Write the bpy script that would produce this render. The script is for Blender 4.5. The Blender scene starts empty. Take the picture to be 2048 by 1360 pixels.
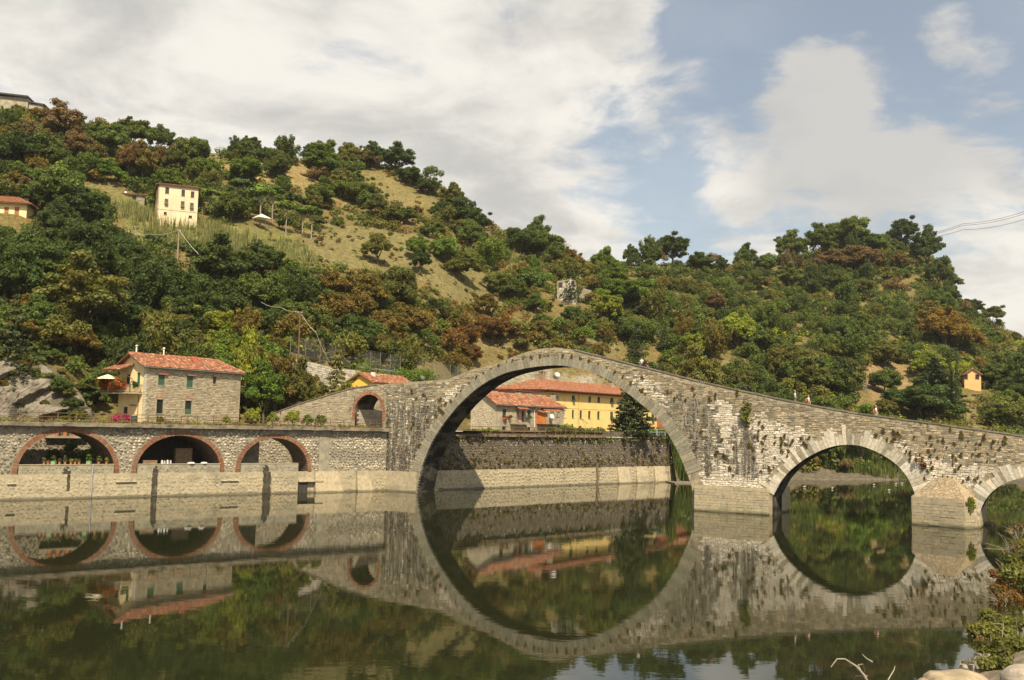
import bpy, bmesh, math, random
import numpy as np
from mathutils import Vector, Matrix, noise as mnoise
random.seed(7); RNG = np.random.default_rng(7)
SC = bpy.context.scene
COL = SC.collection
R = math.radians

# ------------------------------------------------------------------ camera
F, CAMH, PITCH, ROLL = 2000.0, 9.1, R(4.8), R(1.3)      # focal length in px of a 2048 px wide picture
CAM = np.array([0, 0, CAMH])
def _dir(x, fw, up):
    c, s = math.cos(ROLL), math.sin(ROLL)
    x, up = c*x - s*up, s*x + c*up
    c, s = math.cos(PITCH), math.sin(PITCH)
    return np.array([x, c*fw - s*up, s*fw + c*up])
cam_data = bpy.data.cameras.new('camera'); cam = bpy.data.objects.new('camera', cam_data); COL.objects.link(cam)
cam_data.sensor_width = 36; cam_data.lens = F/2048*36; cam_data.clip_start = .5; cam_data.clip_end = 5000
rx, up, bk = _dir(1, 0, 0), _dir(0, 0, 1), -_dir(0, 1, 0)
cam.matrix_world = Matrix(((rx[0], up[0], bk[0], 0), (rx[1], up[1], bk[1], 0), (rx[2], up[2], bk[2], CAMH), (0, 0, 0, 1)))
SC.camera = cam

# ------------------------------------------------------------------ sky, sun, exposure
SUN_EL = R(51); SUN_AZ = math.atan2(.22, -.975)          # the sun stands behind the camera, a little to its right
SC.view_settings.view_transform = 'Standard'; SC.view_settings.look = 'None'
SC.view_settings.exposure = 0.5; SC.view_settings.gamma = 1; SC.view_settings.use_curve_mapping = False
SC.cycles.max_bounces = 6; SC.cycles.diffuse_bounces = 2; SC.cycles.glossy_bounces = 3; SC.cycles.transparent_max_bounces = 8
SC.cycles.transmission_bounces = 3; SC.cycles.use_denoising = True

class NT:
    """small helper to wire shader nodes"""
    def __init__(self, tree): self.t = tree
    def n(self, typ, **kw):
        nd = self.t.nodes.new(typ)
        for k, v in kw.items():
            if k.startswith('i_'):
                key = k[2:]; key = int(key) if key.isdigit() else key.replace('_', ' ')
                s = nd.inputs[key]
                if hasattr(v, 'is_output'): self.t.links.new(v, s)
                else: s.default_value = v
            else: setattr(nd, k, v)
        return nd
    def math(self, op, a, b=0.0, c=None, clamp=False):
        nd = self.t.nodes.new('ShaderNodeMath'); nd.operation = op; nd.use_clamp = clamp
        for i, v in enumerate((a, b, c)):
            if v is None: continue
            if hasattr(v, 'is_output'): self.t.links.new(v, nd.inputs[i])
            else: nd.inputs[i].default_value = v
        return nd.outputs[0]
    def mix(self, f, a, b, blend='MIX'):
        nd = self.t.nodes.new('ShaderNodeMix'); nd.data_type = 'RGBA'; nd.blend_type = blend
        for s, v in ((nd.inputs[0], f), (nd.inputs[6], a), (nd.inputs[7], b)):
            if hasattr(v, 'is_output'): self.t.links.new(v, s)
            else: s.default_value = v if isinstance(v, float) else (*v[:3], 1)
        return nd.outputs[2]
    def noise(self, vec, scale, detail=4, rough=.55, out=0, dim='3D'):
        nd = self.t.nodes.new('ShaderNodeTexNoise'); nd.noise_dimensions = dim
        if vec is not None: self.t.links.new(vec, nd.inputs['Vector'])
        nd.inputs['Scale'].default_value = scale; nd.inputs['Detail'].default_value = detail; nd.inputs['Roughness'].default_value = rough
        return nd.outputs[out]
    def rng(self, v, a, b, c=0., d=1., smooth=True):
        nd = self.t.nodes.new('ShaderNodeMapRange'); nd.clamp = True
        if smooth: nd.interpolation_type = 'SMOOTHSTEP'
        self.t.links.new(v, nd.inputs[0])
        for i, x in enumerate((a, b, c, d)): nd.inputs[i+1].default_value = x
        return nd.outputs[0]
    def map(self, vec, scale=(1, 1, 1), loc=(0, 0, 0), rot=(0, 0, 0)):
        nd = self.t.nodes.new('ShaderNodeMapping'); self.t.links.new(vec, nd.inputs[0])
        nd.inputs['Scale'].default_value = scale; nd.inputs['Location'].default_value = loc; nd.inputs['Rotation'].default_value = rot
        return nd.outputs[0]
    def link(self, a, b): self.t.links.new(a, b)

world = bpy.data.worlds.new('World'); SC.world = world; world.use_nodes = True
wt = world.node_tree; wt.nodes.clear(); N = NT(wt)
tc = N.n('ShaderNodeTexCoord').outputs['Generated']
sky = N.n('ShaderNodeTexSky', sky_type='NISHITA', sun_disc=False, sun_elevation=SUN_EL, sun_rotation=SUN_AZ % (2*math.pi), air_density=1.0, dust_density=1.2, ozone_density=1.0)
sep = N.n('ShaderNodeSeparateXYZ', i_0=tc)
den = N.math('ADD', N.math('MAXIMUM', sep.outputs[2], 0.0), .22)
px_ = N.math('DIVIDE', sep.outputs[0], den); py_ = N.math('DIVIDE', sep.outputs[1], den)
pv = N.n('ShaderNodeCombineXYZ', i_0=px_, i_1=py_, i_2=0.37).outputs[0]
warp = N.noise(pv, 1.6, 3, .5, out=1)
pv2 = N.n('ShaderNodeVectorMath', operation='MULTIPLY_ADD', i_0=warp, i_1=(.35, .35, .35), i_2=pv).outputs[0]
big = N.noise(N.map(pv2, (1, .8, 1), (3.1, 5.3, 0)), 1.05, 9, .6)
fine = N.noise(N.map(pv2, (1, 1, 1), (7.7, 2.2, 0)), 3.2, 8, .6)
wisp = N.noise(N.map(pv2, (1, 1.4, 1), (2.7, 6.2, 0)), 8.5, 7, .62)
dens = N.math('ADD', N.math('MULTIPLY', big, .54), N.math('ADD', N.math('MULTIPLY', fine, .34), N.math('MULTIPLY', wisp, .12)))
def blob(az, el, lo, hi, amt):
    d = (math.sin(R(az))*math.cos(R(el)), math.cos(R(az))*math.cos(R(el)), math.sin(R(el)))
    dp = N.n('ShaderNodeVectorMath', operation='DOT_PRODUCT', i_0=tc, i_1=d).outputs['Value']
    return N.math('MULTIPLY', N.rng(dp, math.cos(R(lo)), math.cos(R(hi))), amt)
for bl in ((17, 23, 19, 6, -.135), (29, 15, 11, 3, -.04), (-14, 20, 24, 8, .06), (3, 12, 12, 3, .05), (26, 10, 9, 3, .09), (16, 13.6, 7, 1, .10), (22, 17.4, 7.5, 2, .115), (17.0, 18.2, 4, .5, .08), (25.5, 21, 4, .5, .09), (9.5, 18.5, 4, 1, .07), (4.5, 23.0, 5, 1, .10), (7.0, 23.5, 3, .5, .05), (13, 14.5, 4, 1, .06)):
    dens = N.math('ADD', dens, blob(*bl))
cover = N.rng(dens, .462, .555)
shade = N.noise(N.map(pv2, (1, 1, 1), (1.3, 9.2, 0)), 2.6, 8, .58)
lit = N.rng(shade, .33, .6)
grey = blob(20, 17.3, 9, 3.5, 1.0)
ccol = N.mix(lit, (4.9, 4.75, 4.5), (7.9, 7.5, 6.8))
ccol = N.mix(N.math('MULTIPLY', grey, .8), ccol, (4.7, 4.6, 4.45))
skyc = N.mix(1.0, sky.outputs[0], (1.25, 1.12, .98), 'MULTIPLY')
final = N.mix(N.math('MULTIPLY_ADD', cover, .76, .2), skyc, ccol)
bg = N.n('ShaderNodeBackground', i_0=final, i_1=.088)
wo = N.n('ShaderNodeOutputWorld', i_0=bg.outputs[0])

sun_d = bpy.data.lights.new('sun', 'SUN'); sun = bpy.data.objects.new('sun', sun_d); COL.objects.link(sun)
sun_d.energy = 5.0; sun_d.angle = R(.55); sun_d.color = (1, .86, .64)
sdir = Vector((math.sin(SUN_AZ)*math.cos(SUN_EL), math.cos(SUN_AZ)*math.cos(SUN_EL), math.sin(SUN_EL)))
sun.rotation_euler = sdir.to_track_quat('Z', 'Y').to_euler(); sun.location = (-60, -60, 120)

# ------------------------------------------------------------------ photo geometry: where a pixel's ray meets the world
def ray(x, y): return _dir(x-1024, F, 680-y)
def at_y(x, y, Y):
    d = ray(x, y); return d*(Y/d[1]) + CAM
def at_z(x, y, z=0.):
    d = ray(x, y); return d*((z-CAMH)/d[2]) + CAM
def project(P):
    p = np.asarray(P, float) - CAM
    x, y, z = p @ rx, -(p @ bk), p @ up
    return 1024 + F*x/y, 680 - F*z/y, y
class Frame:
    """a local frame with x along a facade, y away from the viewer and z up"""
    def __init__(s, O, deg):
        s.O = np.array([O[0], O[1], O[2] if len(O) > 2 else 0.]); s.deg = deg; a = R(deg)
        s.ux = np.array([math.cos(a), math.sin(a), 0]); s.uy = np.array([-math.sin(a), math.cos(a), 0])
    def loc(s, P):
        p = np.asarray(P) - s.O; return np.array([p @ s.ux, p @ s.uy, p[2]])
    def world(s, l): return s.O + s.ux*l[0] + s.uy*l[1] + np.array([0, 0, l[2]])
    def face(s, x, y, off=0.):
        d = ray(x, y); t = (off - s.uy @ (CAM - s.O))/(s.uy @ d); l = s.loc(CAM + d*t); return l[0], l[2]
    def side(s, x, y, off=0.):
        d = ray(x, y); t = (off - s.ux @ (CAM - s.O))/(s.ux @ d); l = s.loc(CAM + d*t); return l[1], l[2]

# ------------------------------------------------------------------ objects
def tag(o, label=None, cat=None, group=None, kind=None):
    if label: o['label'] = label
    if cat: o['category'] = cat
    if group: o['group'] = group
    if kind: o['kind'] = kind
    return o
def link(name, me, parent=None, mat=None):
    o = bpy.data.objects.new(name, me); COL.objects.link(o)
    if parent is not None: o.parent = parent
    if mat is not None:
        for m in (mat if isinstance(mat, (list, tuple)) else [mat]): me.materials.append(m)
    return o
def empty(name, frame_or_loc, label=None, cat=None, group=None, rz=0.):
    o = bpy.data.objects.new(name, None); COL.objects.link(o); o.empty_display_size = .3
    if isinstance(frame_or_loc, Frame):
        o.location = frame_or_loc.O; o.rotation_euler.z = R(frame_or_loc.deg)
    else: o.location = frame_or_loc; o.rotation_euler.z = rz
    return tag(o, label, cat, group, 'thing' if label else None)
def copy_tree(o, loc, rz=None, scale=None, color=None):
    c = o.copy(); COL.objects.link(c); c.location = loc
    if rz is not None: c.rotation_euler.z = rz
    if scale is not None: c.scale = scale
    for ch in o.children:
        k = ch.copy(); COL.objects.link(k); k.parent = c
        if color is not None and ch.get('tint'): k.color = (*color, 1)
        for g in ch.children:
            q = g.copy(); COL.objects.link(q); q.parent = k
    return c

class MB:
    """collects faces and links them as one mesh"""
    def __init__(s): s.v = []; s.f = []; s.m = []; s.c = []
    def add(s, vs, fs, mi=0, col=None):
        b = len(s.v); s.v.extend([tuple(map(float, p)) for p in vs])
        for f in fs: s.f.append(tuple(b+i for i in f)); s.m.append(mi); s.c.append(col)
    def box(s, x0, x1, y0, y1, z0, z1, mi=0, col=None):
        s.add([(x0, y0, z0), (x1, y0, z0), (x1, y1, z0), (x0, y1, z0), (x0, y0, z1), (x1, y0, z1), (x1, y1, z1), (x0, y1, z1)],
              [(3, 2, 1, 0), (4, 5, 6, 7), (0, 1, 5, 4), (1, 2, 6, 5), (2, 3, 7, 6), (3, 0, 4, 7)], mi, col)
    def prism(s, poly, y0, y1, mi=0, col=None):
        """poly in (x, z), extruded along y"""
        n = len(poly); a = sum(poly[i][0]*poly[(i+1) % n][1]-poly[(i+1) % n][0]*poly[i][1] for i in range(n))
        if a < 0: poly = poly[::-1]
        s.add([(x, y0, z) for x, z in poly] + [(x, y1, z) for x, z in poly],
              [tuple(range(n)), tuple(range(2*n-1, n-1, -1))] + [(i, n+i, n+(i+1) % n, (i+1) % n) for i in range(n)], mi, col)
    def slab(s, poly, z0, z1, mi=0, col=None):
        """poly in (x, y), extruded along z"""
        n = len(poly); a = sum(poly[i][0]*poly[(i+1) % n][1]-poly[(i+1) % n][0]*poly[i][1] for i in range(n))
        if a < 0: poly = poly[::-1]
        s.add([(x, y, z0) for x, y in poly] + [(x, y, z1) for x, y in poly],
              [tuple(range(n-1, -1, -1)), tuple(range(n, 2*n))] + [(i, (i+1) % n, n+(i+1) % n, n+i) for i in range(n)], mi, col)
    def tube(s, pts, r, n=6, mi=0, col=None, r1=None):
        pts = [Vector(p) for p in pts]; m = len(pts); vs = []
        for i, p in enumerate(pts):
            t = (pts[min(i+1, m-1)] - pts[max(i-1, 0)]).normalized()
            a = t.cross(Vector((0, 0, 1)) if abs(t.z) < .9 else Vector((1, 0, 0))).normalized(); b = t.cross(a)
            rr = r if r1 is None else r + (r1-r)*i/(m-1)
            for k in range(n):
                q = 2*math.pi*k/n; vs.append(p + a*rr*math.cos(q) + b*rr*math.sin(q))
        fs = [(i*n+k, i*n+(k+1) % n, (i+1)*n+(k+1) % n, (i+1)*n+k) for i in range(m-1) for k in range(n)]
        fs += [tuple(range(n-1, -1, -1)), tuple(range((m-1)*n, m*n))]
        s.add(vs, fs, mi, col)
    def lathe(s, prof, n=10, c=(0, 0, 0), mi=0, col=None):
        vs = [(c[0]+r*math.cos(2*math.pi*k/n), c[1]+r*math.sin(2*math.pi*k/n), c[2]+z) for r, z in prof for k in range(n)]
        fs = [(i*n+k, i*n+(k+1) % n, (i+1)*n+(k+1) % n, (i+1)*n+k) for i in range(len(prof)-1) for k in range(n)]
        fs += [tuple(range(n-1, -1, -1)), tuple(range((len(prof)-1)*n, len(prof)*n))]
        s.add(vs, fs, mi, col)
    def mesh(s, name, smooth=False):
        me = bpy.data.meshes.new(name); me.from_pydata(s.v, [], s.f)
        if any(s.m): me.polygons.foreach_set('material_index', s.m)
        if any(c is not None for c in s.c):
            at = me.color_attributes.new('Col', 'FLOAT_COLOR', 'CORNER'); arr = []
            for f, c in zip(s.f, s.c): c = c or (.5, .5, .5); arr.extend((tuple(c) if len(c) == 4 else (*c, 1.0))*len(f))
            at.data.foreach_set('color', arr)
        if smooth: me.polygons.foreach_set('use_smooth', [True]*len(me.polygons))
        me.update(); return me
    def build(s, name, mat, parent=None, smooth=False): return link(name, s.mesh(name, smooth), parent, mat)

# ------------------------------------------------------------------ materials
def newmat(name):
    m = bpy.data.materials.new(name); m.use_nodes = True; t = m.node_tree; t.nodes.clear()
    n = NT(t); b = n.n('ShaderNodeBsdfPrincipled'); o = n.n('ShaderNodeOutputMaterial', i_0=b.outputs[0])
    return m, n, b
def plain(name, col, rough=.75, var=.25, scale=3., bump=0., bscale=20., spec=.3, metal=0., stain=None, obj=False):
    m, n, b = newmat(name); co = n.n('ShaderNodeTexCoord').outputs['Object']
    v = n.noise(co, scale, 6, .6)
    dark = tuple(c*(1-var) for c in col); light = tuple(min(1, c*(1+var)) for c in col)
    c = n.mix(n.rng(v, .3, .7), dark, light)
    if stain:                                               # weathered patches with a shape of their own
        sv = n.noise(n.map(co, stain[1]), 1.0, 5, .6); c = n.mix(n.rng(sv, stain[2], stain[2]+.12), c, stain[0])
    n.link(c, b.inputs['Base Color']); b.inputs['Roughness'].default_value = rough; b.inputs['Specular IOR Level'].default_value = spec; b.inputs['Metallic'].default_value = metal
    if bump:
        h = n.noise(co, bscale, 5, .6); bp = n.n('ShaderNodeBump', i_Strength=bump, i_Distance=.05, i_Height=h); n.link(bp.outputs[0], b.inputs['Normal'])
    return m
def attr_mat(name, var=.35, rough=.9, scale=6., bump=.5, streak=None, wet=False):
    """colour from the face attribute Col, with grain, and optionally dark vertical run-off streaks"""
    m, n, b = newmat(name); co = n.n('ShaderNodeNewGeometry'); pos = co.outputs['Position']
    at = n.n('ShaderNodeAttribute', attribute_name='Col').outputs['Color']
    v = n.noise(pos, scale, 6, .65); c = n.mix(1.0, at, n.mix(n.rng(v, .25, .75), (1-var,)*3, (1+var,)*3), 'MULTIPLY')
    if streak:                                              # where: the attribute's alpha
        al = [x for x in n.t.nodes if x.type == 'ATTRIBUTE'][0].outputs['Alpha']
        lo = streak[1]; wv = n.noise(pos, .9, 3, .5, out=1); pos_ = n.n('ShaderNodeVectorMath', operation='MULTIPLY_ADD', i_0=wv, i_1=(.5, .5, 0), i_2=pos).outputs[0]
        sv = n.noise(n.map(pos_, streak[0]), 1.0, 7, .7)
        k = n.rng(n.math('MULTIPLY_ADD', al, streak[4] if len(streak) > 4 else 0., sv), lo, lo+.13) if len(streak) > 4 else n.math('MULTIPLY', n.rng(sv, lo, lo+.14), al)
        c = n.mix(n.math('MULTIPLY', k, streak[2]), c, (.052, .048, .042))
        if len(streak) > 3:
            pv_ = n.noise(n.map(pos_, (3.4, 3.4, .22), (5, 3, 1)), 1.0, 6, .68); c = n.mix(n.math('MULTIPLY', n.rng(n.math('MULTIPLY_ADD', al, .14, pv_), .63, .72), streak[3]), c, (.56, .51, .41))
    if wet:                                                 # wet, slimy band at the water line and old tide stains
        z = n.n('ShaderNodeSeparateXYZ', i_0=pos).outputs[2]; wz = n.math('ADD', z, n.math('MULTIPLY', n.noise(pos, 1.2, 3), -.25))
        c = n.mix(n.rng(wz, .0, .17, .65, 0.), c, (.05, .047, .03)); bl = n.noise(n.map(pos, (.35, .35, .8)), 1.0, 5, .6); c = n.mix(n.rng(bl, .5, .68, 0., .55), c, (.235, .215, .15))
        vs_ = n.noise(n.map(pos, (2.2, 2.2, .25)), 1.0, 4, .6); c = n.mix(n.rng(vs_, .58, .7, 0., .4), c, (.16, .145, .1))
    n.link(c, b.inputs['Base Color']); b.inputs['Roughness'].default_value = rough; b.inputs['Specular IOR Level'].default_value = .15
    h = n.noise(pos, scale*3, 5, .65); bp = n.n('ShaderNodeBump', i_Strength=bump, i_Distance=.06, i_Height=h); n.link(bp.outputs[0], b.inputs['Normal'])
    return m
def leaf_mat(name, trans=.42):
    """leaves: the object's own colour, each leaf and each bough a little different"""
    m, n, b = newmat(name); g = n.n('ShaderNodeNewGeometry'); oi = n.n('ShaderNodeObjectInfo')
    isl = g.outputs['Random Per Island']
    at = n.n('ShaderNodeAttribute', attribute_name='Col').outputs['Color']
    base = n.mix(1.0, oi.outputs['Color'], at, 'MULTIPLY')
    k = n.rng(isl, 0, 1, .65, 1.4, smooth=False)
    kk = n.n('ShaderNodeCombineColor', i_0=k, i_1=k, i_2=k).outputs[0]
    c = n.mix(1.0, base, kk, 'MULTIPLY')
    n.link(c, b.inputs['Base Color']); b.inputs['Roughness'].default_value = .6; b.inputs['Specular IOR Level'].default_value = .2
    tr = n.n('ShaderNodeBsdfTranslucent'); n.link(n.mix(1.0, c, (1.2, 1.3, .5), 'MULTIPLY'), tr.inputs[0])
    mx = n.n('ShaderNodeMixShader', i_0=trans, i_1=b.outputs[0], i_2=tr.outputs[0])
    out = [x for x in n.t.nodes if x.type == 'OUTPUT_MATERIAL'][0]; n.link(mx.outputs[0], out.inputs[0])
    return m
# ================================================================== SETTING: terrain and water
BR = Frame(at_z(833, 985)*[1, 1, 0], -29)               # bridge: x along the face, from the foot of the great arch
AR = Frame(at_z(15, 1000.5), 37)                        # arcaded river wall beside the railway
FW = Frame(at_z(880, 980), 43)                          # river wall seen through the great arch
TERR = 8.05                                             # level of the railway terrace
def line_Y(fr, off, t):
    """distance Y at which the direction (t, 1) meets the line y = off of a frame"""
    return (fr.O @ fr.uy + off)/(t*fr.uy[0] + fr.uy[1])
def y_start(px):
    t = (px-1024)/F
    if px < 700: return line_Y(AR, 9.2, t)
    a = line_Y(AR, 9.2, -.13) if px < 764 else 0
    if px < 880: return np.interp(px, [700, 880], [line_Y(AR, 9.2, -.162), line_Y(FW, .45, -.072)])
    if px < 1352: return line_Y(FW, .45, t)
    return np.interp(px, [1352, 1375, 1450, 1600, 1700, 1850, 2048, 2400, 3200], [line_Y(FW, .45, .164)-5, 166, 179, 185, 188, 196, 203, 215, 240])
COLS = {  # picture column: (distance, height in m) or (distance, picture row) of the bare ground
    -700: [('z', 60, 8), ('z', 100, 8.2), ('z', 130, 35), ('z', 200, 80), ('z', 300, 120), ('z', 700, 130)],
    0: [('z', 100, 8), ('z', 124.5, 8.2), ('z', 127, 12), ('y', 133, 722), ('y', 190, 425), ('y', 268, 222), ('z', 330, 96), ('z', 700, 100)],
    130: [('z', 108, 8), ('z', 130, 8.2), ('z', 132.5, 12), ('y', 142, 718), ('y', 198, 440), ('y', 268, 262), ('z', 330, 92), ('z', 700, 95)],
    200: [('z', 110, 8), ('z', 140, 8.2), ('z', 147, 14), ('y', 204, 445), ('y', 266, 278), ('z', 340, 91), ('z', 700, 93)],
    300: [('z', 114, 8), ('z', 149, 8.3), ('z', 158, 17), ('y', 213, 452), ('y', 222, 437), ('y', 262, 335), ('y', 292, 302), ('z', 350, 90), ('z', 700, 92)],
    480: [('z', 120, 8), ('z', 148, 8.3), ('z', 158, 18), ('y', 218, 470), ('y', 228, 452), ('y', 270, 350), ('y', 298, 305), ('z', 350, 90), ('z', 700, 92)],
    570: [('z', 123, 8), ('z', 154, 8.3), ('z', 160, 18.5), ('y', 226, 488), ('y', 248, 440), ('y', 278, 362), ('y', 302, 312), ('z', 350, 90), ('z', 700, 90)],
    600: [('z', 125, 8), ('z', 158, 8.3), ('z', 159, 18.5), ('z', 165, 19), ('y', 228, 492), ('y', 250, 450), ('y', 280, 370), ('y', 305, 318), ('z', 350, 90), ('z', 700, 90)],
    720: [('z', 130, 8), ('z', 171, 8.3), ('z', 172.5, 17.8), ('z', 178, 18), ('y', 240, 500), ('y', 262, 455), ('y', 290, 375), ('y', 310, 325), ('z', 360, 90), ('z', 700, 90)],
    830: [('z', 137, 8), ('z', 187.5, 8.3), ('z', 189, 17), ('z', 195, 17.3), ('y', 248, 510), ('y', 280, 430), ('y', 310, 352), ('z', 360, 85), ('z', 700, 85)],
    1000: [('z', 145, 8), ('z', 216, 8.3), ('z', 217, 15), ('z', 222, 15.5), ('y', 226, 735), ('y', 236, 690), ('y', 260, 590), ('y', 322, 462), ('z', 370, 75), ('z', 700, 75)],
    1150: [('z', 153, 8), ('z', 228, 8.3), ('z', 229, 14), ('y', 236, 752), ('y', 240, 728), ('y', 252, 670), ('y', 275, 590), ('y', 328, 522), ('z', 380, 64), ('z', 700, 64)],
    1300: [('z', 166, 8), ('z', 238, 8.3), ('y', 240, 800), ('y', 244, 770), ('y', 254, 715), ('y', 285, 610), ('y', 342, 530), ('z', 400, 66), ('z', 700, 70)],
    1345: [('z', 168, 8), ('z', 243, 8.3), ('y', 246, 790), ('y', 258, 715), ('y', 292, 612), ('y', 347, 532), ('z', 405, 68), ('z', 700, 72)],
    1356: [('z', 164, -.3), ('z', 172, .5), ('z', 180, 4), ('z', 190, 7.5), ('z', 238, 9), ('y', 258, 715), ('y', 293, 613), ('y', 348, 532), ('z', 405, 68), ('z', 700, 72)],
    1400: [('z', 172, 0), ('z', 178, 1.5), ('z', 190, 7), ('y', 232, 770), ('y', 255, 715), ('y', 300, 620), ('y', 355, 535), ('z', 410, 70), ('z', 700, 75)],
    1600: [('z', 184, -.2), ('z', 190, .7), ('z', 200, 5), ('y', 240, 770), ('y', 275, 700), ('y', 330, 590), ('y', 385, 515), ('z', 440, 80), ('z', 700, 85)],
    1700: [('z', 187, -.2), ('z', 193, .7), ('z', 203, 5), ('y', 250, 770), ('y', 290, 690), ('y', 340, 590), ('y', 400, 480), ('z', 450, 90), ('z', 700, 90)],
    1820: [('z', 195, -.2), ('z', 200, .8), ('z', 212, 6), ('y', 262, 780), ('y', 300, 700), ('y', 350, 600), ('y', 402, 490), ('z', 450, 86), ('z', 700, 86)],
    1890: [('z', 199, -.2), ('z', 205, 1), ('z', 217, 7), ('y', 262, 780), ('y', 300, 710), ('y', 350, 625), ('y', 396, 545), ('y', 404, 535), ('z', 450, 75), ('z', 700, 70)],
    1925: [('z', 201, -.2), ('z', 207, 1), ('z', 219, 7), ('y', 262, 782), ('y', 300, 725), ('y', 350, 655), ('y', 400, 612), ('z', 450, 62), ('z', 700, 55)],
    1980: [('z', 203, -.2), ('z', 209, 1), ('z', 221, 7), ('y', 262, 788), ('y', 300, 740), ('y', 350, 685), ('y', 400, 652), ('z', 450, 50), ('z', 700, 45)],
    2060: [('z', 206, -.2), ('z', 212, 1), ('z', 224, 7), ('y', 262, 800), ('y', 300, 760), ('y', 350, 715), ('y', 400, 686), ('z', 450, 40), ('z', 700, 35)],
    2400: [('z', 218, -.2), ('z', 226, 1), ('z', 236, 6), ('z', 300, 18), ('z', 400, 32), ('z', 700, 30)],
    3200: [('z', 245, -.2), ('z', 255, 1), ('z', 265, 5), ('z', 300, 12), ('z', 400, 20), ('z', 700, 20)],
}
_YG = np.arange(0, 1001, 1.0)
_cx = np.array(sorted(COLS)); _tab = []
for c in _cx:
    pts = [(Y, v if k == 'z' else at_y(c, v, Y)[2]) for k, Y, v in COLS[c]]
    z = np.interp(_YG, [p[0] for p in pts], [p[1] for p in pts]); _tab.append(z)
_tab = np.array(_tab)
def fbm(p, o=4): return mnoise.fractal(Vector(p), .9, 2.0, o)
def ground(X, Y):
    """height of the terrain"""
    X = np.asarray(X, float); Y = np.asarray(Y, float)
    c = np.clip(1024 + F*X/Y, _cx[0], _cx[-1]); i = np.clip(np.searchsorted(_cx, c) - 1, 0, len(_cx)-2)
    f = (c - _cx[i])/(_cx[i+1]-_cx[i]); f = f*f*(3-2*f)*.6 + f*.4
    y = np.clip(Y, 0, 999); j = y.astype(int); g = y - j
    a = _tab[i, j]*(1-g) + _tab[i, j+1]*g; b = _tab[i+1, j]*(1-g) + _tab[i+1, j+1]*g
    return a*(1-f) + b*f
_ys_px = np.arange(-1200, 3700, 20.); _ys_v = np.array([y_start(p) for p in _ys_px])
def hit(px, py, y0=None):
    """where the ray of a picture point first meets the terrain"""
    d = ray(px, py); d = d/d[1]; t0 = np.interp(px, _ys_px, _ys_v) if y0 is None else y0
    Ys = np.arange(t0, 600, .5); z = ground(d[0]*Ys, Ys); k = np.nonzero(CAMH + d[2]*Ys <= z)[0]
    if not len(k): return None
    Y = Ys[k[0]]; return np.array([d[0]*Y, Y, float(ground(d[0]*Y, Y))])
def in_poly(x, y, poly):
    ins = False; n = len(poly)
    for i in range(n):
        x0, y0 = poly[i]; x1, y1 = poly[(i+1) % n]
        if (y0 > y) != (y1 > y) and x < (x1-x0)*(y-y0)/(y1-y0)+x0: ins = not ins
    return ins
DRY, TAN, SCRUB, MUD, ROCK, GRASS = (.18, .145, .06), (.165, .138, .058), (.11, .10, .035), (.115, .098, .068), (.36, .33, .27), (.16, .15, .045)
FIELDS = [  # bare or grassy patches seen between the trees, by their outline in the photograph
    ([(560, 470), (690, 448), (770, 456), (870, 482), (960, 540), (1010, 585), (1000, 618), (900, 585), (800, 548), (700, 545), (640, 520)], TAN),
    ([(358, 300), (380, 288), (440, 295), (440, 325), (400, 330)], DRY), ([(430, 330), (520, 318), (545, 345), (540, 365), (470, 350)], (.29, .205, .085)),
    ([(568, 330), (610, 320), (640, 370), (700, 405), (720, 430), (640, 395), (580, 375)], (.26, .185, .08)),
    ([(700, 330), (780, 350), (890, 410), (870, 425), (770, 400)], DRY),
    ([(810, 545), (880, 570), (1000, 590), (990, 620), (900, 600)], TAN), ([(930, 570), (1010, 580), (1000, 610), (940, 600)], TAN),
    ([(1385, 712), (1500, 715), (1520, 745), (1400, 748)], TAN), ([(1725, 725), (1840, 725), (1850, 835), (1780, 840), (1730, 780)], (.25, .165, .08)),
    ([(1920, 790), (1965, 790), (1970, 870), (1920, 870)], TAN), ([(90, 355), (250, 370), (250, 395), (100, 375)], TAN), ([(180, 400), (300, 380), (310, 430), (200, 420)], GRASS),
    ([(500, 448), (640, 470), (640, 490), (520, 465)], TAN), ([(1170, 680), (1240, 685), (1240, 705), (1180, 700)], TAN), ([(920, 670), (1000, 680), (1030, 700), (930, 705)], DRY),
    ([(965, 790), (985, 748), (1040, 738), (1090, 736), (1150, 750), (1215, 766), (1255, 796), (1250, 850), (965, 850)], (.25, .22, .165)),
    ([(250, 425), (600, 470), (640, 530), (440, 520), (250, 470)], GRASS),
]
def mixc(a, b, f): return tuple(x*(1-f)+y*f for x, y in zip(a, b))
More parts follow.
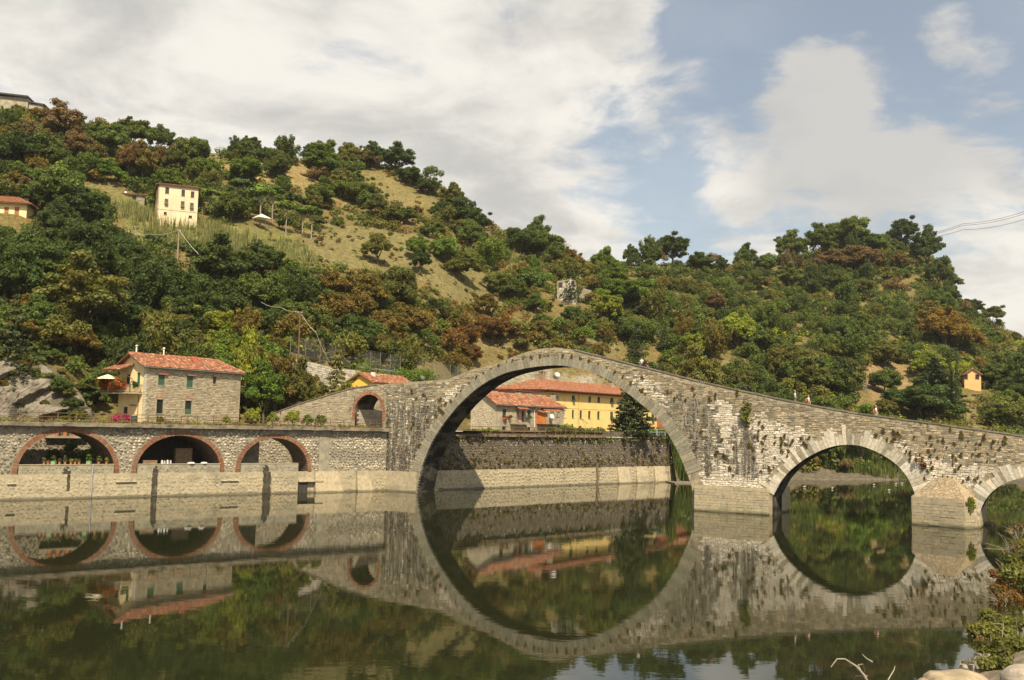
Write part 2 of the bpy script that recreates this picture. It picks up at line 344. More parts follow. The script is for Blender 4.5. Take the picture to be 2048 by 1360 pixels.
def build_terrain():
    offs = np.concatenate([np.arange(0, 12, 1.), np.arange(12, 260, 2.5), np.arange(260, 700, 40.)])
    cols = np.concatenate([np.arange(-700, -100, 60), np.arange(-100, 2150, 11), np.arange(2150, 3201, 75)]); vs = []; colr = []
    for c in cols:
        t = (c-1024)/F; Y0 = np.interp(c, _ys_px, _ys_v)
        for k, o in enumerate(offs):
            Y = Y0+o; X = t*Y; z = float(ground(X, Y))
            if z > TERR+.6: z += fbm((X/14, Y/14, .3))*.9
            if k == 0 and c > 1352: z -= 2.5
            vs.append((X, Y, z)); col = SCRUB
            px, py, _ = project((X, Y, z)); jx, jy = 16*mnoise.noise((X/9, Y/9, 0))+8*mnoise.noise((X/3, Y/3, 0)), 9*mnoise.noise((X/9, Y/9, 9))+5*mnoise.noise((X/3, Y/3, 9))
            for poly, fc in FIELDS:
                if in_poly(px+jx, py+jy, poly): q = .5+.9*mnoise.noise((X/2.5, Y/2.5, 6)); col = mixc(fc, (.12, .115, .04), max(0, min(.8, q-.25)))
            if c > 1340 and z < 1.9 + .5*mnoise.noise((X/5, Y/5, 2)): col = MUD
            nz = .5+.5*mnoise.noise((X/9, Y/9, 4))
            if col is SCRUB: col = tuple(a*(1-nz)+b*nz for a, b in zip(SCRUB, (.17, .12, .045)))
            colr.append((*col, 1))
    nr = len(offs); fs = [(i*nr+j, (i+1)*nr+j, (i+1)*nr+j+1, i*nr+j+1) for i in range(len(cols)-1) for j in range(nr-1)]
    me = bpy.data.meshes.new('hillside'); me.from_pydata(vs, [], fs); at = me.color_attributes.new('Col', 'FLOAT_COLOR', 'POINT')
    at.data.foreach_set('color', np.array(colr).ravel()); me.polygons.foreach_set('use_smooth', [True]*len(fs))
    m = attr_mat('ground', .45, .95, 1.2, .7)
    tag(link('hillside', me, None, m), kind='structure')
build_terrain()

def water_mat():
    m, n, b = newmat('river_water'); pos = n.n('ShaderNodeNewGeometry').outputs['Position']
    b.inputs['Base Color'].default_value = (.016, .018, .007, 1); b.inputs['Roughness'].default_value = .015; b.inputs['IOR'].default_value = 1.34
    w1 = n.noise(n.map(pos, (.55, 1.3, 1), rot=(0, 0, R(8))), 1.0, 3, .5); w2 = n.noise(n.map(pos, (2.0, 5.0, 1), rot=(0, 0, R(-6))), 1.0, 2, .5)
    calm = n.rng(n.noise(n.map(pos, (.02, .05, 1)), 1.0, 3, .5), .38, .62, .35, 1.0)
    h = n.math('MULTIPLY', n.math('ADD', n.math('MULTIPLY', w1, .8), n.math('MULTIPLY', w2, .2)), calm)
    bp = n.n('ShaderNodeBump', i_Strength=.03, i_Distance=.12, i_Height=h); n.link(bp.outputs[0], b.inputs['Normal'])
    return m
def build_water():
    b = MB(); b.add([(-500, -60, 0), (700, -60, 0), (700, 420, 0), (-500, 420, 0)], [(0, 1, 2, 3)])
    tag(b.build('river_water', water_mat()), kind='structure')
    b = MB(); b.add([(-700, -200, -3), (900, -200, -3), (900, 500, -3), (-700, 500, -3)], [(0, 1, 2, 3)]); tag(b.build('riverbed', plain('riverbed', (.1, .09, .06))), kind='structure')
build_water()

# ================================================================== masonry helpers
def poly_len(p): return np.concatenate([[0], np.cumsum(np.hypot(*np.diff(np.array(p), axis=0).T))])
def resample(p, n):
    p = np.array(p, float); L = poly_len(p); q = np.linspace(0, L[-1], n); return np.column_stack([np.interp(q, L, p[:, 0]), np.interp(q, L, p[:, 1])])
def smooth_line(p, n, it=3):
    q = resample(p, n)
    for _ in range(it): q[1:-1] = .25*q[:-2] + .5*q[1:-1] + .25*q[2:]
    return q
def normals(p):
    t = np.gradient(p, axis=0); t /= np.linalg.norm(t, axis=1)[:, None]; return np.column_stack([-t[:, 1], t[:, 0]])
def jit(c, a=.15):
    k = 1 + random.uniform(-a, a); w = random.uniform(-.04, .04); return (max(0, c[0]*k*(1+w)), max(0, c[1]*k), max(0, c[2]*k*(1-w)))
def mixc(a, b, f): return tuple(x*(1-f)+y*f for x, y in zip(a, b))
def stone_shape(b, s0, s1, z0, z1, prot, col, y=0., back=.12):
    j = lambda: random.uniform(-.025, .025); i = min(.03, (z1-z0)*.15)
    fr = [(s0+i+j(), y-prot, z0+i+j()*.6), (s1-i+j(), y-prot+j()*.5, z0+i+j()*.6), (s1-i+j(), y-prot, z1-i+j()*.6), (s0+i+j(), y-prot+j()*.5, z1-i+j()*.6)]
    bk_ = [(s0, y+back, z0), (s1, y+back, z0), (s1, y+back, z1), (s0, y+back, z1)]
    b.add(fr+bk_, [(0, 1, 2, 3), (0, 4, 5, 1), (1, 5, 6, 2), (2, 6, 7, 3), (3, 7, 4, 0)], 0, col)
def coursed(x0, x1, z0, z1, inside, colf, h=(.2, .34), w=(.4, 1.0), prot=(.02, .09), y=0., gap=.02, wob=.0):
    """rough coursed stones: list of (area, s0, s1, za, zb, prot, colour)"""
    out = []; z = z0
    while z < z1:
        hh = random.uniform(*h); s = x0 + random.uniform(-.5, 0)
        while s < x1:
            ww = random.uniform(*w)*(1.3 if random.random() < .12 else 1); dz = wob*mnoise.noise((s*.3, z*.25, 7.)) + random.uniform(-.25, .25)*wob
            parts = [(0, hh)] if wob == 0 or random.random() > .3 else [(0, hh*(m := random.uniform(.35, .65))), (hh*m, hh)]
            for f0, f1 in parts:
                a, b, c, d = s+gap, s+ww-gap, z+dz+f0+gap*.6, z+dz+f1-gap*.6
                if all(inside(p, q) for p, q in ((a, c), (b, c), (a, d), (b, d), ((a+b)/2, (c+d)/2))):
                    out.append(((b-a)*(d-c), a, b, c, d, random.uniform(*prot), colf((a+b)/2, (c+d)/2)))
            s += ww
        z += hh
    return out
def lay(root, stones, mat, n_parts, name='stone', y=0.):
    """the largest stones as parts of their own, the small rest joined"""
    stones = sorted(stones, key=lambda q: -q[0]); rest = MB()
    for k, (_, a, b, c, d, p, col) in enumerate(stones):
        if k < n_parts:
            m = MB(); cx, cz = (a+b)/2, (c+d)/2; stone_shape(m, a-cx, b-cx, c-cz, d-cz, p, col)
            o = m.build(name, mat, root); o.location = (cx, y, cz)
        else: stone_shape(rest, a, b, c, d, p, col, y)
    if rest.v: tag(rest.build('stonework', mat, root), kind='stuff')
def rubble(root, x0, x1, z0, z1, inside, colf, mat, size=.36, y=0., prot=(.04, .12), n_parts=0):
    """rounded cobbles set in mortar, on a jittered grid"""
    rest = MB(); r = size*.5; row = 0; z = z0+r; big = []
    while z < z1:
        s = x0 + (r if row % 2 else 0)
        while s < x1:
            cx, cz = s+random.uniform(-.3, .3)*size, z+random.uniform(-.25, .25)*size; rr = r*random.uniform(.72, 1.12)
            if inside(cx-rr*.6, cz) and inside(cx+rr*.6, cz) and inside(cx, cz+rr*.7) and inside(cx, cz-rr*.7): big.append((rr, cx, cz, random.uniform(*prot), colf(cx, cz)))
            s += size*.95
        z += size*.84; row += 1
    big.sort(key=lambda q: -q[0])
    for k, (rr, cx, cz, p, col) in enumerate(big):
        n = 7; a0 = random.uniform(0, 6.28); e = random.uniform(.75, 1.0); m = MB() if k < n_parts else rest; ox, oz = (0, 0) if k < n_parts else (cx, cz)
        rad = [rr*random.uniform(.82, 1.1) for _ in range(n)]; an = [a0+2*math.pi*q/n for q in range(n)]
        v = [(ox+rad[q]*math.cos(an[q]), .06, oz+e*rad[q]*math.sin(an[q])) for q in range(n)] + [(ox+rad[q]*.62*math.cos(an[q]), -p, oz+e*.62*rad[q]*math.sin(an[q])) for q in range(n)]
        if k >= n_parts: v = [(x, yy+y, zz) for x, yy, zz in v]
        m.add(v, [tuple(range(n, 2*n))] + [(q, (q+1) % n, n+(q+1) % n, n+q) for q in range(n)], 0, col)
        if k < n_parts: o = m.build('stone', mat, root, True); o.location = (cx, y, cz)
    if rest.v: tag(rest.build('cobbles', mat, root), kind='stuff')
def pick(*cw):
    r = random.random()*sum(w for _, w in cw)
    for c, w in cw:
        r -= w
        if r <= 0: return c
    return cw[-1][0]

# ================================================================== the bridge
M_BSTONE = attr_mat('bridge_stone', .3, .92, 5., .5, streak=((2.1, 2.1, .13), .66, .9, .6, .35))
M_BMORTAR = plain('bridge_mortar', (.31, .267, .185), .95, .35, 1.3, .6, 8., .1, stain=((.05, .045, .038), (1.5, 1.5, .14), .58))
M_RING = attr_mat('ring_stone', .25, .9, 4., .5, streak=((2.2, 2.2, .5), .62, .5))
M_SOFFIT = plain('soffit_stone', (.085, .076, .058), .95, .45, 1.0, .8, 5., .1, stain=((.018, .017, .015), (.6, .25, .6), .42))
M_SILT = attr_mat('silt_stone', .22, .95, 3., .4, wet=True)
SILT = (.40, .345, .235)
WL = 2.62                                               # usual water level: below it all stone is coated with pale silt
BIG = smooth_line([BR.face(*p) for p in [(833, 985), (836, 967), (844.4, 930.5), (860, 891.5), (880, 857), (902, 828), (921, 806), (950.6, 779), (975, 762), (1011.6, 745), (1059, 735), (1098.8, 730.6), (1126, 730.6), (1153.5, 736), (1186, 744), (1222, 762), (1263, 792), (1290, 814), (1312, 833), (1331, 857.8), (1345, 882.3), (1358.6, 907), (1372, 939.8), (1384, 975)]], 140, 8)
SMALL = smooth_line([(45.95, 1.9), (46.22, 2.4)] + [BR.face(*p) for p in [(1561.7, 962), (1582, 938.5), (1608.7, 918), (1639, 901.5), (1669, 891.4), (1696, 888.7), (1723, 891.4), (1750, 901.5), (1780, 918), (1800, 935), (1814, 952), (1824, 972), (1830.6, 989)]] + [(60.4, 2.3)], 70, 4)
_th = [BR.face(*p) for p in [(1956.6, 1048), (1961.7, 1015.8), (1975, 992), (1992, 975.5), (2018.8, 962), (2047, 954)]]
THIRD = smooth_line(_th + [(72.6, 5.5)] + [(145.2-s, z) for s, z in _th[::-1]], 60, 4)
TOPP = np.array([BR.face(*p) for p in [(540, 830), (600, 808), (700, 778), (750, 770), (820, 764), (893, 759), (944.5, 739), (981, 730), (1003, 723.4), (1032, 711), (1062, 701.5), (1091, 696), (1107, 695), (1140, 698), (1181, 708.7), (1235.6, 722.4), (1276.6, 733), (1301, 739), (1372, 757), (1438, 773), (1461, 778), (1561.7, 799), (1595, 805.7), (1696, 825), (1814, 841), (1931, 856.5), (2046, 873)]] + [(78, 7.9), (90, 6.2), (102, 4.6)])
def top(s): return float(np.interp(s, TOPP[:, 0], TOPP[:, 1]))
rail_c, rail_r, rail_z = -8.1, 2.3, 10.3
RAILA = np.array([(rail_c-rail_r, 7.95), (rail_c-rail_r, 9.2)] + [(rail_c-rail_r*math.cos(a), rail_z+rail_r*math.sin(a)) for a in np.linspace(0, math.pi, 22)] + [(rail_c+rail_r, 9.2), (rail_c+rail_r, 7.95)])
def base_z(s): return 7.9 if s < -5.55 else -1.2
def bottom(s):
    for L in (BIG, SMALL, THIRD):
        if L[0, 0] < s < L[-1, 0]: return float(np.interp(s, L[:, 0], L[:, 1]))
    if rail_c-rail_r < s < rail_c+rail_r: return float(np.interp(s, RAILA[2:-2, 0], RAILA[2:-2, 1]))
    return base_z(s)
DECK = .62                                              # height of the parapets over the paving
BW = 4.1                                                # width of the bridge
bridge = empty('stone_bridge', BR, 'grey medieval stone bridge with one great hump arch and two smaller arches over the river', 'bridge')
def build_bridge_body():
    ss = sorted(set(np.round(np.concatenate([np.arange(-26, 102, .8), BIG[:, 0], SMALL[:, 0], THIRD[:, 0], RAILA[2:-2, 0], [-5.551, -5.549]]), 3)))
    b = MB(); E = 1e-3; PH = DECK
    edges = {L[i, 0] for L in (BIG, SMALL, THIRD) for i in (0, -1)} | {rail_c-rail_r, rail_c+rail_r}
    for a, c in zip(ss[:-1], ss[1:]):
        if c-a < 5e-3: continue
        e = min(5e-4, (c-a)*.1); za, zc = bottom(a+e), bottom(c-e); ta, tc_ = top(a)-PH, top(c)-PH
        n = max(1, int((min(ta, tc_)-max(za, zc))/2.0))
        for k in range(n):
            f0, f1 = k/n, (k+1)/n
            q = [(a, za+(ta-za)*f0), (c, zc+(tc_-zc)*f0), (c, zc+(tc_-zc)*f1), (a, za+(ta-za)*f1)]
            b.add([(x, 0, z) for x, z in q], [(0, 1, 2, 3)]); b.add([(x, BW, z) for x, z in q], [(3, 2, 1, 0)])
        b.add([(a, 0, ta), (c, 0, tc_), (c, BW, tc_), (a, BW, ta)], [(0, 1, 2, 3)], 2)
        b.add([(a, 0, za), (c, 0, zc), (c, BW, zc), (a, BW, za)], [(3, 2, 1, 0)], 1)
    for s in (float(BIG[0, 0]), float(BIG[-1, 0]), float(SMALL[0, 0]), float(SMALL[-1, 0]), float(THIRD[0, 0]), float(THIRD[-1, 0])):
        z1 = {float(L[i, 0]): float(L[i, 1]) for L in (BIG, SMALL, THIRD) for i in (0, -1)}[s]
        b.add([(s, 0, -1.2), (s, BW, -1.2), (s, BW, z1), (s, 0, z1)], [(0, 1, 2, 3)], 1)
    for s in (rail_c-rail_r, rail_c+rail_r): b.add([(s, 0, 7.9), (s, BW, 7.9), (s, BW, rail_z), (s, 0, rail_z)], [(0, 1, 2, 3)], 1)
    b.add([(-5.55, 0, -1.2), (-5.55, BW, -1.2), (-5.55, BW, 7.9), (-5.55, 0, 7.9)], [(3, 2, 1, 0)])
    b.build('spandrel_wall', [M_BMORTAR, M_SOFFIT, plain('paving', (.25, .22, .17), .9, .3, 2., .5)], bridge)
    for y0, y1 in ((0, .42), (BW-.42, BW)):                 # the two parapets
        p = MB(); sp = np.arange(-25.5, 101.5, .9)
        for a, c in zip(sp[:-1], sp[1:]):
            q = [(a, top(a)-DECK-.05), (c, top(c)-DECK-.05), (c, top(c)), (a, top(a))]; dj = random.uniform(-.03, .03)
            p.add([(x, y0, z+(dj if k > 1 else 0)) for k, (x, z) in enumerate(q)] + [(x, y1, z+(dj if k > 1 else 0)) for k, (x, z) in enumerate(q)],
                  [(0, 1, 2, 3), (7, 6, 5, 4), (3, 2, 6, 7), (0, 3, 7, 4), (1, 5, 6, 2)])
        p.build('parapet', M_BMORTAR, bridge)
build_bridge_body()
def ring(L, n, depth, colf, y0=-.05, y1=.35, name='voussoir', wvar=.25, mat=None):
    """wedge stones round an arch, each a part"""
    ln = poly_len(L); tot = ln[-1]; cuts = np.linspace(0, tot, n+1); cuts[1:-1] += RNG.uniform(-wvar, wvar, n-1)*tot/n; nr = normals(L)
    P = lambda q, d: (np.interp(q, ln, L[:, 0]) + d*np.interp(q, ln, nr[:, 0]), np.interp(q, ln, L[:, 1]) + d*np.interp(q, ln, nr[:, 1]))
    for k in range(n):
        a, c = cuts[k]+.012, cuts[k+1]-.012; d = depth(k/n) ; m_ = (a+c)/2; col = colf(k/n); yj = y0 + random.uniform(-.03, .02)
        pts = [P(a, .0), P(m_, .0), P(c, .0), P(c, d), P(a, d)]; cx = sum(p[0] for p in pts)/5; cz = sum(p[1] for p in pts)/5
        b = MB(); b.prism([(p[0]-cx, p[1]-cz) for p in pts], yj, y1, 0, col); o = b.build(name, mat or M_RING, bridge); o.location = (cx, 0, cz)
def ramp(pal, t):
    t = max(0, min(.999, t))*(len(pal)-1); i = int(t); return mixc(pal[i], pal[i+1], t-i)
G1, G2, W1, W2 = (.27, .25, .185), (.21, .20, .155), (.58, .53, .43), (.46, .42, .33)
ring(BIG[:-4], 118, lambda f: random.uniform(.95, 1.2) + max(0, f-.78)*3.0 + max(0, .16-f)*3., lambda f: jit(ramp([(.22, .205, .155), (.27, .25, .185), (.31, .285, .21)], random.random()), .06))
ring(SMALL[1:-1], 50, lambda f: random.choice([.8, 1.0, 1.15, 1.35, 1.7, 2.0])*random.uniform(.9, 1.06), lambda f: jit(pick((W1, 4), (W2, 2), (G1, 1.6 if f < .6 else .8), ((.30, .285, .22), 1 if f < .55 else .3)), .07))
ring(THIRD, 50, lambda f: random.uniform(.9, 1.7), lambda f: jit(pick((W1, 3), (W2, 2), (G1, .6)), .08))
def ring_top(L, d):
    q = L + normals(L)*d; return q
_rb, _rs, _rt = ring_top(BIG, 1.12), ring_top(SMALL, 1.2), ring_top(THIRD, 1.3)
def br_inside(s, z):
    if z > top(s)-.12 or z < base_z(s)+.1: return False
    for L, q, d in ((BIG, _rb, 1.12), (SMALL, _rs, 1.2), (THIRD, _rt, 1.3)):
        if L[0, 0]-d-3 < s < L[-1, 0]+d+3 and z < L[:, 1].max()+d+.1:
            if np.min((L[:, 0]-s)**2+(L[:, 1]-z)**2) < d*d: return False
            if L[0, 0] < s < L[-1, 0] and z < np.interp(s, L[:, 0], L[:, 1]): return False
    if abs(s-rail_c) < rail_r+.42:
        if z < rail_z or math.hypot(s-rail_c, z-rail_z) < rail_r+.42: return False
    if 45.8 > s > 37.2 and z < 2.75: return False
    if 66 > s > 59.9 and (z < 2.8 or z < 4.95-abs(s-63.1)*.75): return False
    return True
def ramp(pal, t):
    t = max(0, min(.999, t))*(len(pal)-1); i = int(t); return mixc(pal[i], pal[i+1], t-i)
TANP = [(.175, .153, .108), (.265, .23, .16), (.345, .295, .20), (.41, .345, .235), (.49, .415, .29), (.58, .505, .375)]
WHTP = [(.28, .25, .19), (.47, .42, .33), (.61, .555, .45), (.70, .64, .525), (.76, .70, .59)]
GRYP = [(.135, .125, .095), (.18, .17, .125), (.225, .21, .155), (.28, .26, .19), (.34, .31, .235)]
def run_off(s, z):
    """old run-off streaks on the abutment and the middle pier"""
    k = 0.
    if -5.6 < s < 5 and 2.6 < z < 12.5: k = .78*min(1, (12.5-z)/2) + .35*mnoise.noise((s*1.6, z*.12, 3.))
    for c, w, zt, zb, a in STREAKS:
        d = abs(s-c+.25*mnoise.noise((z*.4, c, 0)))/w; v = min(1, (zt-z)/.6, (z-zb)/1.6)
        if d < 1.6 and v > 0: k = max(k, a*v*max(0, 1.25-d*.8))
    return max(0., min(1.2, k))
STREAKS = [(37.2, .5, 12.6, 3.6, 1.1), (38.2, .35, 11.6, 3.2, .8), (38.9, .5, 11.6, 3., 1.1), (39.8, .35, 9.6, 3.2, .9), (40.8, .25, 8., 2.7, .6), (42.0, .5, 9.8, 2.8, .95), (42.9, .75, 10.3, 3., 1.15), (43.7, .5, 9., 2.7, 1.), (44.6, .25, 6.2, 2.7, .6), (30.6, .3, 14.6, 12.8, .9), (32.4, .45, 14., 12.2, 1.), (33.9, .55, 13.8, 11.6, 1.1), (35.1, .4, 13.4, 11., 1.), (36.2, .5, 13.2, 8., 1.), (2.2, .5, 9.5, 3., .5), (61.2, .35, 5.6, 3.2, 1.), (8.2, .4, 13.2, 11., .7), (41.3, .3, 9., 2.7, .8), (45.2, .3, 8.4, 3., .7), (63.8, .4, 7., 5., .6), (47.5, .4, 9., 6., .5), (27.6, .3, 15., 13.6, .7)]
def br_col(s, z):
    n1 = mnoise.noise((s*.35, z*.35, 1.)); n2 = mnoise.noise((s*1.1, z*.9, 5.)); n3 = mnoise.noise((s*1.5, z*3.2, 2.)); dt = top(s)-z
    t = .42 + n3*.42 + n2*.22 + random.gauss(0, .17)
    w = 0.
    if s > 36: w = max(0, min(1, .5+(dt-2.9+n1*1.3)*.8))
    if 30 < s < 41.5 and z < 12+n1: w = max(0, min(1, (s-38.6+n1*3.5+n2*1.5)/1.6)) if z > 4.3 else max(w*.6, min(1, (s-36)/3))
    if s < 4.5 and z < 12.5: w = .22+.2*n1; t = .42 + (t-.42)*.55
    if 4 < s < 34 and dt > 1.3+n2*.8: w = .55+n1*.6
    if s > 60 and dt < 3.4+n1: w *= .15
    g = 1. if 28 < s < 41.5 and z < 12.2 and random.random() < .9 else (.5 if s < 4 else .12)
    r = random.random()
    c = ramp(WHTP, t+.22) if r < w else (ramp(GRYP, t) if random.random() < g else ramp(TANP, t))
    if random.random() < .035 and w < .5: c = (.33, .215, .125)
    if s < -5.5: c = ramp([(.27, .24, .18), (.36, .31, .225), (.45, .39, .28), (.55, .48, .36)], t+.08)
    if z < WL: c = SILT
    zk = 0. if z < WL else run_off(s, z)
    return (*jit(c, .07), zk)
bst = coursed(-25.6, 76, 0, 18.8, br_inside, br_col, (.13, .27), (.2, .68), (.01, .055), gap=.009, wob=.14)
lay(bridge, bst, M_BSTONE, 300)
def build_bridge_bits():
    # brick ring and jambs of the small railway arch
    M_BRICK = attr_mat('arch_brick', .3, .9, 7., .4)
    def ring2(L, n, d, name):
        ln = poly_len(L); nr = normals(L); b = MB(); q = np.linspace(0, ln[-1], n+1)
        for a, c in zip(q[:-1], q[1:]):
            pa = [np.array([np.interp(v, ln, L[:, 0]), np.interp(v, ln, L[:, 1])]) for v in (a+.008, c-.008)]; na = [np.array([np.interp(v, ln, nr[:, 0]), np.interp(v, ln, nr[:, 1])]) for v in (a+.008, c-.008)]
            pts = [tuple(pa[0]), tuple(pa[1]), tuple(pa[1]+na[1]*d), tuple(pa[0]+na[0]*d)]; b.prism(pts, -.07+random.uniform(-.012, .012), .3, 0, jit(pick(((.30, .135, .075), 3), ((.36, .19, .11), 2), ((.23, .115, .075), 1.2), ((.36, .27, .19), .6)), .15))
        tag(b.build(name, M_BRICK, bridge), kind='stuff')
    ring2(RAILA[1:-1], 110, .4, 'brick_ring')
    # ashlar lining of the railway passage, seen through its arch
    b = MB()
    for r in range(8):
        y = .5 + (.35 if r % 2 else 0)
        while y < BW+3:
            w = random.uniform(.6, 1.0); stone = [(0, y), (0, y+w-.03)]
            z0 = 8.05+r*.32; x = rail_c-rail_r+.05+random.uniform(0, .03)
            b.box(x-.3, x, y, y+w-.03, z0, z0+.3, 0, (*jit(pick(((.50, .45, .36), 3), ((.40, .36, .28), 1)), .1), 0.)); y += w
    tag(b.build('ashlar_lining', M_BSTONE, bridge), kind='stuff')
    b = MB(); b.slab([(-13.5, 6.2), (-12.6, 5.4), (-3.6, 8.4), (-3.8, 9.2)], 8, 13.2); b.build('added_sun_block', M_BMORTAR, bridge)  # added wall that stops sun and view through the railway arch
    # footings, bare and silt-coated at low water
    def footing(poly, z1):
        b = MB(); b.slab(poly, -1.5, z1, 0, SILT); zz = .0
        o = b.build('footing', M_SILT, bridge); c = [o]
        s = MB()                                            # its courses, just visible under the silt
        e = [(poly[i], poly[i+1]) for i in range(len(poly)-1)]
        for (x0, y0), (x1, y1) in e:
            L = math.hypot(x1-x0, y1-y0); ux, uy = (x1-x0)/L, (y1-y0)/L; nx, ny = uy, -ux; z = .05
            while z < z1-.3:
                h_ = random.uniform(.24, .36); q = 0
                while q < L-.2:
                    w = min(random.uniform(.5, 1.3), L-q); p = random.uniform(.004, .05); a, c_ = q+.02, q+w-.02
                    pt = lambda v, o_: (x0+ux*v+nx*o_, y0+uy*v+ny*o_)
                    A0, A1, B0, B1 = pt(a, p), pt(c_, p), pt(a, -.05), pt(c_, -.05); za, zb = z+.015, z+h_-.015
                    s.add([(*A0, za), (*A1, za), (*A1, zb), (*A0, zb), (*B0, za), (*B1, za), (*B1, zb), (*B0, zb)], [(0, 1, 2, 3), (0, 4, 5, 1), (1, 5, 6, 2), (2, 6, 7, 3), (3, 7, 4, 0)], 0, jit(mixc(SILT, (.33, .30, .17), max(0, .5-z*.5)), .06)); q += w
                z += h_
        tag(s.build('silted_course', M_SILT, bridge), kind='stuff')
    footing([(37.4, 7.0), (37.4, -.45), (45.6, -.45), (46.1, 7.2), (44, 8.5), (40, 8.5)][0:4], 2.75)
    footing([(59.95, 7.0), (59.95, -.25), (64.9, -1.5), (66.15, .3), (66.3, 7)], 2.8)
    footing([(-5.75, -.2), (-.05, -.2), (-.05, BW+.2)], 2.6) if False else None
    b = MB(); b.box(-5.6, -.04, -.16, .1, -1.5, 2.6, 0, SILT); b.build('footing', M_SILT, bridge)
    b = MB(); b.slab([(78.9, 6), (78.9, -.3), (102, -.3), (102, 6)], -1.5, 2.7, 0, SILT); b.build('footing', M_SILT, bridge)
    # sloping cap of the cutwater
    c = MB(); base = [(59.95, -.2), (64.9, -1.45), (66.1, .2)]; ap0, ap1 = (62.6, 0.02), (63.7, .02); zt = 5.0
    def tri(p, q, r_, n=7):                                 # pebbly rendering: many small facets
        c.add([(*p,), (*q,), (*r_,)], [(0, 1, 2)], 0, (.34, .27, .18))
    P0, P1, P2 = (59.95, -.2, 2.8), (64.9, -1.45, 2.8), (66.1, .2, 2.8); A0, A1 = (62.5, .03, zt), (63.7, .03, zt)
    for quad in ((P0, P1, A1, A0), (P1, P2, A1, A1)):
        n = 24; g = [[(lambda u, v: tuple(((quad[0][k]*(1-u)+quad[1][k]*u)*(1-v)+(quad[3][k]*(1-u)+quad[2][k]*u)*v) for k in range(3)))(i/n, j/n) for i in range(n+1)] for j in range(n+1)]
        b0 = [(x+random.uniform(-.02, .02), y+random.uniform(-.012, .006), z+random.uniform(-.012, .012)) for row in g for x, y, z in row]
        for j in range(n):
            for i in range(n):
                k = j*(n+1)+i; c.add([b0[k], b0[k+1], b0[k+n+2], b0[k+n+1]], [(0, 1, 2, 3)], 0, (*jit(pick(((.34, .265, .17), 4), ((.28, .22, .145), 2), ((.43, .36, .25), 1)), .15), 0.))
    c.build('cutwater_cap', M_BSTONE, bridge)
    # coping slabs along the parapet right of the hump
    s = -25.3
    while s < 77:
        if -8 < s < 22: s += .5; continue
        w = random.uniform(1.2, 1.9); m = MB(); a, c_ = s+.01, s+w-.01; ta, tb = top(a)-top(s), top(c_)-top(s); dz = random.uniform(-.02, .03)
        m.add([(a-s, -.08, ta+dz), (c_-s, -.08, tb+dz), (c_-s, .5, tb+dz), (a-s, .5, ta+dz), (a-s, -.08, ta+dz+.13), (c_-s, -.08, tb+dz+.13), (c_-s, .5, tb+dz+.13), (a-s, .5, ta+dz+.13)],
              [(3, 2, 1, 0), (4, 5, 6, 7), (0, 1, 5, 4), (1, 2, 6, 5), (2, 3, 7, 6), (3, 0, 4, 7)], 0, jit((.19, .17, .13), .2))
        o = m.build('coping_slab', M_RING, bridge); o.location = (s, 0, top(s)); s += w
build_bridge_bits()

# ================================================================== the arcaded river wall on the near left
M_RUB = attr_mat('rubble_stone', .25, .92, 5., .5)
M_RMORT = plain('rubble_mortar', (.27, .24, .18), .95, .3, 1.5, .6, 9., .1)
M_BRICK2 = attr_mat('wall_brick', .3, .9, 6., .4, streak=((3, 3, 1), .64, .4))
M_CONC = plain('old_concrete', (.20, .17, .125), .95, .4, 1.2, .6, 6., .1, stain=((.06, .052, .042), (1, 1, 3), .56))
M_GREYR = plain('render_grey', (.29, .265, .195), .95, .25, 1.2, .4, 8., .1)
M_DARK = plain('shade_and_black', (.05, .045, .038), .95)  # near-black painted as shade in openings and vault; also for black parts
AWX0, AWX1 = -26.0, 45.2
def arc3(pl, pr, crown, n=44):
    (x0, z0), (x1, z1), (xc, zc) = AR.face(*pl), AR.face(*pr), AR.face(*crown); c = (x0+x1)/2; a = (x1-x0)/2; h_ = zc-WL
    return np.array([(c-a*math.cos(t), WL+h_*math.sin(t)**.92) for t in np.linspace(0, math.pi, n)])
ARCS = [arc3((34.5, 946), (230, 945), (137, 864)), arc3((273, 945), (442, 944), (353, 871)), arc3((480, 944), (617, 942), (539, 876))]
awall = empty('arcaded_river_wall', AR, 'cobblestone river wall with three brick arches and a concrete ledge, below the stone house', 'wall')
def aw_bottom(s):
    for L in ARCS:
        if L[0, 0] < s < L[-1, 0]: return float(np.interp(s, L[:, 0], L[:, 1]))
    return -1.2
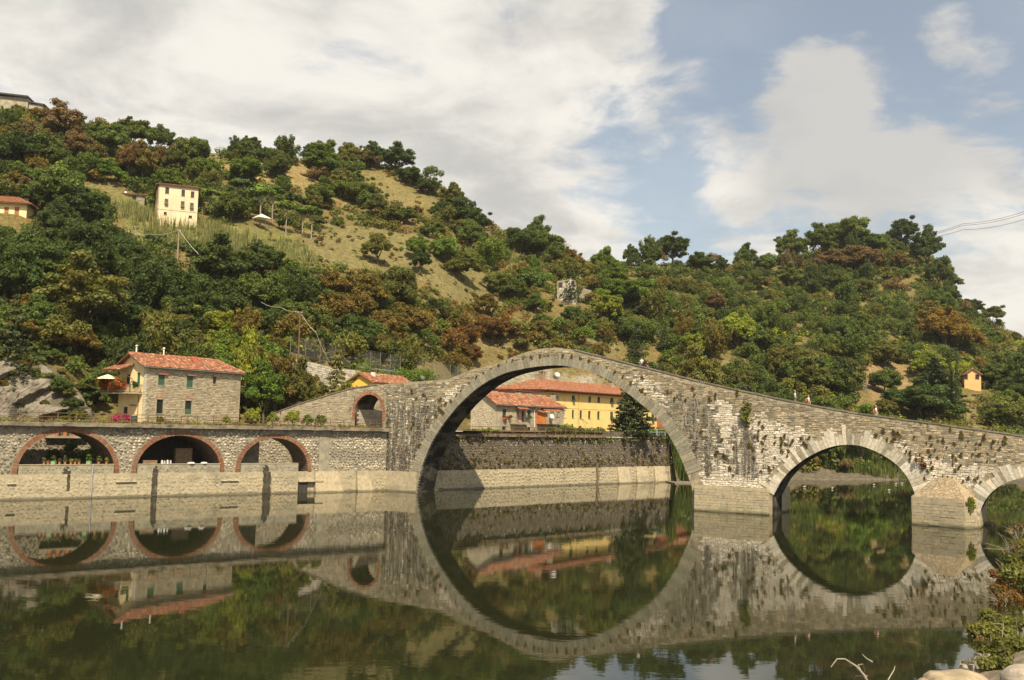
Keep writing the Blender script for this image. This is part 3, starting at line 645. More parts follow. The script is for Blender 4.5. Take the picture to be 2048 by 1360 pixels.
def build_arcade():
    ss = sorted(set(np.round(np.concatenate([np.arange(AWX0, AWX1, 1.), *[L[:, 0] for L in ARCS], [AWX1]]), 3))); b = MB()
    for a, c in zip(ss[:-1], ss[1:]):
        if c-a < 4e-3: continue
        za, zc = aw_bottom(a+1e-3), aw_bottom(c-1e-3); VD = 6.9 if a < 24 else 4.5
        b.add([(a, .3, za), (c, .3, zc), (c, .3, 7.75), (a, .3, 7.75)], [(0, 1, 2, 3)])
        b.add([(a, VD, za), (c, VD, zc), (c, VD, 7.75), (a, VD, 7.75)], [(3, 2, 1, 0)])
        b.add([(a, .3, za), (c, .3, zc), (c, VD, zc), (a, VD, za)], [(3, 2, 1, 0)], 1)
    for L in ARCS:
        VD = 6.9 if L[0, 0] < 24 else 4.5
        for s, f in ((float(L[0, 0]), (0, 1, 2, 3)), (float(L[-1, 0]), (3, 2, 1, 0))): b.add([(s, .3, -1.2), (s, VD, -1.2), (s, VD, WL), (s, .3, WL)], [f], 1)
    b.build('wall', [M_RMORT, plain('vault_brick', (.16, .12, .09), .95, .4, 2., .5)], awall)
    # concrete ledge
    b = MB(); sp = np.arange(AWX0, AWX1, 1.4)
    for a in sp:
        c = min(a+1.4, AWX1-.05); j = random.uniform(-.05, .05); k = random.uniform(-.03, .03); b.box(a, c+.003*random.random(), -.42+j, .32, 7.76+k, 8.2+k)
    b.build('ledge', M_CONC, awall)
    for q, L in enumerate(ARCS):                            # brick rings
        ln = poly_len(L); nr = normals(L); n = 170; m = MB(); cut = np.linspace(0, ln[-1], n+1)
        for a, c in zip(cut[:-1], cut[1:]):
            pa = [np.array([np.interp(v, ln, L[:, 0]), np.interp(v, ln, L[:, 1])]) for v in (a+.012, c-.012)]; na = [np.array([np.interp(v, ln, nr[:, 0]), np.interp(v, ln, nr[:, 1])]) for v in (a+.012, c-.012)]
            d = .5*random.uniform(.94, 1.05); col = jit(mixc(pick(((.27, .125, .07), 4), ((.31, .155, .09), 3), ((.22, .115, .075), 1.5), ((.32, .24, .165), .8)), (.36, .27, .19), max(0, .55*mnoise.noise((a*.35, q, 0)))), .1)
            m.prism([tuple(pa[0]), tuple(pa[1]), tuple(pa[1]+na[1]*d), tuple(pa[0]+na[0]*d)], .18+random.uniform(-.02, .02), .6, 0, col)
        tag(m.build('brick_ring', M_BRICK2, awall), kind='stuff')
    PILX0, PILX1 = AR.face(640, 900)[0], AR.face(659, 900)[0]
    rings = [L + normals(L)*.54 for L in ARCS]
    def inside(s, z):
        if z > 7.7 or z < WL+.06: return False
        if PILX0-.05 < s < PILX1+.05: return False
        for L in ARCS:
            if L[0, 0]-.7 < s < L[-1, 0]+.7 and (np.min((L[:, 0]-s)**2+(L[:, 1]-z)**2) < .54**2 or (L[0, 0] < s < L[-1, 0] and z < np.interp(s, L[:, 0], L[:, 1]))): return False
        return True
    def col(s, z):
        n = mnoise.noise((s*.25, z*.4, 3.)); k = .75 if s < 12 else 1.0
        c = pick(((.50, .44, .33), 3), ((.40, .35, .265), 3), ((.29, .26, .20), 2), ((.58, .52, .41), 1.4), ((.21, .19, .15), .8))
        if 36 < s and 4.0 < z < 5.2+n and n > -.3: c = pick(((.24, .215, .16), 3), ((.33, .29, .21), 1))
        return jit(tuple(v*k for v in c), .12)
    rubble(awall, AWX0, AWX1-.3, WL, 7.75, inside, col, M_RUB, .40, y=.3, n_parts=300)
    # grey rendered pilaster
    b = MB(); b.box(PILX0, PILX1, .22, .5, WL, 7.74); b.build('pilaster', M_GREYR, awall)
    # lower wall, under water in wetter seasons
    xe = AR.face(596, 965)[0]; M_S = M_SILT
    b = MB(); b.box(AWX0, xe, 0, .5, -1.5, WL, 0, SILT); b.box(xe, AWX1, .26, .5, -1.5, WL, 0, SILT); b.build('lower_wall', M_S, awall)
    def low_in(s, z): return .12 < z < WL-.1 and (s < xe-.2)
    rubble(awall, AWX0, xe, .1, WL, low_in, lambda s, z: jit(mixc(SILT, (.36, .32, .19), max(0, .45-z*.3)), .09), M_SILT, .5, y=0, prot=(.015, .06))
    rubble(awall, xe+1.8, AWX1, .1, WL, lambda s, z: .12 < z < WL-.1 and not any(x0-.1 < s < x1+.25 for x0, x1 in ((34.6, 39.0), (40.6, 43.3))), lambda s, z: jit(mixc(SILT, (.36, .32, .19), max(0, .45-z*.3)), .09), M_SILT, .5, y=.26, prot=(.015, .06))
    for k, L in enumerate(ARCS):                            # low walls closing the foot of each arch
        x0, x1 = float(L[0, 0])+.12, (float(L[-1, 0])-.12 if k < 2 else xe); zt = 3.62
        b = MB(); b.box(x0, x1, .08, .55, WL-.05, zt); o = b.build('parapet_panel', M_GREYR, awall)
        b = MB(); b.box(x0-.02, x1+.02, .03, .6, zt, zt+.05); b.build('panel_coping', plain('panel_cap', (.42, .35, .23), .9), awall)
        rubble(awall, x0, x1, WL, zt, lambda s, z: WL+.1 < z < zt-.08 and x0+.15 < s < x1-.15, lambda s, z: jit(pick(((.25, .225, .165), 3), ((.31, .28, .2), 2)), .12), M_RUB, .42, y=.08, prot=(.01, .05))
    for px, w in ((134, .55), (312, .42), (532, .55)):      # drain mouths with dark run-off below
        x, z = AR.face(px, 940); b = MB()
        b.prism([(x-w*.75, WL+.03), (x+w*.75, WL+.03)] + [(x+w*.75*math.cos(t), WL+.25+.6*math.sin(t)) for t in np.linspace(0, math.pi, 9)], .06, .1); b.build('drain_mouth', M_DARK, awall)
    M_ST = plain('wet_stain', (.06, .052, .036), .6, .5, 1.5, stain=((.15, .13, .08), (3, 1, .8), .55))
    for px, w, zl in ((137, .16, .9), (309, .34, .05), (533, .55, .05)):
        x = AR.face(px, 960)[0]; b = MB(); pts = []
        zs = np.linspace(WL, zl, 9); l = [(x-w*random.uniform(.7, 1.1), z) for z in zs]; r_ = [(x+w*random.uniform(.7, 1.1), z) for z in zs[::-1]]
        b.prism(l+r_, -.075, .0); b.build('runoff_stain', M_ST, awall)
    b = MB(); p = AR.face(186, 928); q = AR.face(182, 980); e_ = AR.face(180, 995); b.tube([(p[0], -.14, p[1]), (q[0], -.14, q[1]), (e_[0], -.16, .1)], .06, 7); b.build('drain_pipe', plain('grey_pipe', (.33, .35, .36), .5), awall)
    for px0, px1, py in ((14, 32, 967), (231, 273, 963), (441, 476, 961)):
        a, c = AR.face(px0, py), AR.face(px1, py); b = MB(); b.box(a[0], c[0], -.2, .02, a[1]-.07, a[1]+.07); b.build('ledge_stone', plain('ledge_slab', (.46, .40, .28), .9), awall)
    # sloping buttresses between the third arch and the bridge
    for x0, x1 in ((34.9, 38.9), (40.8, 43.2)):
        b = MB(); b.add([(x0, -.55, -1), (x1+.15, -.75, -1), (x1+.15, .3, -1), (x0, .3, -1), (x0, -.02, WL), (x1-.9, -.02, WL), (x1-.9, .3, WL), (x0, .3, WL)], [(3, 2, 1, 0), (4, 5, 6, 7), (0, 1, 5, 4), (1, 2, 6, 5), (2, 3, 7, 6), (3, 0, 4, 7)], 0, (.43, .365, .24)); b.build('buttress', M_SILT, awall)
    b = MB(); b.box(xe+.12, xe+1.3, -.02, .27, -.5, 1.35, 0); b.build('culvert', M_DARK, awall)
    b = MB(); b.box(xe+.05, xe+3.4, -.3, .27, 1.36, 1.52, 0); b.build('culvert_lintel', plain('lintel', (.42, .36, .26), .9), awall)
build_arcade()
def build_railway_bed():
    """terrace with the railway, from the arcade under the bridge to the far river wall"""
    b = MB(); W = lambda x, y: AR.world((x, y, TERR))
    def patch(x0, x1, y0, y1):
        b.add([W(x0, y0), W(x1, y0), W(x1, y1), W(x0, y1)], [(0, 1, 2, 3)])
    patch(AWX0, 24, .32, 6.9); patch(24, 46, .32, 4.5)
    x1, x2, x3, x4 = ARCS[0][0, 0]-1.5, ARCS[0][-1, 0]+1.2, ARCS[2][0, 0]-1.2, ARCS[2][-1, 0]+2.
    patch(AWX0, x1, 6.9, 10.5); patch(x2, 24, 6.9, 10.5); patch(24, x3, 4.5, 10.5); patch(x4, 60, 4.5, 10.5)
    patch(46, 60, -1.5, 4.5)
    tag(b.build('railway_bed', plain('ballast', (.24, .20, .14), .95, .35, 2., .6)), kind='structure')
    g = MB(); g.add([AR.world((x1-.5, .5, 2.7)), AR.world((x2+.5, .5, 2.7)), AR.world((x2+.5, 11, 2.9)), AR.world((x1-.5, 11, 2.9))], [(0, 1, 2, 3)])
    g.add([AR.world((x3-.5, .5, 2.2)), AR.world((x4+.5, .5, 2.2)), AR.world((x4+.5, 11, 2.2)), AR.world((x3-.5, 11, 2.2))], [(0, 1, 2, 3)])
    g.add([AR.world((x2+.5, .5, 2.7)), AR.world((x3-.5, .5, 2.7)), AR.world((x3-.5, 4.6, 2.7)), AR.world((x2+.5, 4.6, 2.7))], [(0, 1, 2, 3)])
    tag(g.build('garden_ground', plain('garden_soil', (.12, .095, .06), .95)), kind='structure')
    for xa, xb, nm, lab in ((x1, x2, 'garden_wall', 'rough stone terrace wall with plants behind the widest brick arch'), (x3, x4, 'yard_wall', 'sunlit cobbled wall seen through the brick arch nearest the bridge')):
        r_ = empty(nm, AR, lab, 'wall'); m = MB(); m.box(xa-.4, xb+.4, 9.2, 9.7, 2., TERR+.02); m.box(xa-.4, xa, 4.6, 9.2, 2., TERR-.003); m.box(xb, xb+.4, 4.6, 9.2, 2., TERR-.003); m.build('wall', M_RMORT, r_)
        rubble(r_, xa, xb, 2.3, TERR, lambda s, z: xa+.2 < s < xb-.2 and z < TERR-.1, lambda s, z: jit(pick(((.40, .36, .27), 3), ((.30, .27, .2), 2), ((.48, .43, .33), 1)) if nm == 'yard_wall' else pick(((.20, .17, .12), 3), ((.15, .13, .09), 2), ((.28, .24, .18), 1)), .12), M_RUB, .42, y=9.2)  # garden wall stones earthy, and darkened to stand in for shade behind the arch
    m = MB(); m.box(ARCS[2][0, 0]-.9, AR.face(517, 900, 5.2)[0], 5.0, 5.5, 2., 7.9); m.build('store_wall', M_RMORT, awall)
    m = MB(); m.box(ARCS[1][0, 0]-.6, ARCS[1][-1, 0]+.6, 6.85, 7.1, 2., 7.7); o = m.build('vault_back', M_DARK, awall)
build_railway_bed()

# ================================================================== the far river wall
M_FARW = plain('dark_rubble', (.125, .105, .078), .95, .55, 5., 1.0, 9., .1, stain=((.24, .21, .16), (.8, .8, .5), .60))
M_FARS = attr_mat('far_stone', .3, .92, 4., .5)
fwall = empty('river_embankment_wall', FW, 'dark rubble embankment wall with a pale silted foot, under the great arch', 'wall')
FX0, FX1 = -3., 50.2
def build_far_wall():
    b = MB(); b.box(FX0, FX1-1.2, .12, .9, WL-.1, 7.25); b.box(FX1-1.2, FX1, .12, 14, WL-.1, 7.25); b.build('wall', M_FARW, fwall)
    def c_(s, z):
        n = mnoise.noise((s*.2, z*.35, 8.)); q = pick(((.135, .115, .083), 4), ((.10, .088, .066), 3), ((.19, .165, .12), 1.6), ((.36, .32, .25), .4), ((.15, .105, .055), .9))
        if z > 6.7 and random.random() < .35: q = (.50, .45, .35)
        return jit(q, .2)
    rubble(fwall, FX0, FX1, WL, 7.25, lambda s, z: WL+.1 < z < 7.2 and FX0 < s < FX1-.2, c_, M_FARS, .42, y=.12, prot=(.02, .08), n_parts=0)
    b = MB(); b.box(FX0, FX1-1., -.05, .5, -1.5, WL, 0, SILT); b.box(FX1-1., FX1+.02, -.05, 14, -1.5, WL, 0, SILT); b.build('lower_wall', M_SILT, fwall)
    bt = []
    for px in (1245, 1282, 1318, 1346):
        x = FW.face(px, 945)[0]; w = FW.face(px+16, 945)[0]-x; bt.append((x-w*.6, x+w*.6))
    rubble(fwall, FX0, FX1, 0, WL, lambda s, z: .1 < z < WL-.1 and FX0 < s < FX1-.2 and not any(a-.1 < s < c+.5 for a, c in bt), lambda s, z: jit(mixc(SILT, (.36, .32, .19), max(0, .4-z*.3)), .1), M_SILT, .55, y=-.05, prot=(.02, .09))
    for a, c in bt:
        m = MB(); m.add([(a, -.6, -1), (c+.8, -.6, -1), (c+.8, .1, -1), (a, .1, -1), (a-.2, -.16, WL+.02), (c, -.16, WL+.02), (c, .1, WL+.02), (a-.2, .1, WL+.02)], [(3, 2, 1, 0), (4, 5, 6, 7), (0, 1, 5, 4), (1, 2, 6, 5), (2, 3, 7, 6), (3, 0, 4, 7)], 0, (.46, .39, .265)); m.build('buttress', M_SILT, fwall)
    m = MB(); x1 = FW.face(1210, 873)[0]
    m.box(FX0, x1, -.28, .6, 7.25, 7.62); m.build('coping', plain('brown_coping', (.17, .125, .085), .9, .35, 2.), fwall)
    m = MB(); m.box(x1, FX1, -.06, .6, 7.25, 7.42); m.build('coping', plain('pale_coping', (.45, .40, .31), .9, .2, 2.), fwall)
    m = MB(); m.box(x1+.01, FW.face(1262, 868)[0], .1, .9, 7.42, 8.25); m.build('parapet_block', M_FARW, fwall)
build_far_wall()
b = MB(); b.slab([tuple(FW.world((x, y, 0))[:2]) for x, y in ((-3, .6), (FX1, .6), (FX1, 26), (-3, 26))], 7.0, 7.6); tag(b.build('terrace_ground', plain('terrace_earth', (.2, .165, .1), .95)), kind='structure')
# ================================================================== HOUSES
M_TILE = attr_mat('roof_tile', .3, .85, 5., .3)
M_TILEB = plain('tile_bed', (.17, .075, .045), .9)
M_GLASS = plain('window_glass', (.02, .022, .022), .08, .1, 2., spec=.5)
M_GREEN = plain('green_shutter', (.055, .13, .075), .6, .12, 4.)
M_DGREEN = plain('dark_green_shutter', (.028, .06, .04), .6, .12, 4.)
M_BROWN = plain('brown_shutter', (.075, .05, .035), .6, .15, 4.)
M_WOOD = plain('brown_wood', (.16, .11, .07), .7, .2, 5.)
M_WHITE = plain('white_paint', (.72, .69, .62), .6, .06, 4.)
M_GUT = plain('gutter_metal', (.20, .20, .19), .45, .15, 3., metal=.3)
M_YEL = plain('yellow_plaster', (.74, .54, .21), .9, .08, .5, .1, 12., .1, stain=((.66, .48, .2), (.5, .5, .12), .56))
M_YELL = plain('pale_yellow_plaster', (.78, .65, .36), .9, .08, .6, .1, 12., .1)
M_CREAM = plain('cream_plaster', (.68, .57, .385), .9, .06, .4, .1, 10., .1, stain=((.60, .50, .34), (.6, .6, .12), .58))
M_GPL = plain('grey_plaster', (.34, .30, .22), .95, .22, .9, .4, 7., .1, stain=((.43, .39, .29), (.9, .9, .9), .52))
M_OCHRE = plain('ochre_plaster', (.72, .44, .19), .9, .08, .8)
M_HSTONE = attr_mat('house_stone', .25, .92, 5., .5)
M_HMORT = plain('house_mortar', (.34, .30, .22), .95, .2, 1.2, .4, 9., .1)
M_RUST = plain('rusty_iron', (.16, .095, .055), .8, .3, 4.)
M_IRON = plain('grey_iron', (.10, .10, .095), .6, .2, 4., metal=.3)
TC = (((.315, .125, .065), 4), ((.37, .17, .095), 3), ((.25, .10, .058), 2), ((.38, .23, .15), 1.2), ((.20, .12, .08), 1.2), ((.46, .30, .20), .6))
def tile_slope(b, A, B, C, D, w=.27, ln=.42, pal=TC):
    """rows of half-round tiles on a slope: A, B at the eave, C, D at the ridge above B and A"""
    A, B, C, D = (np.array(p, float) for p in (A, B, C, D)); e = (B-A); Le = np.linalg.norm(e); e /= Le
    M0, M1 = (A+B)/2, (C+D)/2; upv = M1-M0; upv -= e*(upv @ e); Ls = np.linalg.norm(upv); upv /= Ls; nn = np.cross(e, upv); nn /= np.linalg.norm(nn)
    if nn[2] < 0: nn = -nn
    nr = max(1, int(round(Ls/ln))); r = w*.5
    for j in range(nr):
        v0, v1 = j/nr, (j+1)/nr; vm = (v0+v1)/2
        la, lb = ((A+(D-A)*vm)-A) @ e, ((B+(C-B)*vm)-A) @ e; k = math.ceil(la/w)
        while (k+1)*w <= lb+w*.35:
            u = (k+.5)*w; j2 = random.uniform(-.02, .02); p0 = A+e*u+upv*(Ls*v0-.04+j2); p1 = A+e*u+upv*(Ls*v1+.02+j2); vs = []
            for p, rr, hh in ((p0, r*.95, .05), (p1, r*.8, .0)):
                for a in (0, math.pi*.3, math.pi*.7, math.pi): vs.append(p + e*(-rr*math.cos(a)) + nn*(rr*.75*math.sin(a)+hh))
            b.add(vs, [(0, 1, 5, 4), (1, 2, 6, 5), (2, 3, 7, 6), (0, 3, 2, 1)], 0, jit(pick(*pal), .16)); k += 1
def roof(root, slopes, pal=TC, w=.27, over=.0, thick=.14):
    bed = MB(); t = MB()
    for A, B, C, D in slopes:
        q = [np.array(p, float) for p in (A, B, C, D)]
        bed.add([tuple(p) for p in q]+[tuple(p-np.array([0, 0, thick])) for p in q], [(0, 1, 2, 3), (7, 6, 5, 4), (0, 4, 5, 1), (1, 5, 6, 2), (2, 6, 7, 3), (3, 7, 4, 0)])
        lift = np.array([0, 0, .02]); tile_slope(t, *[p+lift for p in q], w=w, pal=pal)
    rf = bed.build('roof', M_TILEB, root); o = t.build('roof_tiles', M_TILE, rf); tag(o, kind='stuff')
    return rf
def ridge_tiles(rf, P, Q, n):
    P, Q = Vector(P), Vector(Q); b = MB()
    for k in range(n):
        a, c = P.lerp(Q, k/n), P.lerp(Q, (k+1.1)/n); z = random.uniform(-.02, .03)
        b.tube([a+Vector((0, 0, z)), c+Vector((0, 0, z+.02))], .15, 6, 0, jit(pick(*TC), .2))
    tag(b.build('ridge_tiles', M_TILE, rf), kind='stuff')
class Facade:
    """a wall plane of a house: u along it, v up, w inwards"""
    def __init__(s, kind, off=0.): s.k = kind; s.off = off
    def __call__(s, u, v, w):
        return {'front': (u, s.off+w, v), 'left': (s.off+w, u, v), 'right': (s.off-w, u, v)}[s.k]
def wall_open(b, P, u0, u1, v0, v1, ops, depth=.22, mi=0):
    us = sorted({u0, u1, *[o[0] for o in ops], *[o[1] for o in ops]}); vs = sorted({v0, v1, *[o[2] for o in ops], *[o[3] for o in ops]})
    for a, c in zip(us[:-1], us[1:]):
        for d, e in zip(vs[:-1], vs[1:]):
            if any(o[0] <= a and c <= o[1] and o[2] <= d and e <= o[3] for o in ops): continue
            b.add([P(a, d, 0), P(c, d, 0), P(c, e, 0), P(a, e, 0)], [(0, 1, 2, 3)], mi)
    for o in ops:
        a, c, d, e = o[:4]
        for (p, q) in (((a, d), (c, d)), ((c, d), (c, e)), ((c, e), (a, e)), ((a, e), (a, d))):
            b.add([P(*p, 0), P(*q, 0), P(*q, depth), P(*p, depth)], [(0, 1, 2, 3)], mi)
def pbox(b, P, u0, u1, v0, v1, w0, w1, mi=0):
    b.add([P(u, v, w) for w in (w0, w1) for v in (v0, v1) for u in (u0, u1)], [(0, 1, 3, 2), (4, 6, 7, 5), (0, 4, 5, 1), (2, 3, 7, 6), (0, 2, 6, 4), (1, 5, 7, 3)], mi)
def window(root, P, a, c, d, e, kind, mat=None, depth=.2, sill=True, name='window'):
    fw = min(.09, (c-a)*.12); b = MB()
    for q in ((a, a+fw, d, e), (c-fw, c, d, e), (a+fw, c-fw, d, d+fw), (a+fw, c-fw, e-fw, e)): pbox(b, P, *q, depth-.09, depth+.02)
    if kind == 'glass': pbox(b, P, (a+c)/2-.03, (a+c)/2+.03, d+fw, e-fw, depth-.07, depth)
    fr = b.build(name, mat if kind != 'glass' else M_WHITE, root)
    if kind in ('glass', 'dark'):
        g = MB(); pbox(g, P, a+fw, c-fw, d+fw, e-fw, depth-.02, depth); g.build('pane', M_GLASS, fr)
    if kind == 'shut':
        m = (a+c)/2
        for q0, q1 in ((a+.02, m-.008), (m+.008, c-.02)):
            s = MB(); n = max(4, int((e-d)/.16)); t = (e-d-.04)/n
            pbox(s, P, q0, q1, d+.02, e-.02, depth-.10, depth-.07)
            for k in range(n): pbox(s, P, q0+.05, q1-.05, d+.035+k*t, d+.02+k*t+t*.6, depth-.125, depth-.10)
            s.build('shutter', mat, fr)
    if kind == 'open':                                      # shutters folded back on the wall
        g = MB(); pbox(g, P, a+fw, c-fw, d+fw, e-fw, depth-.02, depth); g.build('pane', M_GLASS, fr)
        w = (c-a)*.5
        for q0, q1 in ((a-w, a-.03), (c+.03, c+w)):
            s = MB(); pbox(s, P, q0, q1, d, e, -.06, -.02); s.build('shutter', mat, fr)
    if kind == 'awn':                                       # shutters propped out at the foot
        g = MB(); pbox(g, P, a+fw, c-fw, d+fw, e-fw, depth-.02, depth); g.build('pane', M_GLASS, fr)
        s = MB(); m = d+(e-d)*.5; w_ = lambda v, o: o
        s.add([P(a, e, -.02), P(c, e, -.02), P(c, m, -.1), P(a, m, -.1), P(a, e, .03), P(c, e, .03), P(c, m, -.05), P(a, m, -.05)], [(0, 1, 2, 3), (7, 6, 5, 4), (0, 4, 5, 1), (2, 6, 7, 3), (1, 5, 6, 2), (3, 7, 4, 0)])
        s.add([P(a, m, -.1), P(c, m, -.1), P(c, d-.1, -.45), P(a, d-.1, -.45), P(a, m, -.06), P(c, m, -.06), P(c, d-.1, -.40), P(a, d-.1, -.40)], [(0, 1, 2, 3), (7, 6, 5, 4), (0, 4, 5, 1), (2, 6, 7, 3), (1, 5, 6, 2), (3, 7, 4, 0)])
        s.build('shutter', mat, fr)
    if sill:
        s = MB(); pbox(s, P, a-.08, c+.08, d-.09, d-.005, -.07, .1); s.build('sill', M_HMORT, fr)
    return fr
def chimney(root, x, y, z, h=1.0, w=.5, name='chimney', mat=None, cap=True):
    b = MB(); b.box(x-w/2, x+w/2, y-w/2, y+w/2, z-.6, z+h); o = b.build(name, mat or M_GPL, root)
    if cap:
        c = MB()
        for sx in (-1, 1):
            for sy in (-1, 1): c.box(x+sx*w*.36-.05, x+sx*w*.36+.05, y+sy*w*.36-.05, y+sy*w*.36+.05, z+h, z+h+.28)
        c.box(x-w*.62, x+w*.62, y-w*.62, y+w*.62, z+h+.28, z+h+.4); c.build('chimney_cap', M_TILEB, o)
    return o
def ops_from(fr, rects, fn='face', off=0.):
    out = []
    for x0, y0, x1, y1 in rects:
        f = getattr(fr, fn); (a, d), (c, e) = f(x0, y1, off), f(x1, y0, off); out.append((min(a, c), max(a, c), d, e))
    return out
def dish(loc, aim, r=.45, label='', mat=None):
    root = empty('satellite_dish', loc, label, 'satellite dish', None)
    b = MB(); n = 14; prof = [(r*t, (.2*r*t*t)) for t in np.linspace(.02, 1, 5)]; b.lathe(prof, n); o = b.build('reflector', mat or M_WHITE, root, True)
    d = Vector(aim).normalized(); o.rotation_euler = d.to_track_quat('Z', 'Y').to_euler(); o.location = (0, 0, .4)
    s = MB(); s.tube([(0, 0, -.1), (0, 0, .4)], .03, 6); s.build('mast', M_IRON, root)
    h = MB(); h.tube([Vector((0, 0, .4-r*.5)), Vector((0, 0, .4))+d*r*1.1], .015, 5); h.build('feed_arm', M_IRON, root)
    return root

# ---- the stone house on the terrace
o = at_y(285, 838, 130); SH = Frame((o[0], o[1], TERR), 58)
def stone_house():
    h = empty('stone_house', SH, 'two-storey stone house with red tile roof and pale yellow gable, on the arcaded wall', 'house')
    L = SH.face(480, 790)[0]; D = SH.side(236.5, 800)[0]; E = .5*(SH.face(289, 731)[1]+SH.face(483, 748)[1]); RZ = E+1.75
    P = Facade('front'); G = Facade('left')
    ops = ops_from(SH, [(316, 749.8, 330.4, 770), (372.9, 752, 387, 774.7), (425.6, 753, 433.5, 768), (312.5, 799, 327.3, 827), (369.4, 801.6, 384, 828)])
    b = MB(); wall_open(b, P, 0, L, -.3, E, ops); b.add([(L, 0, -.3), (L, D, -.3), (L, D, E), (L, D/2, E), (L, 0, E)], [(0, 1, 2, 3, 4)]); b.add([(0, D, -.3), (L, D, -.3), (L, D, E), (0, D, E)], [(3, 2, 1, 0)])
    b.build('stone_wall', M_HMORT, h)
    lower = [(o[0]-.2, o[1]+.2, o[3], o[3]+.75) for o in ops[3:]]
    plaster = [(o[0]-.7, o[1]+.5, o[3]+.12, E) for o in ops[:2]]
    def ins(s, z):
        if not (.35 < s < L-.02 and z < E-.1): return False
        if any(o[0]-.1 < s < o[1]+.1 and o[2]-.1 < z < o[3]+.12 for o in ops): return False
        if any(a < s < c and d < z < e and mnoise.noise((s*2, z*2, 3)) > -.25 for a, c, d, e in plaster): return False
        return True
    lay(h, coursed(.0, L, -.1, E, ins, lambda s, z: jit(pick(((.40, .345, .24), 4), ((.32, .28, .20), 3), ((.47, .41, .30), 2), ((.26, .225, .165), 1), ((.42, .29, .18), .6)), .13), (.16, .27), (.3, .75), (.015, .05)), M_HSTONE, 0)
    q = MB(); z = 0.                                        # quoins
    while z < E-.3: w = .5 if int(z/.35) % 2 else .3; q.box(-.03, w, -.045, .2, z, z+.33, 0, jit((.50, .45, .34), .1)); z += .35
    tag(q.build('quoins', M_HSTONE, h), kind='stuff')
    for k, op in enumerate(ops):
        if k < 2: window(h, P, *op, 'shut', M_GREEN)
        elif k == 2: window(h, P, *op, 'dark', M_WOOD)
        elif k == 3: window(h, P, *op, 'dark', M_DGREEN)
        else:
            w_ = window(h, P, *op, 'dark', M_DGREEN); s = MB(); pbox(s, P, op[0]+.1, op[1]-.1, op[2]+.08, op[2]+(op[3]-op[2])*.38, .1, .14); s.build('shutter', M_GREEN, w_)
        if k < 3: m = MB(); pbox(m, P, op[0]-.12, op[1]+.3, op[3]+.02, op[3]+.14, -.28, .1); m.build('tile_hood', plain('hood_tile', (.42, .16, .085), .85, .3, 6.), h)
        else:
            m = MB(); n = 13; ca = (op[0]+op[1])/2; hw = (op[1]-op[0])/2+.1
            for i in range(n):
                t0, t1 = math.pi*(.18+.64*i/n), math.pi*(.18+.64*(i+.86)/n); pt = lambda t, r: (ca-hw*1.1*r*math.cos(t), op[3]-.35+.75*r*math.sin(t))
                m.prism([pt(t0, 1), pt(t1, 1), pt(t1, 1.5), pt(t0, 1.5)], -.03, .1, 0, jit((.40, .235, .14), .2))
            tag(m.build('relieving_arch', M_HSTONE, h), kind='stuff')
    # yellow gable with doors
    gops = [(SH.side(280.5, 750)[0], SH.side(274, 750)[0], SH.side(277, 767)[1]-.55, SH.side(277, 745.7)[1]), (2.9, 3.75, SH.side(250, 767)[1]-.5, SH.side(250, 749)[1]), (3.1, 3.95, .05, 2.15)]
    g = MB(); wall_open(g, G, 0, D, -.3, E, gops); g.add([(0, 0, E), (0, D, E), (0, D/2, RZ-.1)], [(0, 2, 1)]); g.build('yellow_gable', M_YELL, h)
    window(h, G, *gops[0], 'shut', M_GREEN, name='balcony_door', sill=False); window(h, G, *gops[1], 'dark', M_WOOD, name='balcony_door', sill=False); window(h, G, *gops[2], 'shut', M_DGREEN, name='house_door', sill=False)
    # roof: gable end at one side, hip at the other
    ov = .42; x0, x1 = -.75, L+.35; hr = L-2.3
    rf = roof(h, [((x0, -ov, E-.02), (x1, -ov, E-.02), (hr, D/2, RZ), (x0, D/2, RZ)), ((x1, D+ov, E-.02), (x0, D+ov, E-.02), (x0, D/2, RZ), (hr, D/2, RZ)), ((x1, -ov, E-.02), (x1, D+ov, E-.02), (hr, D/2, RZ), (hr, D/2, RZ))], w=.3)
    ridge_tiles(rf, (x0, D/2, RZ+.03), (hr, D/2, RZ+.03), 34); ridge_tiles(rf, (hr, D/2, RZ), (x1, -ov, E+.05), 8)
    m = MB(); m.tube([(x0, -ov-.07, E-.08), (x1, -ov-.07, E-.12)], .08, 7); m.build('gutter', M_GUT, h)
    m = MB(); m.tube([(x0+.05, -ov, E-.12), (x0+.05, D/2, RZ-.12), (x0+.05, D+ov, E-.12)], .06, 5); m.build('verge_board', M_WOOD, h)
    for xx, px in ((1.2, 272), (6.1, 327)):
        c = MB(); xx = SH.face(px, 716, D/2)[0]; c.tube([(xx, D/2, RZ-.2), (xx, D/2, RZ+.95)], .1, 7); c.lathe([(.17, 0), (.2, .06), (.06, .2)], 8, (xx, D/2, RZ+.95)); c.build('flue_pipe', M_WHITE, h)
    xx = SH.face(393, 722, .9)[0]; c = MB(); zz = E+1.0; c.add([(xx-.45, .8, zz-.2), (xx+.45, .8, zz-.2), (xx+.45, 1.5, zz-.1), (xx-.45, 1.5, zz-.1), (xx-.45, 1.45, zz+.95), (xx+.45, 1.45, zz+.95), (xx+.45, 1.55, zz+.95), (xx-.45, 1.55, zz+.95)], [(0, 1, 5, 4), (1, 2, 6, 5), (2, 3, 7, 6), (3, 0, 4, 7), (4, 5, 6, 7)]); c.build('roof_hatch', plain('red_metal', (.33, .10, .06), .5, .15, 3.), h)
    # balcony round the gable
    bz = SH.side(250, 786)[1]; bx = -1.9; y0, y1 = .35, D+1.0; top_ = bz+1.12
    bl = empty('balcony', (0, 0, 0)); bl.parent = h
    m = MB(); m.box(bx-.1, 0, y0-.1, y1+.1, bz-.14, bz); m.build('balcony_floor', M_GPL, bl)
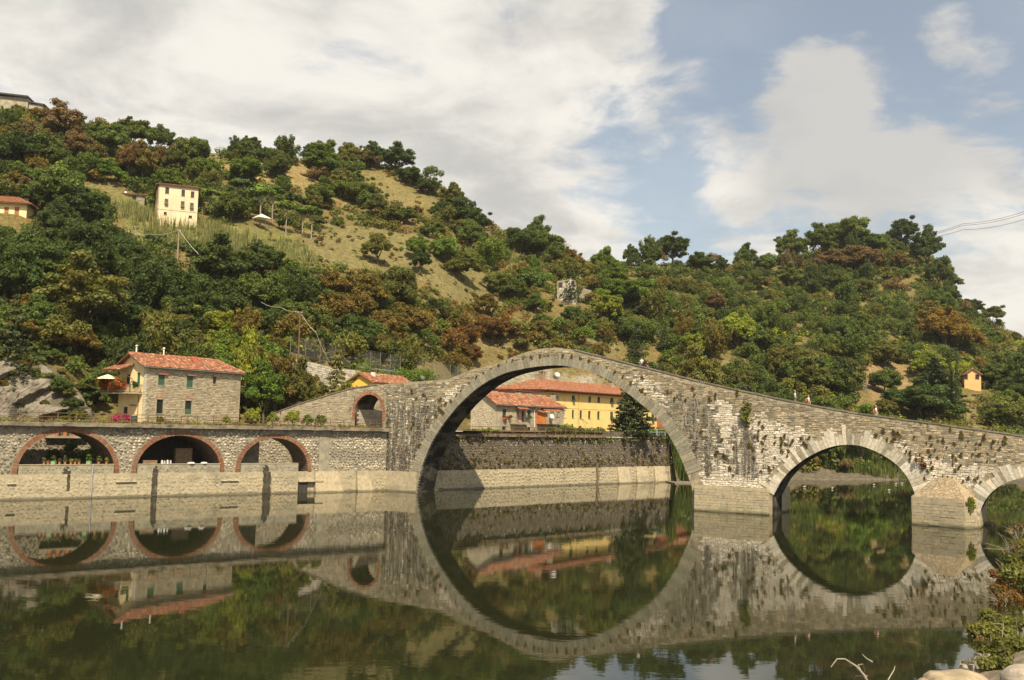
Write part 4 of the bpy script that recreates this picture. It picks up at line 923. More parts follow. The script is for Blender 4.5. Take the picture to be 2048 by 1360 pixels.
    M_SLAT = plain('weathered_slat', (.33, .27, .19), .85, .2, 5.)
    sl = MB(); sl.box(-.04, .04, -.012, .012, 0, .95); me = sl.mesh('slat'); me.materials.append(M_SLAT)
    spots = [(bx, y, R(90)) for y in np.arange(y0+.1, y1, .17)] + [(x, y0, 0) for x in np.arange(bx+.1, -.1, .17)]
    for x, y, a in spots: q = link('slat', me if not me.users else me, bl); q.location = (x, y, bz+.08); q.rotation_euler.z = a
    for z in (bz+.1, top_-.08): m = MB(); m.tube([(0, y0, z), (bx, y0, z), (bx, y1, z), (0, y1, z)], .05, 5); m.build('balcony_rail', M_WOOD, bl)
    for x, y in ((bx, y0), (bx, y1), (bx, (y0+y1)/2)): m = MB(); m.box(x-.06, x+.06, y-.06, y+.06, bz, top_+.05); m.build('balcony_post', M_WOOD, bl)
    # tiled canopy over the balcony
    cz0 = SH.side(225, 742)[1]; cz1 = SH.side(255, 737)[1]+.35
    roof(h, [((bx-.6, D+.3, cz0), (bx-.6, 2.2, cz0), (0.0, 2.2, cz1+.2), (0.0, D+.3, cz1+.2))], thick=.1).name = 'canopy_roof'
    for y in (2.4, D+.1): m = MB(); m.tube([(0, y, cz0-1.1), (bx-.3, y, cz0-.05)], .05, 5); m.build('canopy_brace', M_WOOD, h)
    # smaller bits on the gable
    m = MB(); m.box(-.28, 0.02, 1.3, 2.5, 2.35, 2.45); m.build('door_hood', M_WOOD, h)
    m = MB(); m.tube([(-.06, .95, 0), (-.06, .95, bz-.3)], .05, 6); m.build('downpipe', plain('copper_pipe', (.22, .12, .07), .6), h)
    return h, E, D, L, RZ, bz, (bx, y0, y1, top_)
sh, SE, SD, SL, SRZ, SBZ, SBAL = stone_house()
def house_extras():
    # television aerial, parasol, flower boxes, planters
    r_ = empty('television_aerial', SH.world((SH.face(394, 715, SD/2)[0], SD/2, SRZ-.1)), 'tall thin television aerial on the ridge of the stone house', 'aerial'); m = MB(); m.tube([(0, 0, 0), (0, 0, 3.3)], .03, 5); m.build('mast', M_IRON, r_)
    m = MB(); m.tube([(-.8, .3, 3.1), (.6, -.2, 3.15)], .025, 4)
    for k in range(7): x = -.7+.2*k; m.tube([(x-.1, -.2-x*.35-.1, 3.12), (x+.1, .35-x*.35, 3.12)], .014, 4)
    for z in (2.3, 1.7): m.tube([(-.5, .2, z), (.4, -.1, z)], .02, 4)
    m.build('antenna_array', M_IRON, r_)
    p = SH.world((SBAL[0]-.2, SD-.6, SBZ+.02)); r_ = empty('parasol', p, 'cream parasol open on the balcony of the stone house', 'parasol'); m = MB(); m.tube([(0, 0, 0), (0, 0, 2.3)], .03, 6); m.build('pole', M_WHITE, r_)
    m = MB(); m.lathe([(1.55, 1.72), (1.5, 1.78), (.8, 2.1), (.05, 2.35)], 8); m.build('canopy', plain('cream_cloth', (.72, .62, .45), .8), r_)
    return
house_extras()

# ---- small yellow house behind the bridge ramp
o = at_y(745, 785, 158); YH = Frame((o[0], o[1], TERR), 62)
def yellow_cottage():
    h = empty('yellow_cottage', YH, 'small bright yellow house with red roof peeping over the bridge ramp', 'house')
    E = YH.face(746, 764)[1]; D = YH.side(697, 775)[0]; RZ = YH.side(721, 748)[1]; L = 11.5
    b = MB(); b.box(0, L, 0, D, -.2, E); b.add([(0, 0, E), (0, D, E), (0, D/2, RZ)], [(0, 2, 1)]); b.add([(L, 0, E), (L, D, E), (L, D/2, RZ)], [(0, 1, 2)]); b.build('wall', plain('bright_yellow', (.78, .52, .10), .9, .06, .6), h)
    ov = .5; rf = roof(h, [((-.35, -ov, E-.1), (L+.3, -ov, E-.1), (L+.3, D/2, RZ+.12), (-.35, D/2, RZ+.12)), ((L+.3, D+ov, E-.1), (-.35, D+ov, E-.1), (-.35, D/2, RZ+.12), (L+.3, D/2, RZ+.12))], w=.34)
    ridge_tiles(rf, (-.35, D/2, RZ+.15), (L+.3, D/2, RZ+.15), 26)
    m = MB(); m.tube([(-.4, -ov, E-.2), (-.4, D/2, RZ), (-.4, D+ov, E-.2)], .08, 5); m.build('verge_board', plain('rust_board', (.30, .11, .06), .7), h)
    x = YH.face(746, 752, D*.35)[0]; chimney(h, x, D*.35, RZ-.5, .9, .55, mat=M_WHITE)
    P = Facade('front'); window(h, P, 4, 5, 1.2, 2.6, 'dark', M_DGREEN); window(h, P, 8, 9, 1.2, 2.6, 'dark', M_DGREEN)
yellow_cottage()
dish(at_y(843, 762, 168), (-.3, -1, .5), .55, 'dark grey satellite dish behind the bridge ramp, beside the red roof', plain('grey_dish', (.16, .17, .165), .5))

# ---- long yellow house through the great arch
o = at_y(1086, 860, 176); LY = Frame((o[0], o[1], 7.6), 52)
def long_house():
    h = empty('long_yellow_house', LY, 'long yellow two-storey house with green shutters, seen through the great arch', 'house')
    E = .5*(LY.face(1086, 780)[1]+LY.face(1237.6, 790)[1]); L = 43.; D = 11.; RZ = E+2.1
    px = lambda x, y: (930+x/4.876, 740+y/4.876)
    W = []
    for cx, cy, w, hh in ((1055, 275, 24, 54), (1217, 286, 26, 52), (1305, 290, 26, 52), (1430, 298, 26, 50), (1053, 428, 22, 76), (1130, 433, 24, 78), (1213, 436, 24, 74), (1302, 440, 24, 74), (1428, 445, 24, 78), (1830, 458, 24, 70), (905, 268, 24, 40), (975, 426, 20, 74), (970, 562, 26, 34), (1125, 562, 26, 34), (1300, 572, 26, 34), (1422, 575, 26, 32)):
        (x0, y0), (x1, y1) = px(cx-w/2, cy-hh/2), px(cx+w/2, cy+hh/2); W.append((x0, y0, x1, y1))
    ops = ops_from(LY, W); P = Facade('front'); G = Facade('left')
    ops += [(35.5, 36.4, ops[4][2], ops[4][3]), (39, 39.9, ops[4][2], ops[4][3]), (35.5, 36.4, ops[0][2], ops[0][3]), (39, 39.9, ops[0][2], ops[0][3]), (30.5, 31.4, ops[0][2], ops[0][3])]
    b = MB(); wall_open(b, P, 0, L, -.2, E, ops, .2); b.add([(L, 0, -.2), (L, D, -.2), (L, D, E), (L, 0, E)], [(0, 1, 2, 3)]); b.add([(0, D, -.2), (L, D, -.2), (L, D, E), (0, D, E)], [(3, 2, 1, 0)]); b.build('yellow_wall', M_YEL, h)
    gop = [(3.2, 4.2, E-2.5, E-1.0)]; b = MB(); wall_open(b, G, 0, D, -.2, E, gop, .2); b.build('white_gable_wall', plain('off_white_plaster', (.66, .60, .47), .9, .08, .6), h); window(h, G, *gop[0], 'shut', plain('pinkish_shutter', (.33, .20, .13), .7))
    for k, op in enumerate(ops):
        kd = 'awn' if k in (0, 3, 8, 9) else ('glass' if k in (10, 11) else 'shut'); window(h, P, *op, kd, M_DGREEN if k != 10 else M_BROWN)
    ov = 1.0; e = E+.05; rf = roof(h, [((-ov, -ov, e), (L+ov, -ov, e), (L-5, D/2, RZ), (5, D/2, RZ)), ((-ov, D+ov, e), (-ov, -ov, e), (5, D/2, RZ), (5, D/2, RZ)), ((L+ov, D+ov, e), (-ov, D+ov, e), (5, D/2, RZ), (L-5, D/2, RZ)), ((L+ov, -ov, e), (L+ov, D+ov, e), (L-5, D/2, RZ), (L-5, D/2, RZ))], w=.36, pal=(((.35, .15, .082), 4), ((.40, .185, .105), 3), ((.29, .125, .072), 1.8), ((.40, .235, .15), 1)))
    ridge_tiles(rf, (5, D/2, RZ), (L-5, D/2, RZ), 50); ridge_tiles(rf, (5, D/2, RZ), (-ov, -ov, e), 14)
    m = MB(); m.box(-ov+.05, L+ov-.05, -ov+.08, 0, e-.34, e-.15); m.box(-ov+.05, 0, -ov+.08, D, e-.343, e-.153); m.build('eave_board', plain('red_brown_eave', (.16, .05, .035), .7), h)
    m = MB(); m.tube([(-ov, -ov-.06, e-.05), (L+ov, -ov-.06, e-.05)], .09, 6); m.build('gutter', plain('brown_gutter', (.13, .05, .04), .5), h)
    x = LY.face(1157, 830)[0]; m = MB(); m.tube([(x, -.07, 0), (x, -.07, E-.2)], .07, 6); m.build('downpipe', plain('ochre_pipe', (.5, .38, .2), .6), h)
    m = MB(); zz = LY.face(1160, 817)[1]; m.box(.02, L, -.05, .05, zz-.06, zz+.06); m.build('string_course', M_YEL, h)
    a, c = LY.face(1164, 838), LY.face(1170, 848); m = MB(); m.tube([(a[0], -.1, a[1]), (c[0], -.6, c[1])], .06, 5); m.build('awning_bracket', M_WOOD, h)
    x = LY.face(1084, 760, D/2)[0]; chimney(h, max(5.3, x), D/2, RZ-.1, 1.3, .9, mat=plain('brick_stack', (.3, .2, .14), .9)); x = LY.face(1222, 773, D*.4)[0]; chimney(h, x, D*.4, RZ-.5, 1.0, .7, mat=M_GPL)
    return D, RZ, E
LYD, LYRZ, LYE = long_house()
x = LY.face(1113, 765, LYD*.5)[0]; dish(LY.world((x, LYD*.5, LYRZ+.6)), (-.35, -1, .35), .72, 'white satellite dish above the ridge of the long yellow house')

o = at_y(1362, 862, 204); RH = Frame((o[0], o[1], 7.6), 52)
def red_house():
    h = empty('red_house', RH, 'brick-red gabled house mirrored in the water beside the middle pier', 'house')
    b = MB(); b.box(0, 8, 0, 7, -.3, 5.2); b.add([(0, 0, 5.2), (0, 7, 5.2), (0, 3.5, 7.2)], [(0, 2, 1)]); b.build('wall', plain('brick_red_plaster', (.34, .13, .08), .9, .1, .6), h)
    roof(h, [((-.4, -.5, 5.15), (8.4, -.5, 5.15), (8.4, 3.5, 7.3), (-.4, 3.5, 7.3)), ((8.4, 7.5, 5.15), (-.4, 7.5, 5.15), (-.4, 3.5, 7.3), (8.4, 3.5, 7.3))], w=.36)
    for x in (1.5, 5): window(h, Facade('front'), x, x+1, 1.4, 2.9, 'dark', M_DGREEN, .0)
red_house()

# ---- old stone farmhouse with balconies in front of it
o = at_y(991, 860, 155); OF = Frame((o[0], o[1], 7.6), 56)
def old_farmhouse():
    h = empty('old_farmhouse', OF, 'old grey stone farmhouse with red roof and little balconies, before the long yellow house', 'house')
    px = lambda x, y: (930+x/4.876, 740+y/4.876); f = lambda x, y, o=0.: OF.face(*px(x, y), o)
    E = .5*(f(300, 335)[1]+f(965, 368)[1]); L = f(962, 480)[0]; D = OF.side(941, 850)[0]; RZ = E+1.9
    P = Facade('front'); G = Facade('left')
    W = [px(a, b)+px(c, d) for a, b, c, d in ((366, 382, 404, 452), (608, 392, 642, 460), (540, 395, 578, 505), (362, 548, 400, 590), (610, 556, 640, 596), (900, 540, 930, 590))]
    ops = ops_from(OF, W); b = MB(); wall_open(b, P, 0, L, -.3, E, ops); b.add([(L, 0, -.3), (L, D, -.3), (L, D, E), (L, 0, E)], [(0, 1, 2, 3)]); b.add([(0, D, -.3), (L, D, -.3), (L, D, E), (0, D, E)], [(3, 2, 1, 0)]); b.build('grey_wall', M_GPL, h)
    g = MB(); g.add([(0, D, -.3), (0, 0, -.3), (0, 0, E), (0, D/2, RZ), (0, D, E)], [(0, 1, 2, 3, 4)]); g.build('gable_wall', plain('pale_render', (.45, .40, .30), .95, .15, .8, .3, 6.), h)
    gs = MB(); rub = []
    fr = empty('gable_stonework', (0, 0, 0)); fr.parent = h; fr.rotation_euler.z = R(-90)
    rubble(fr, -D+.2, -.1, 0, E+.2, lambda s, z: -D+.3 < s < -.3-.25*mnoise.noise((z, 2, 2)) and 0.1 < z < E-.5+.5*mnoise.noise((s, 1, 1)), lambda s, z: jit(pick(((.50, .44, .32), 3), ((.42, .36, .26), 3), ((.56, .50, .38), 1.5), ((.33, .28, .2), 1)), .1), M_RUB, .36, y=-.0, prot=(.03, .07))
    rubble(h, f(640, 400)[0], L, 0, E, lambda s, z: .1 < z < E-.3 and f(665, 400)[0] < s < L-.1 and not any(o[0]-.2 < s < o[1]+.2 and o[2]-.2 < z < o[3]+.2 for o in ops), lambda s, z: jit(pick(((.33, .29, .21), 3), ((.25, .22, .16), 3), ((.42, .37, .27), 1)), .12), M_RUB, .36, y=0, prot=(.02, .06))
    for k, op in enumerate(ops):
        window(h, P, *op, 'shut' if k < 2 else 'dark', M_DGREEN if k != 2 else M_WOOD, sill=k != 2)
    ov = .45; e = E; rf = roof(h, [((-.5, -ov, e-.05), (L+.5, -ov, e-.05), (L-2.2, D/2, RZ), (-.5, D/2, RZ)), ((L+.5, D+ov, e-.05), (-.5, D+ov, e-.05), (-.5, D/2, RZ), (L-2.2, D/2, RZ)), ((L+.5, -ov, e-.05), (L+.5, D+ov, e-.05), (L-2.2, D/2, RZ), (L-2.2, D/2, RZ))], w=.34)
    ridge_tiles(rf, (-.5, D/2, RZ), (L-2.2, D/2, RZ), 36)
    m = MB(); m.tube([(-.5, -ov-.06, e-.1), (L+.5, -ov-.06, e-.12)], .08, 6); m.build('gutter', M_GUT, h)
    for cx, cy, w in ((288, 255, .75), (520, 272, .8), (618, 285, .7), (857, 285, .7)):
        x = f(cx, cy, D*.42)[0]; c = chimney(h, x, D*.42, RZ-.5, .75, w, mat=plain('pink_stack', (.45, .28, .19), .9) if cx < 300 else M_GPL)
    # first balcony with pink curtain and its tile hood
    a, c = f(436, 520), f(596, 520); bz = .5*(a[1]+c[1]); m = MB(); m.box(a[0], c[0], -1.15, 0, bz-.16, bz); m.build('balcony_slab', M_GPL, h)
    m = MB(); x0, x1 = a[0]+.1, c[0]-.05
    m.tube([(x0, 0, bz+.95), (x0, -1.1, bz+.95), (x1, -1.1, bz+.95), (x1, 0, bz+.95)], .03, 5)
    for x in np.arange(x0, x1+.01, .16): m.tube([(x, -1.1, bz), (x, -1.1, bz+.95)], .012, 4)
    m.build('balcony_railing', M_IRON, h)
    m = MB(); xs = np.linspace(ops[2][0]-.75, ops[2][0]+.15, 9); vs = [(x, -.12-.07*(i % 2), z) for z in (bz+.1, ops[2][3]+.1) for i, x in enumerate(xs)]; m.add(vs, [(i, i+1, i+10, i+9) for i in range(8)]); m.build('door_curtain', plain('pink_cloth', (.50, .30, .24), .9), h)
    def hood(x0, x1, z): rr = roof(h, [((x0, -1.1, z-.1), (x1, -1.1, z-.1), (x1, 0, z+.35), (x0, 0, z+.35))], w=.3, thick=.08); rr.name = 'tile_hood'
    a, c = f(488, 378), f(580, 378); hood(a[0], c[0], a[1])
    # projecting closet with orange side and second hood
    a, c = f(732, 415), f(888, 525); z1 = f(760, 400)[1]; z0 = f(800, 528)[1]; m = MB(); m.box(a[0], c[0], -1.3, 0, z0, z1); m.build('closet_bay', M_GPL, h)
    m = MB(); xo = f(695, 470)[0]; m.box(xo, a[0], -1.25, 0, z0, z1-.25); m.build('orange_closet', plain('orange_paint', (.52, .17, .05), .7, .12, 2.), h)
    for q0, q1 in ((768, 800), (832, 862)):
        p, q = f(q0, 405), f(q1, 460); window(h, Facade('front', -1.32), p[0], q[0], q[1], p[1], 'dark', M_WOOD, .05, sill=False)
    p, q = f(745, 398), f(905, 385); hood(p[0]-.1, q[0], z1+.05); p = f(690, 418); rr = roof(h, [((p[0]-.1, -1.6, z1-.35), (a[0]+.1, -1.6, z1-.35), (a[0]+.1, -.4, z1-.05), (p[0]-.1, -.4, z1-.05))], w=.3, thick=.08); rr.name = 'tile_hood'
    p, q, s_ = f(688, 365), f(672, 400), f(672, 570); m = MB(); m.tube([(p[0], -.4, p[1]), (q[0], -.1, q[1]), (s_[0], -.1, s_[1])], .07, 6); m.build('downpipe', M_WHITE, h)
    return f, bz
OFf, OFbz = old_farmhouse()
p = OFf(833, 466, -1.4); dish(OF.world((p[0], -1.55, p[1]-.4)), (-.45, -1, .3), .62, 'white satellite dish on the farmhouse bay with the orange closet')

# ---- houses on the hill
o = at_y(314, 436, 215); CH = Frame((o[0], o[1], o[2]-.5), 23)
def cream_house():
    h = empty('cream_hill_house', CH, 'tall cream three-storey house with brown shutters on the hillside', 'house')
    px = lambda x, y: (x/2.895, 170+y/2.895); E = .5*(CH.face(315.5, 367)[1]+CH.face(397, 377)[1]); L = CH.face(396, 400)[0]; D = CH.side(303, 400)[0]; RZ = E+1.0
    P = Facade('front'); W = [px(a, b)+px(c, d) for a, b, c, d in ((956, 594, 980, 627), (1050, 608, 1072, 642), (1104, 617, 1126, 650), (952, 660, 975, 690), (1046, 674, 1069, 705), (1099, 683, 1122, 713), (1092, 757, 1112, 770), (948, 736, 966, 750))]
    ops = ops_from(CH, W); b = MB(); wall_open(b, P, 0, L, -2, E, ops); b.add([(L, 0, -2), (L, D, -2), (L, D, E), (L, 0, E)], [(0, 1, 2, 3)]); b.add([(0, D, -2), (L, D, -2), (L, D, E), (0, D, E)], [(3, 2, 1, 0)])
    gop = [(1.5, 2.4, E-2.6, E-1.3), (1.5, 2.4, E-5, E-3.7)]; wall_open(b, Facade('left'), 0, D, -2, E, gop); b.build('wall', M_CREAM, h)
    for k, op in enumerate(ops): window(h, P, *op, 'awn' if k in (3, 4, 5) else ('shut' if k < 3 else 'dark'), M_BROWN)
    for op in gop: window(h, Facade('left'), *op, 'shut', M_BROWN)
    z = CH.face(350, 421)[1]; m = MB(); m.box(-.04, L+.04, -.05, .02, z-.06, z+.06); m.build('string_course', plain('tan_band', (.5, .4, .25), .9), h)
    ov = .45; e = E+.02; rf = roof(h, [((-ov, -ov, e), (L+ov, -ov, e), (L-2.5, D/2, RZ), (2.5, D/2, RZ)), ((-ov, D+ov, e), (-ov, -ov, e), (2.5, D/2, RZ), (2.5, D/2, RZ)), ((L+ov, D+ov, e), (-ov, D+ov, e), (2.5, D/2, RZ), (L-2.5, D/2, RZ)), ((L+ov, -ov, e), (L+ov, D+ov, e), (L-2.5, D/2, RZ), (L-2.5, D/2, RZ))], w=.36, pal=(((.30, .17, .11), 3), ((.36, .20, .12), 2), ((.24, .15, .10), 1)))
    for x in (0.1, L*.47, L-.1): chimney(h, x, D*.25, E+.1, .75, .45, mat=M_CREAM)
    m = MB(); m.tube([(.1, -.06, -1), (.1, -.06, E)], .05, 5); m.build('downpipe', M_WOOD, h)
cream_house()
o = at_y(243, 421, 224); HU = Frame((o[0], o[1], o[2]-.8), 14)
def stone_hut():
    h = empty('stone_hut', HU, 'small grey stone hut with lean-to roof beside the cream hillside house', 'hut')
    L = HU.face(289, 400)[0]; E = HU.face(266, 389)[1]; D = 4.; P = Facade('front'); ops = ops_from(HU, [(264, 392.5, 273, 401)])
    b = MB(); wall_open(b, P, 0, L, -1.5, E, ops); b.add([(0, D, -1.5), (0, 0, -1.5), (0, 0, E), (0, D, E)], [(0, 1, 2, 3)]); b.add([(L, 0, -1.5), (L, D, -1.5), (L, D, E), (L, 0, E)], [(0, 1, 2, 3)]); b.build('wall', M_RMORT, h)
    lay(h, coursed(0, L, -1, E, lambda s, z: .05 < s < L-.05 and z < E-.05 and not (ops[0][0]-.1 < s < ops[0][1]+.1 and ops[0][2]-.1 < z < ops[0][3]+.1), lambda s, z: jit(pick(((.38, .345, .27), 3), ((.30, .27, .21), 2), ((.45, .41, .33), 1.5)), .12), (.25, .4), (.4, .9), (.02, .05)), M_HSTONE, 0)
    window(h, P, *ops[0], 'dark', M_WOOD); roof(h, [((-.3, -.4, E), (L+.3, -.4, E), (L+.3, D, E+.8), (-.3, D, E+.8))], w=.36, pal=(((.26, .17, .12), 3), ((.20, .14, .10), 2)))
    chimney(h, .5, 1.5, E+.2, .7, .5, mat=M_WHITE)
stone_hut()
o = at_y(52, 442, 188); EH = Frame((o[0], o[1], o[2]-1.5), 12)
def edge_house():
    h = empty('hill_villa', EH, 'yellow house with brown tiled roof half hidden among dark trees on the slope', 'house')
    E = EH.face(30, 407)[1]; L = -14.; P = Facade('front'); ops = ops_from(EH, [(28, 414, 39, 438), (8, 414, 18, 430)])
    b = MB(); wall_open(b, P, L, 0, -4, E, ops); b.add([(0, 0, -4), (0, 7, -4), (0, 7, E), (0, 0, E)], [(0, 1, 2, 3)]); b.build('wall', M_YELL, h)
    for k, op in enumerate(ops): window(h, P, *op, 'shut', plain('orange_shutter', (.42, .18, .07), .7))
    roof(h, [((L, -.9, E), (.9, -.9, E), (-2.5, 3.5, E+1.9), (L, 3.5, E+1.9)), ((.9, -.9, E), (.9, 7.9, E), (-2.5, 3.5, E+1.9), (-2.5, 3.5, E+1.9))], w=.36, pal=(((.33, .15, .08), 3), ((.28, .13, .075), 2)))
    chimney(h, -.3, 1, E+.2, .6, .5, mat=M_GUT)
edge_house()
o = at_y(0, 205, 272); TH = Frame((o[0]-14, o[1], o[2]-1.5), 8)
def hilltop_building():
    h = empty('hilltop_building', TH, 'long low building with dark flat roof on the top of the slope', 'building')
    x1 = TH.face(56, 200)[0]; x2 = TH.face(88, 207)[0]; z1 = TH.face(30, 192)[1]; z2 = TH.face(70, 204)[1]
    b = MB(); b.box(0, x1, 0, 8, -3, z1-.3); b.box(x1, x2-.5, 1, 7, -3, z2-.3); b.build('wall', M_GPL, h)
    b = MB(); b.add([(-1, -1, z1+.9), (x1+.2, -1, z1-.35), (x1+.2, 9, z1-.35), (-1, 9, z1+.9), (-1, -1, z1+1.3), (x1+.2, -1, z1+.1), (x1+.2, 9, z1+.1), (-1, 9, z1+1.3)], [(3, 2, 1, 0), (4, 5, 6, 7), (0, 1, 5, 4), (1, 2, 6, 5), (2, 3, 7, 6), (3, 0, 4, 7)]); b.build('roof', plain('dark_roof', (.05, .048, .045), .7), h)
    b = MB(); b.add([(x1+.21, .5, z2), (x2, .5, z2-.5), (x2, 8, z2-.5), (x1+.21, 8, z2), (x1+.21, .5, z2+.3), (x2, .5, z2-.2), (x2, 8, z2-.2), (x1+.21, 8, z2+.3)], [(3, 2, 1, 0), (4, 5, 6, 7), (0, 1, 5, 4), (1, 2, 6, 5), (2, 3, 7, 6), (3, 0, 4, 7)]); b.build('annex_roof', plain('dark_roof2', (.06, .055, .05), .7), h)
hilltop_building()
o = at_y(1114, 604, hit(1135, 604)[1]); RU = Frame((o[0], o[1], o[2]), -12)
def ruin():
    h = empty('stone_ruin', RU, 'roofless pale stone ruin among the trees on the middle of the slope', 'ruin')
    f = RU.face; prof = [(0, -2)] + [f(1114, 563), f(1121, 561), f(1132, 560), f(1141, 556.5), f(1150, 559), f(1153, 572), f(1154, 590)] + [(f(1154, 600)[0], -2)]
    b = MB(); b.prism(prof, 0, .7); b.build('wall', M_RMORT, h)
    b = MB(); p = f(1180, 578); b.prism([(f(1154, 600)[0], -2), (f(1154, 590)[0], f(1154, 590)[1]), f(1165, 574), (p[0], p[1]), (p[0], -2)], 2.5, 3.1); b.build('side_wall', M_RMORT, h)
    def ins(s, z): return in_poly(s, z, prof) and in_poly(s, z+.2, prof) and not (abs(s-f(1121, 570)[0]) < .55 and abs(z-f(1121, 570)[1]) < .75)
    lay(h, coursed(0, prof[-1][0], -1, 8, ins, lambda s, z: jit(pick(((.55, .50, .41), 3), ((.46, .42, .34), 2), ((.64, .59, .49), 1.5)), .1), (.25, .42), (.4, 1.), (.03, .1)), M_HSTONE, 0)
    w = f(1121, 570); m = MB(); m.box(w[0]-.5, w[0]+.5, -.03, .01, w[1]-.7, w[1]+.7); m.build('window_opening', M_DARK, h)
ruin()
o = at_y(1931, 778, hit(1946, 776)[1]-1); OH = Frame((o[0], o[1], o[2]-1), -18)
def orange_house():
    h = empty('orange_house', OH, 'small orange house with dark shutters between the cypress and the round trees', 'house')
    f = OH.face; px = lambda x, y: (1360+x/2.975, 720+y/2.975); L = f(1962, 760)[0]; E = f(1930, 748)[1]; RZ = f(1946, 738.5)[1]; D = 8.; P = Facade('front')
    ops = ops_from(OH, [px(1692, 86)+px(1712, 114), px(1757, 86)+px(1780, 114)])
    b = MB(); wall_open(b, P, 0, L, -2.5, E, ops); b.add([(0, 0, E), (L, 0, E), (L/2, 0, RZ)], [(0, 1, 2)]); b.add([(0, D, -2.5), (0, 0, -2.5), (0, 0, E), (0, D, E)], [(0, 1, 2, 3)]); b.add([(L, 0, -2.5), (L, D, -2.5), (L, D, E), (L, 0, E)], [(0, 1, 2, 3)]); b.build('wall', M_OCHRE, h)
    for op in ops: window(h, P, *op, 'shut', plain('dark_brown', (.035, .025, .02), .6))
    rf = roof(h, [((-.4, D, E-.2), (-.4, -.4, E-.2), (L/2, -.4, RZ+.12), (L/2, D, RZ+.12)), ((L+.4, -.4, E-.2), (L+.4, D, E-.2), (L/2, D, RZ+.12), (L/2, -.4, RZ+.12))], w=.36, pal=(((.28, .13, .09), 3), ((.34, .17, .11), 2)))
    chimney(h, L/2, 1.0, RZ, .5, .4, mat=M_GPL)
orange_house()

# ================================================================== railings, fences, poles, wires
def railing(name, label, pts, hgt, step, mat, rails, r=.03, group=None, bars=0., post_r=None):
    """a railing along a line of world points: every post a part, each rail a part"""
    root = empty(name, tuple(pts[0]), label, 'railing', group); P = [Vector(p)-Vector(pts[0]) for p in pts]; cum = [0.]
    for a, c in zip(P[:-1], P[1:]): cum.append(cum[-1]+(c-a).length)
    def at(d):
        for i in range(len(P)-1):
            if d <= cum[i+1] or i == len(P)-2: return P[i].lerp(P[i+1], (d-cum[i])/(cum[i+1]-cum[i]))
    pm = MB(); pr = post_r or r*1.3; pm.box(-pr, pr, -pr, pr, -.3, hgt); me = pm.mesh('post'); me.materials.append(mat)
    for d in np.arange(0, cum[-1], step):
        q = link('post', me, root); q.location = at(d)+Vector((0, 0, random.uniform(-.03, .03))); q.rotation_euler = (random.uniform(-.03, .03), random.uniform(-.03, .03), 0)
    for z in rails: m = MB(); m.tube([at(d)+Vector((0, 0, z+random.uniform(-.02, .02))) for d in np.append(np.arange(0, cum[-1], step), cum[-1])], r, 5); m.build('rail', mat, root)
    if bars:
        m = MB()
        for d in np.arange(0, cum[-1], bars): p = at(d); m.tube([p+Vector((0, 0, rails[-1])), p+Vector((0, 0, rails[0]))], .014, 4)
        tag(m.build('railing_bars', mat, root), kind='stuff')
    return root
railing('rusty_railing', 'rusty iron railing along the ledge of the arcaded river wall', [AR.world((x, -.1, 8.2)) for x in (AWX0, -5, 5, 15, 25, 35, 44.6)], 1.0, 1.9, M_RUST, (.98, .55, .15), .032)
xe_ = FW.face(1208, 873)[0]
railing('brown_railing', 'brown iron railing on top of the dark embankment wall', [FW.world((x, .1, 7.62)) for x in (-2, 10, 20, xe_)], 1.05, 2.2, M_RUST, (1.05, .6, .1), .035, bars=.4)
railing('grey_blue_railing', 'pale blue-grey tubular railing at the end of the embankment wall', [FW.world((x, .15, 7.42)) for x in (FW.face(1264, 868)[0], FX1)], 1.35, 2.2, plain('blue_grey_paint', (.30, .36, .36), .5), (1.32, .85, .4), .045)
ROADP = [(600, 719, 157), (660, 733, 164), (720, 741, 170), (800, 752, 181), (900, 770, 200), (1000, 782, 215)]
RW = [at_y(*p) for p in ROADP]
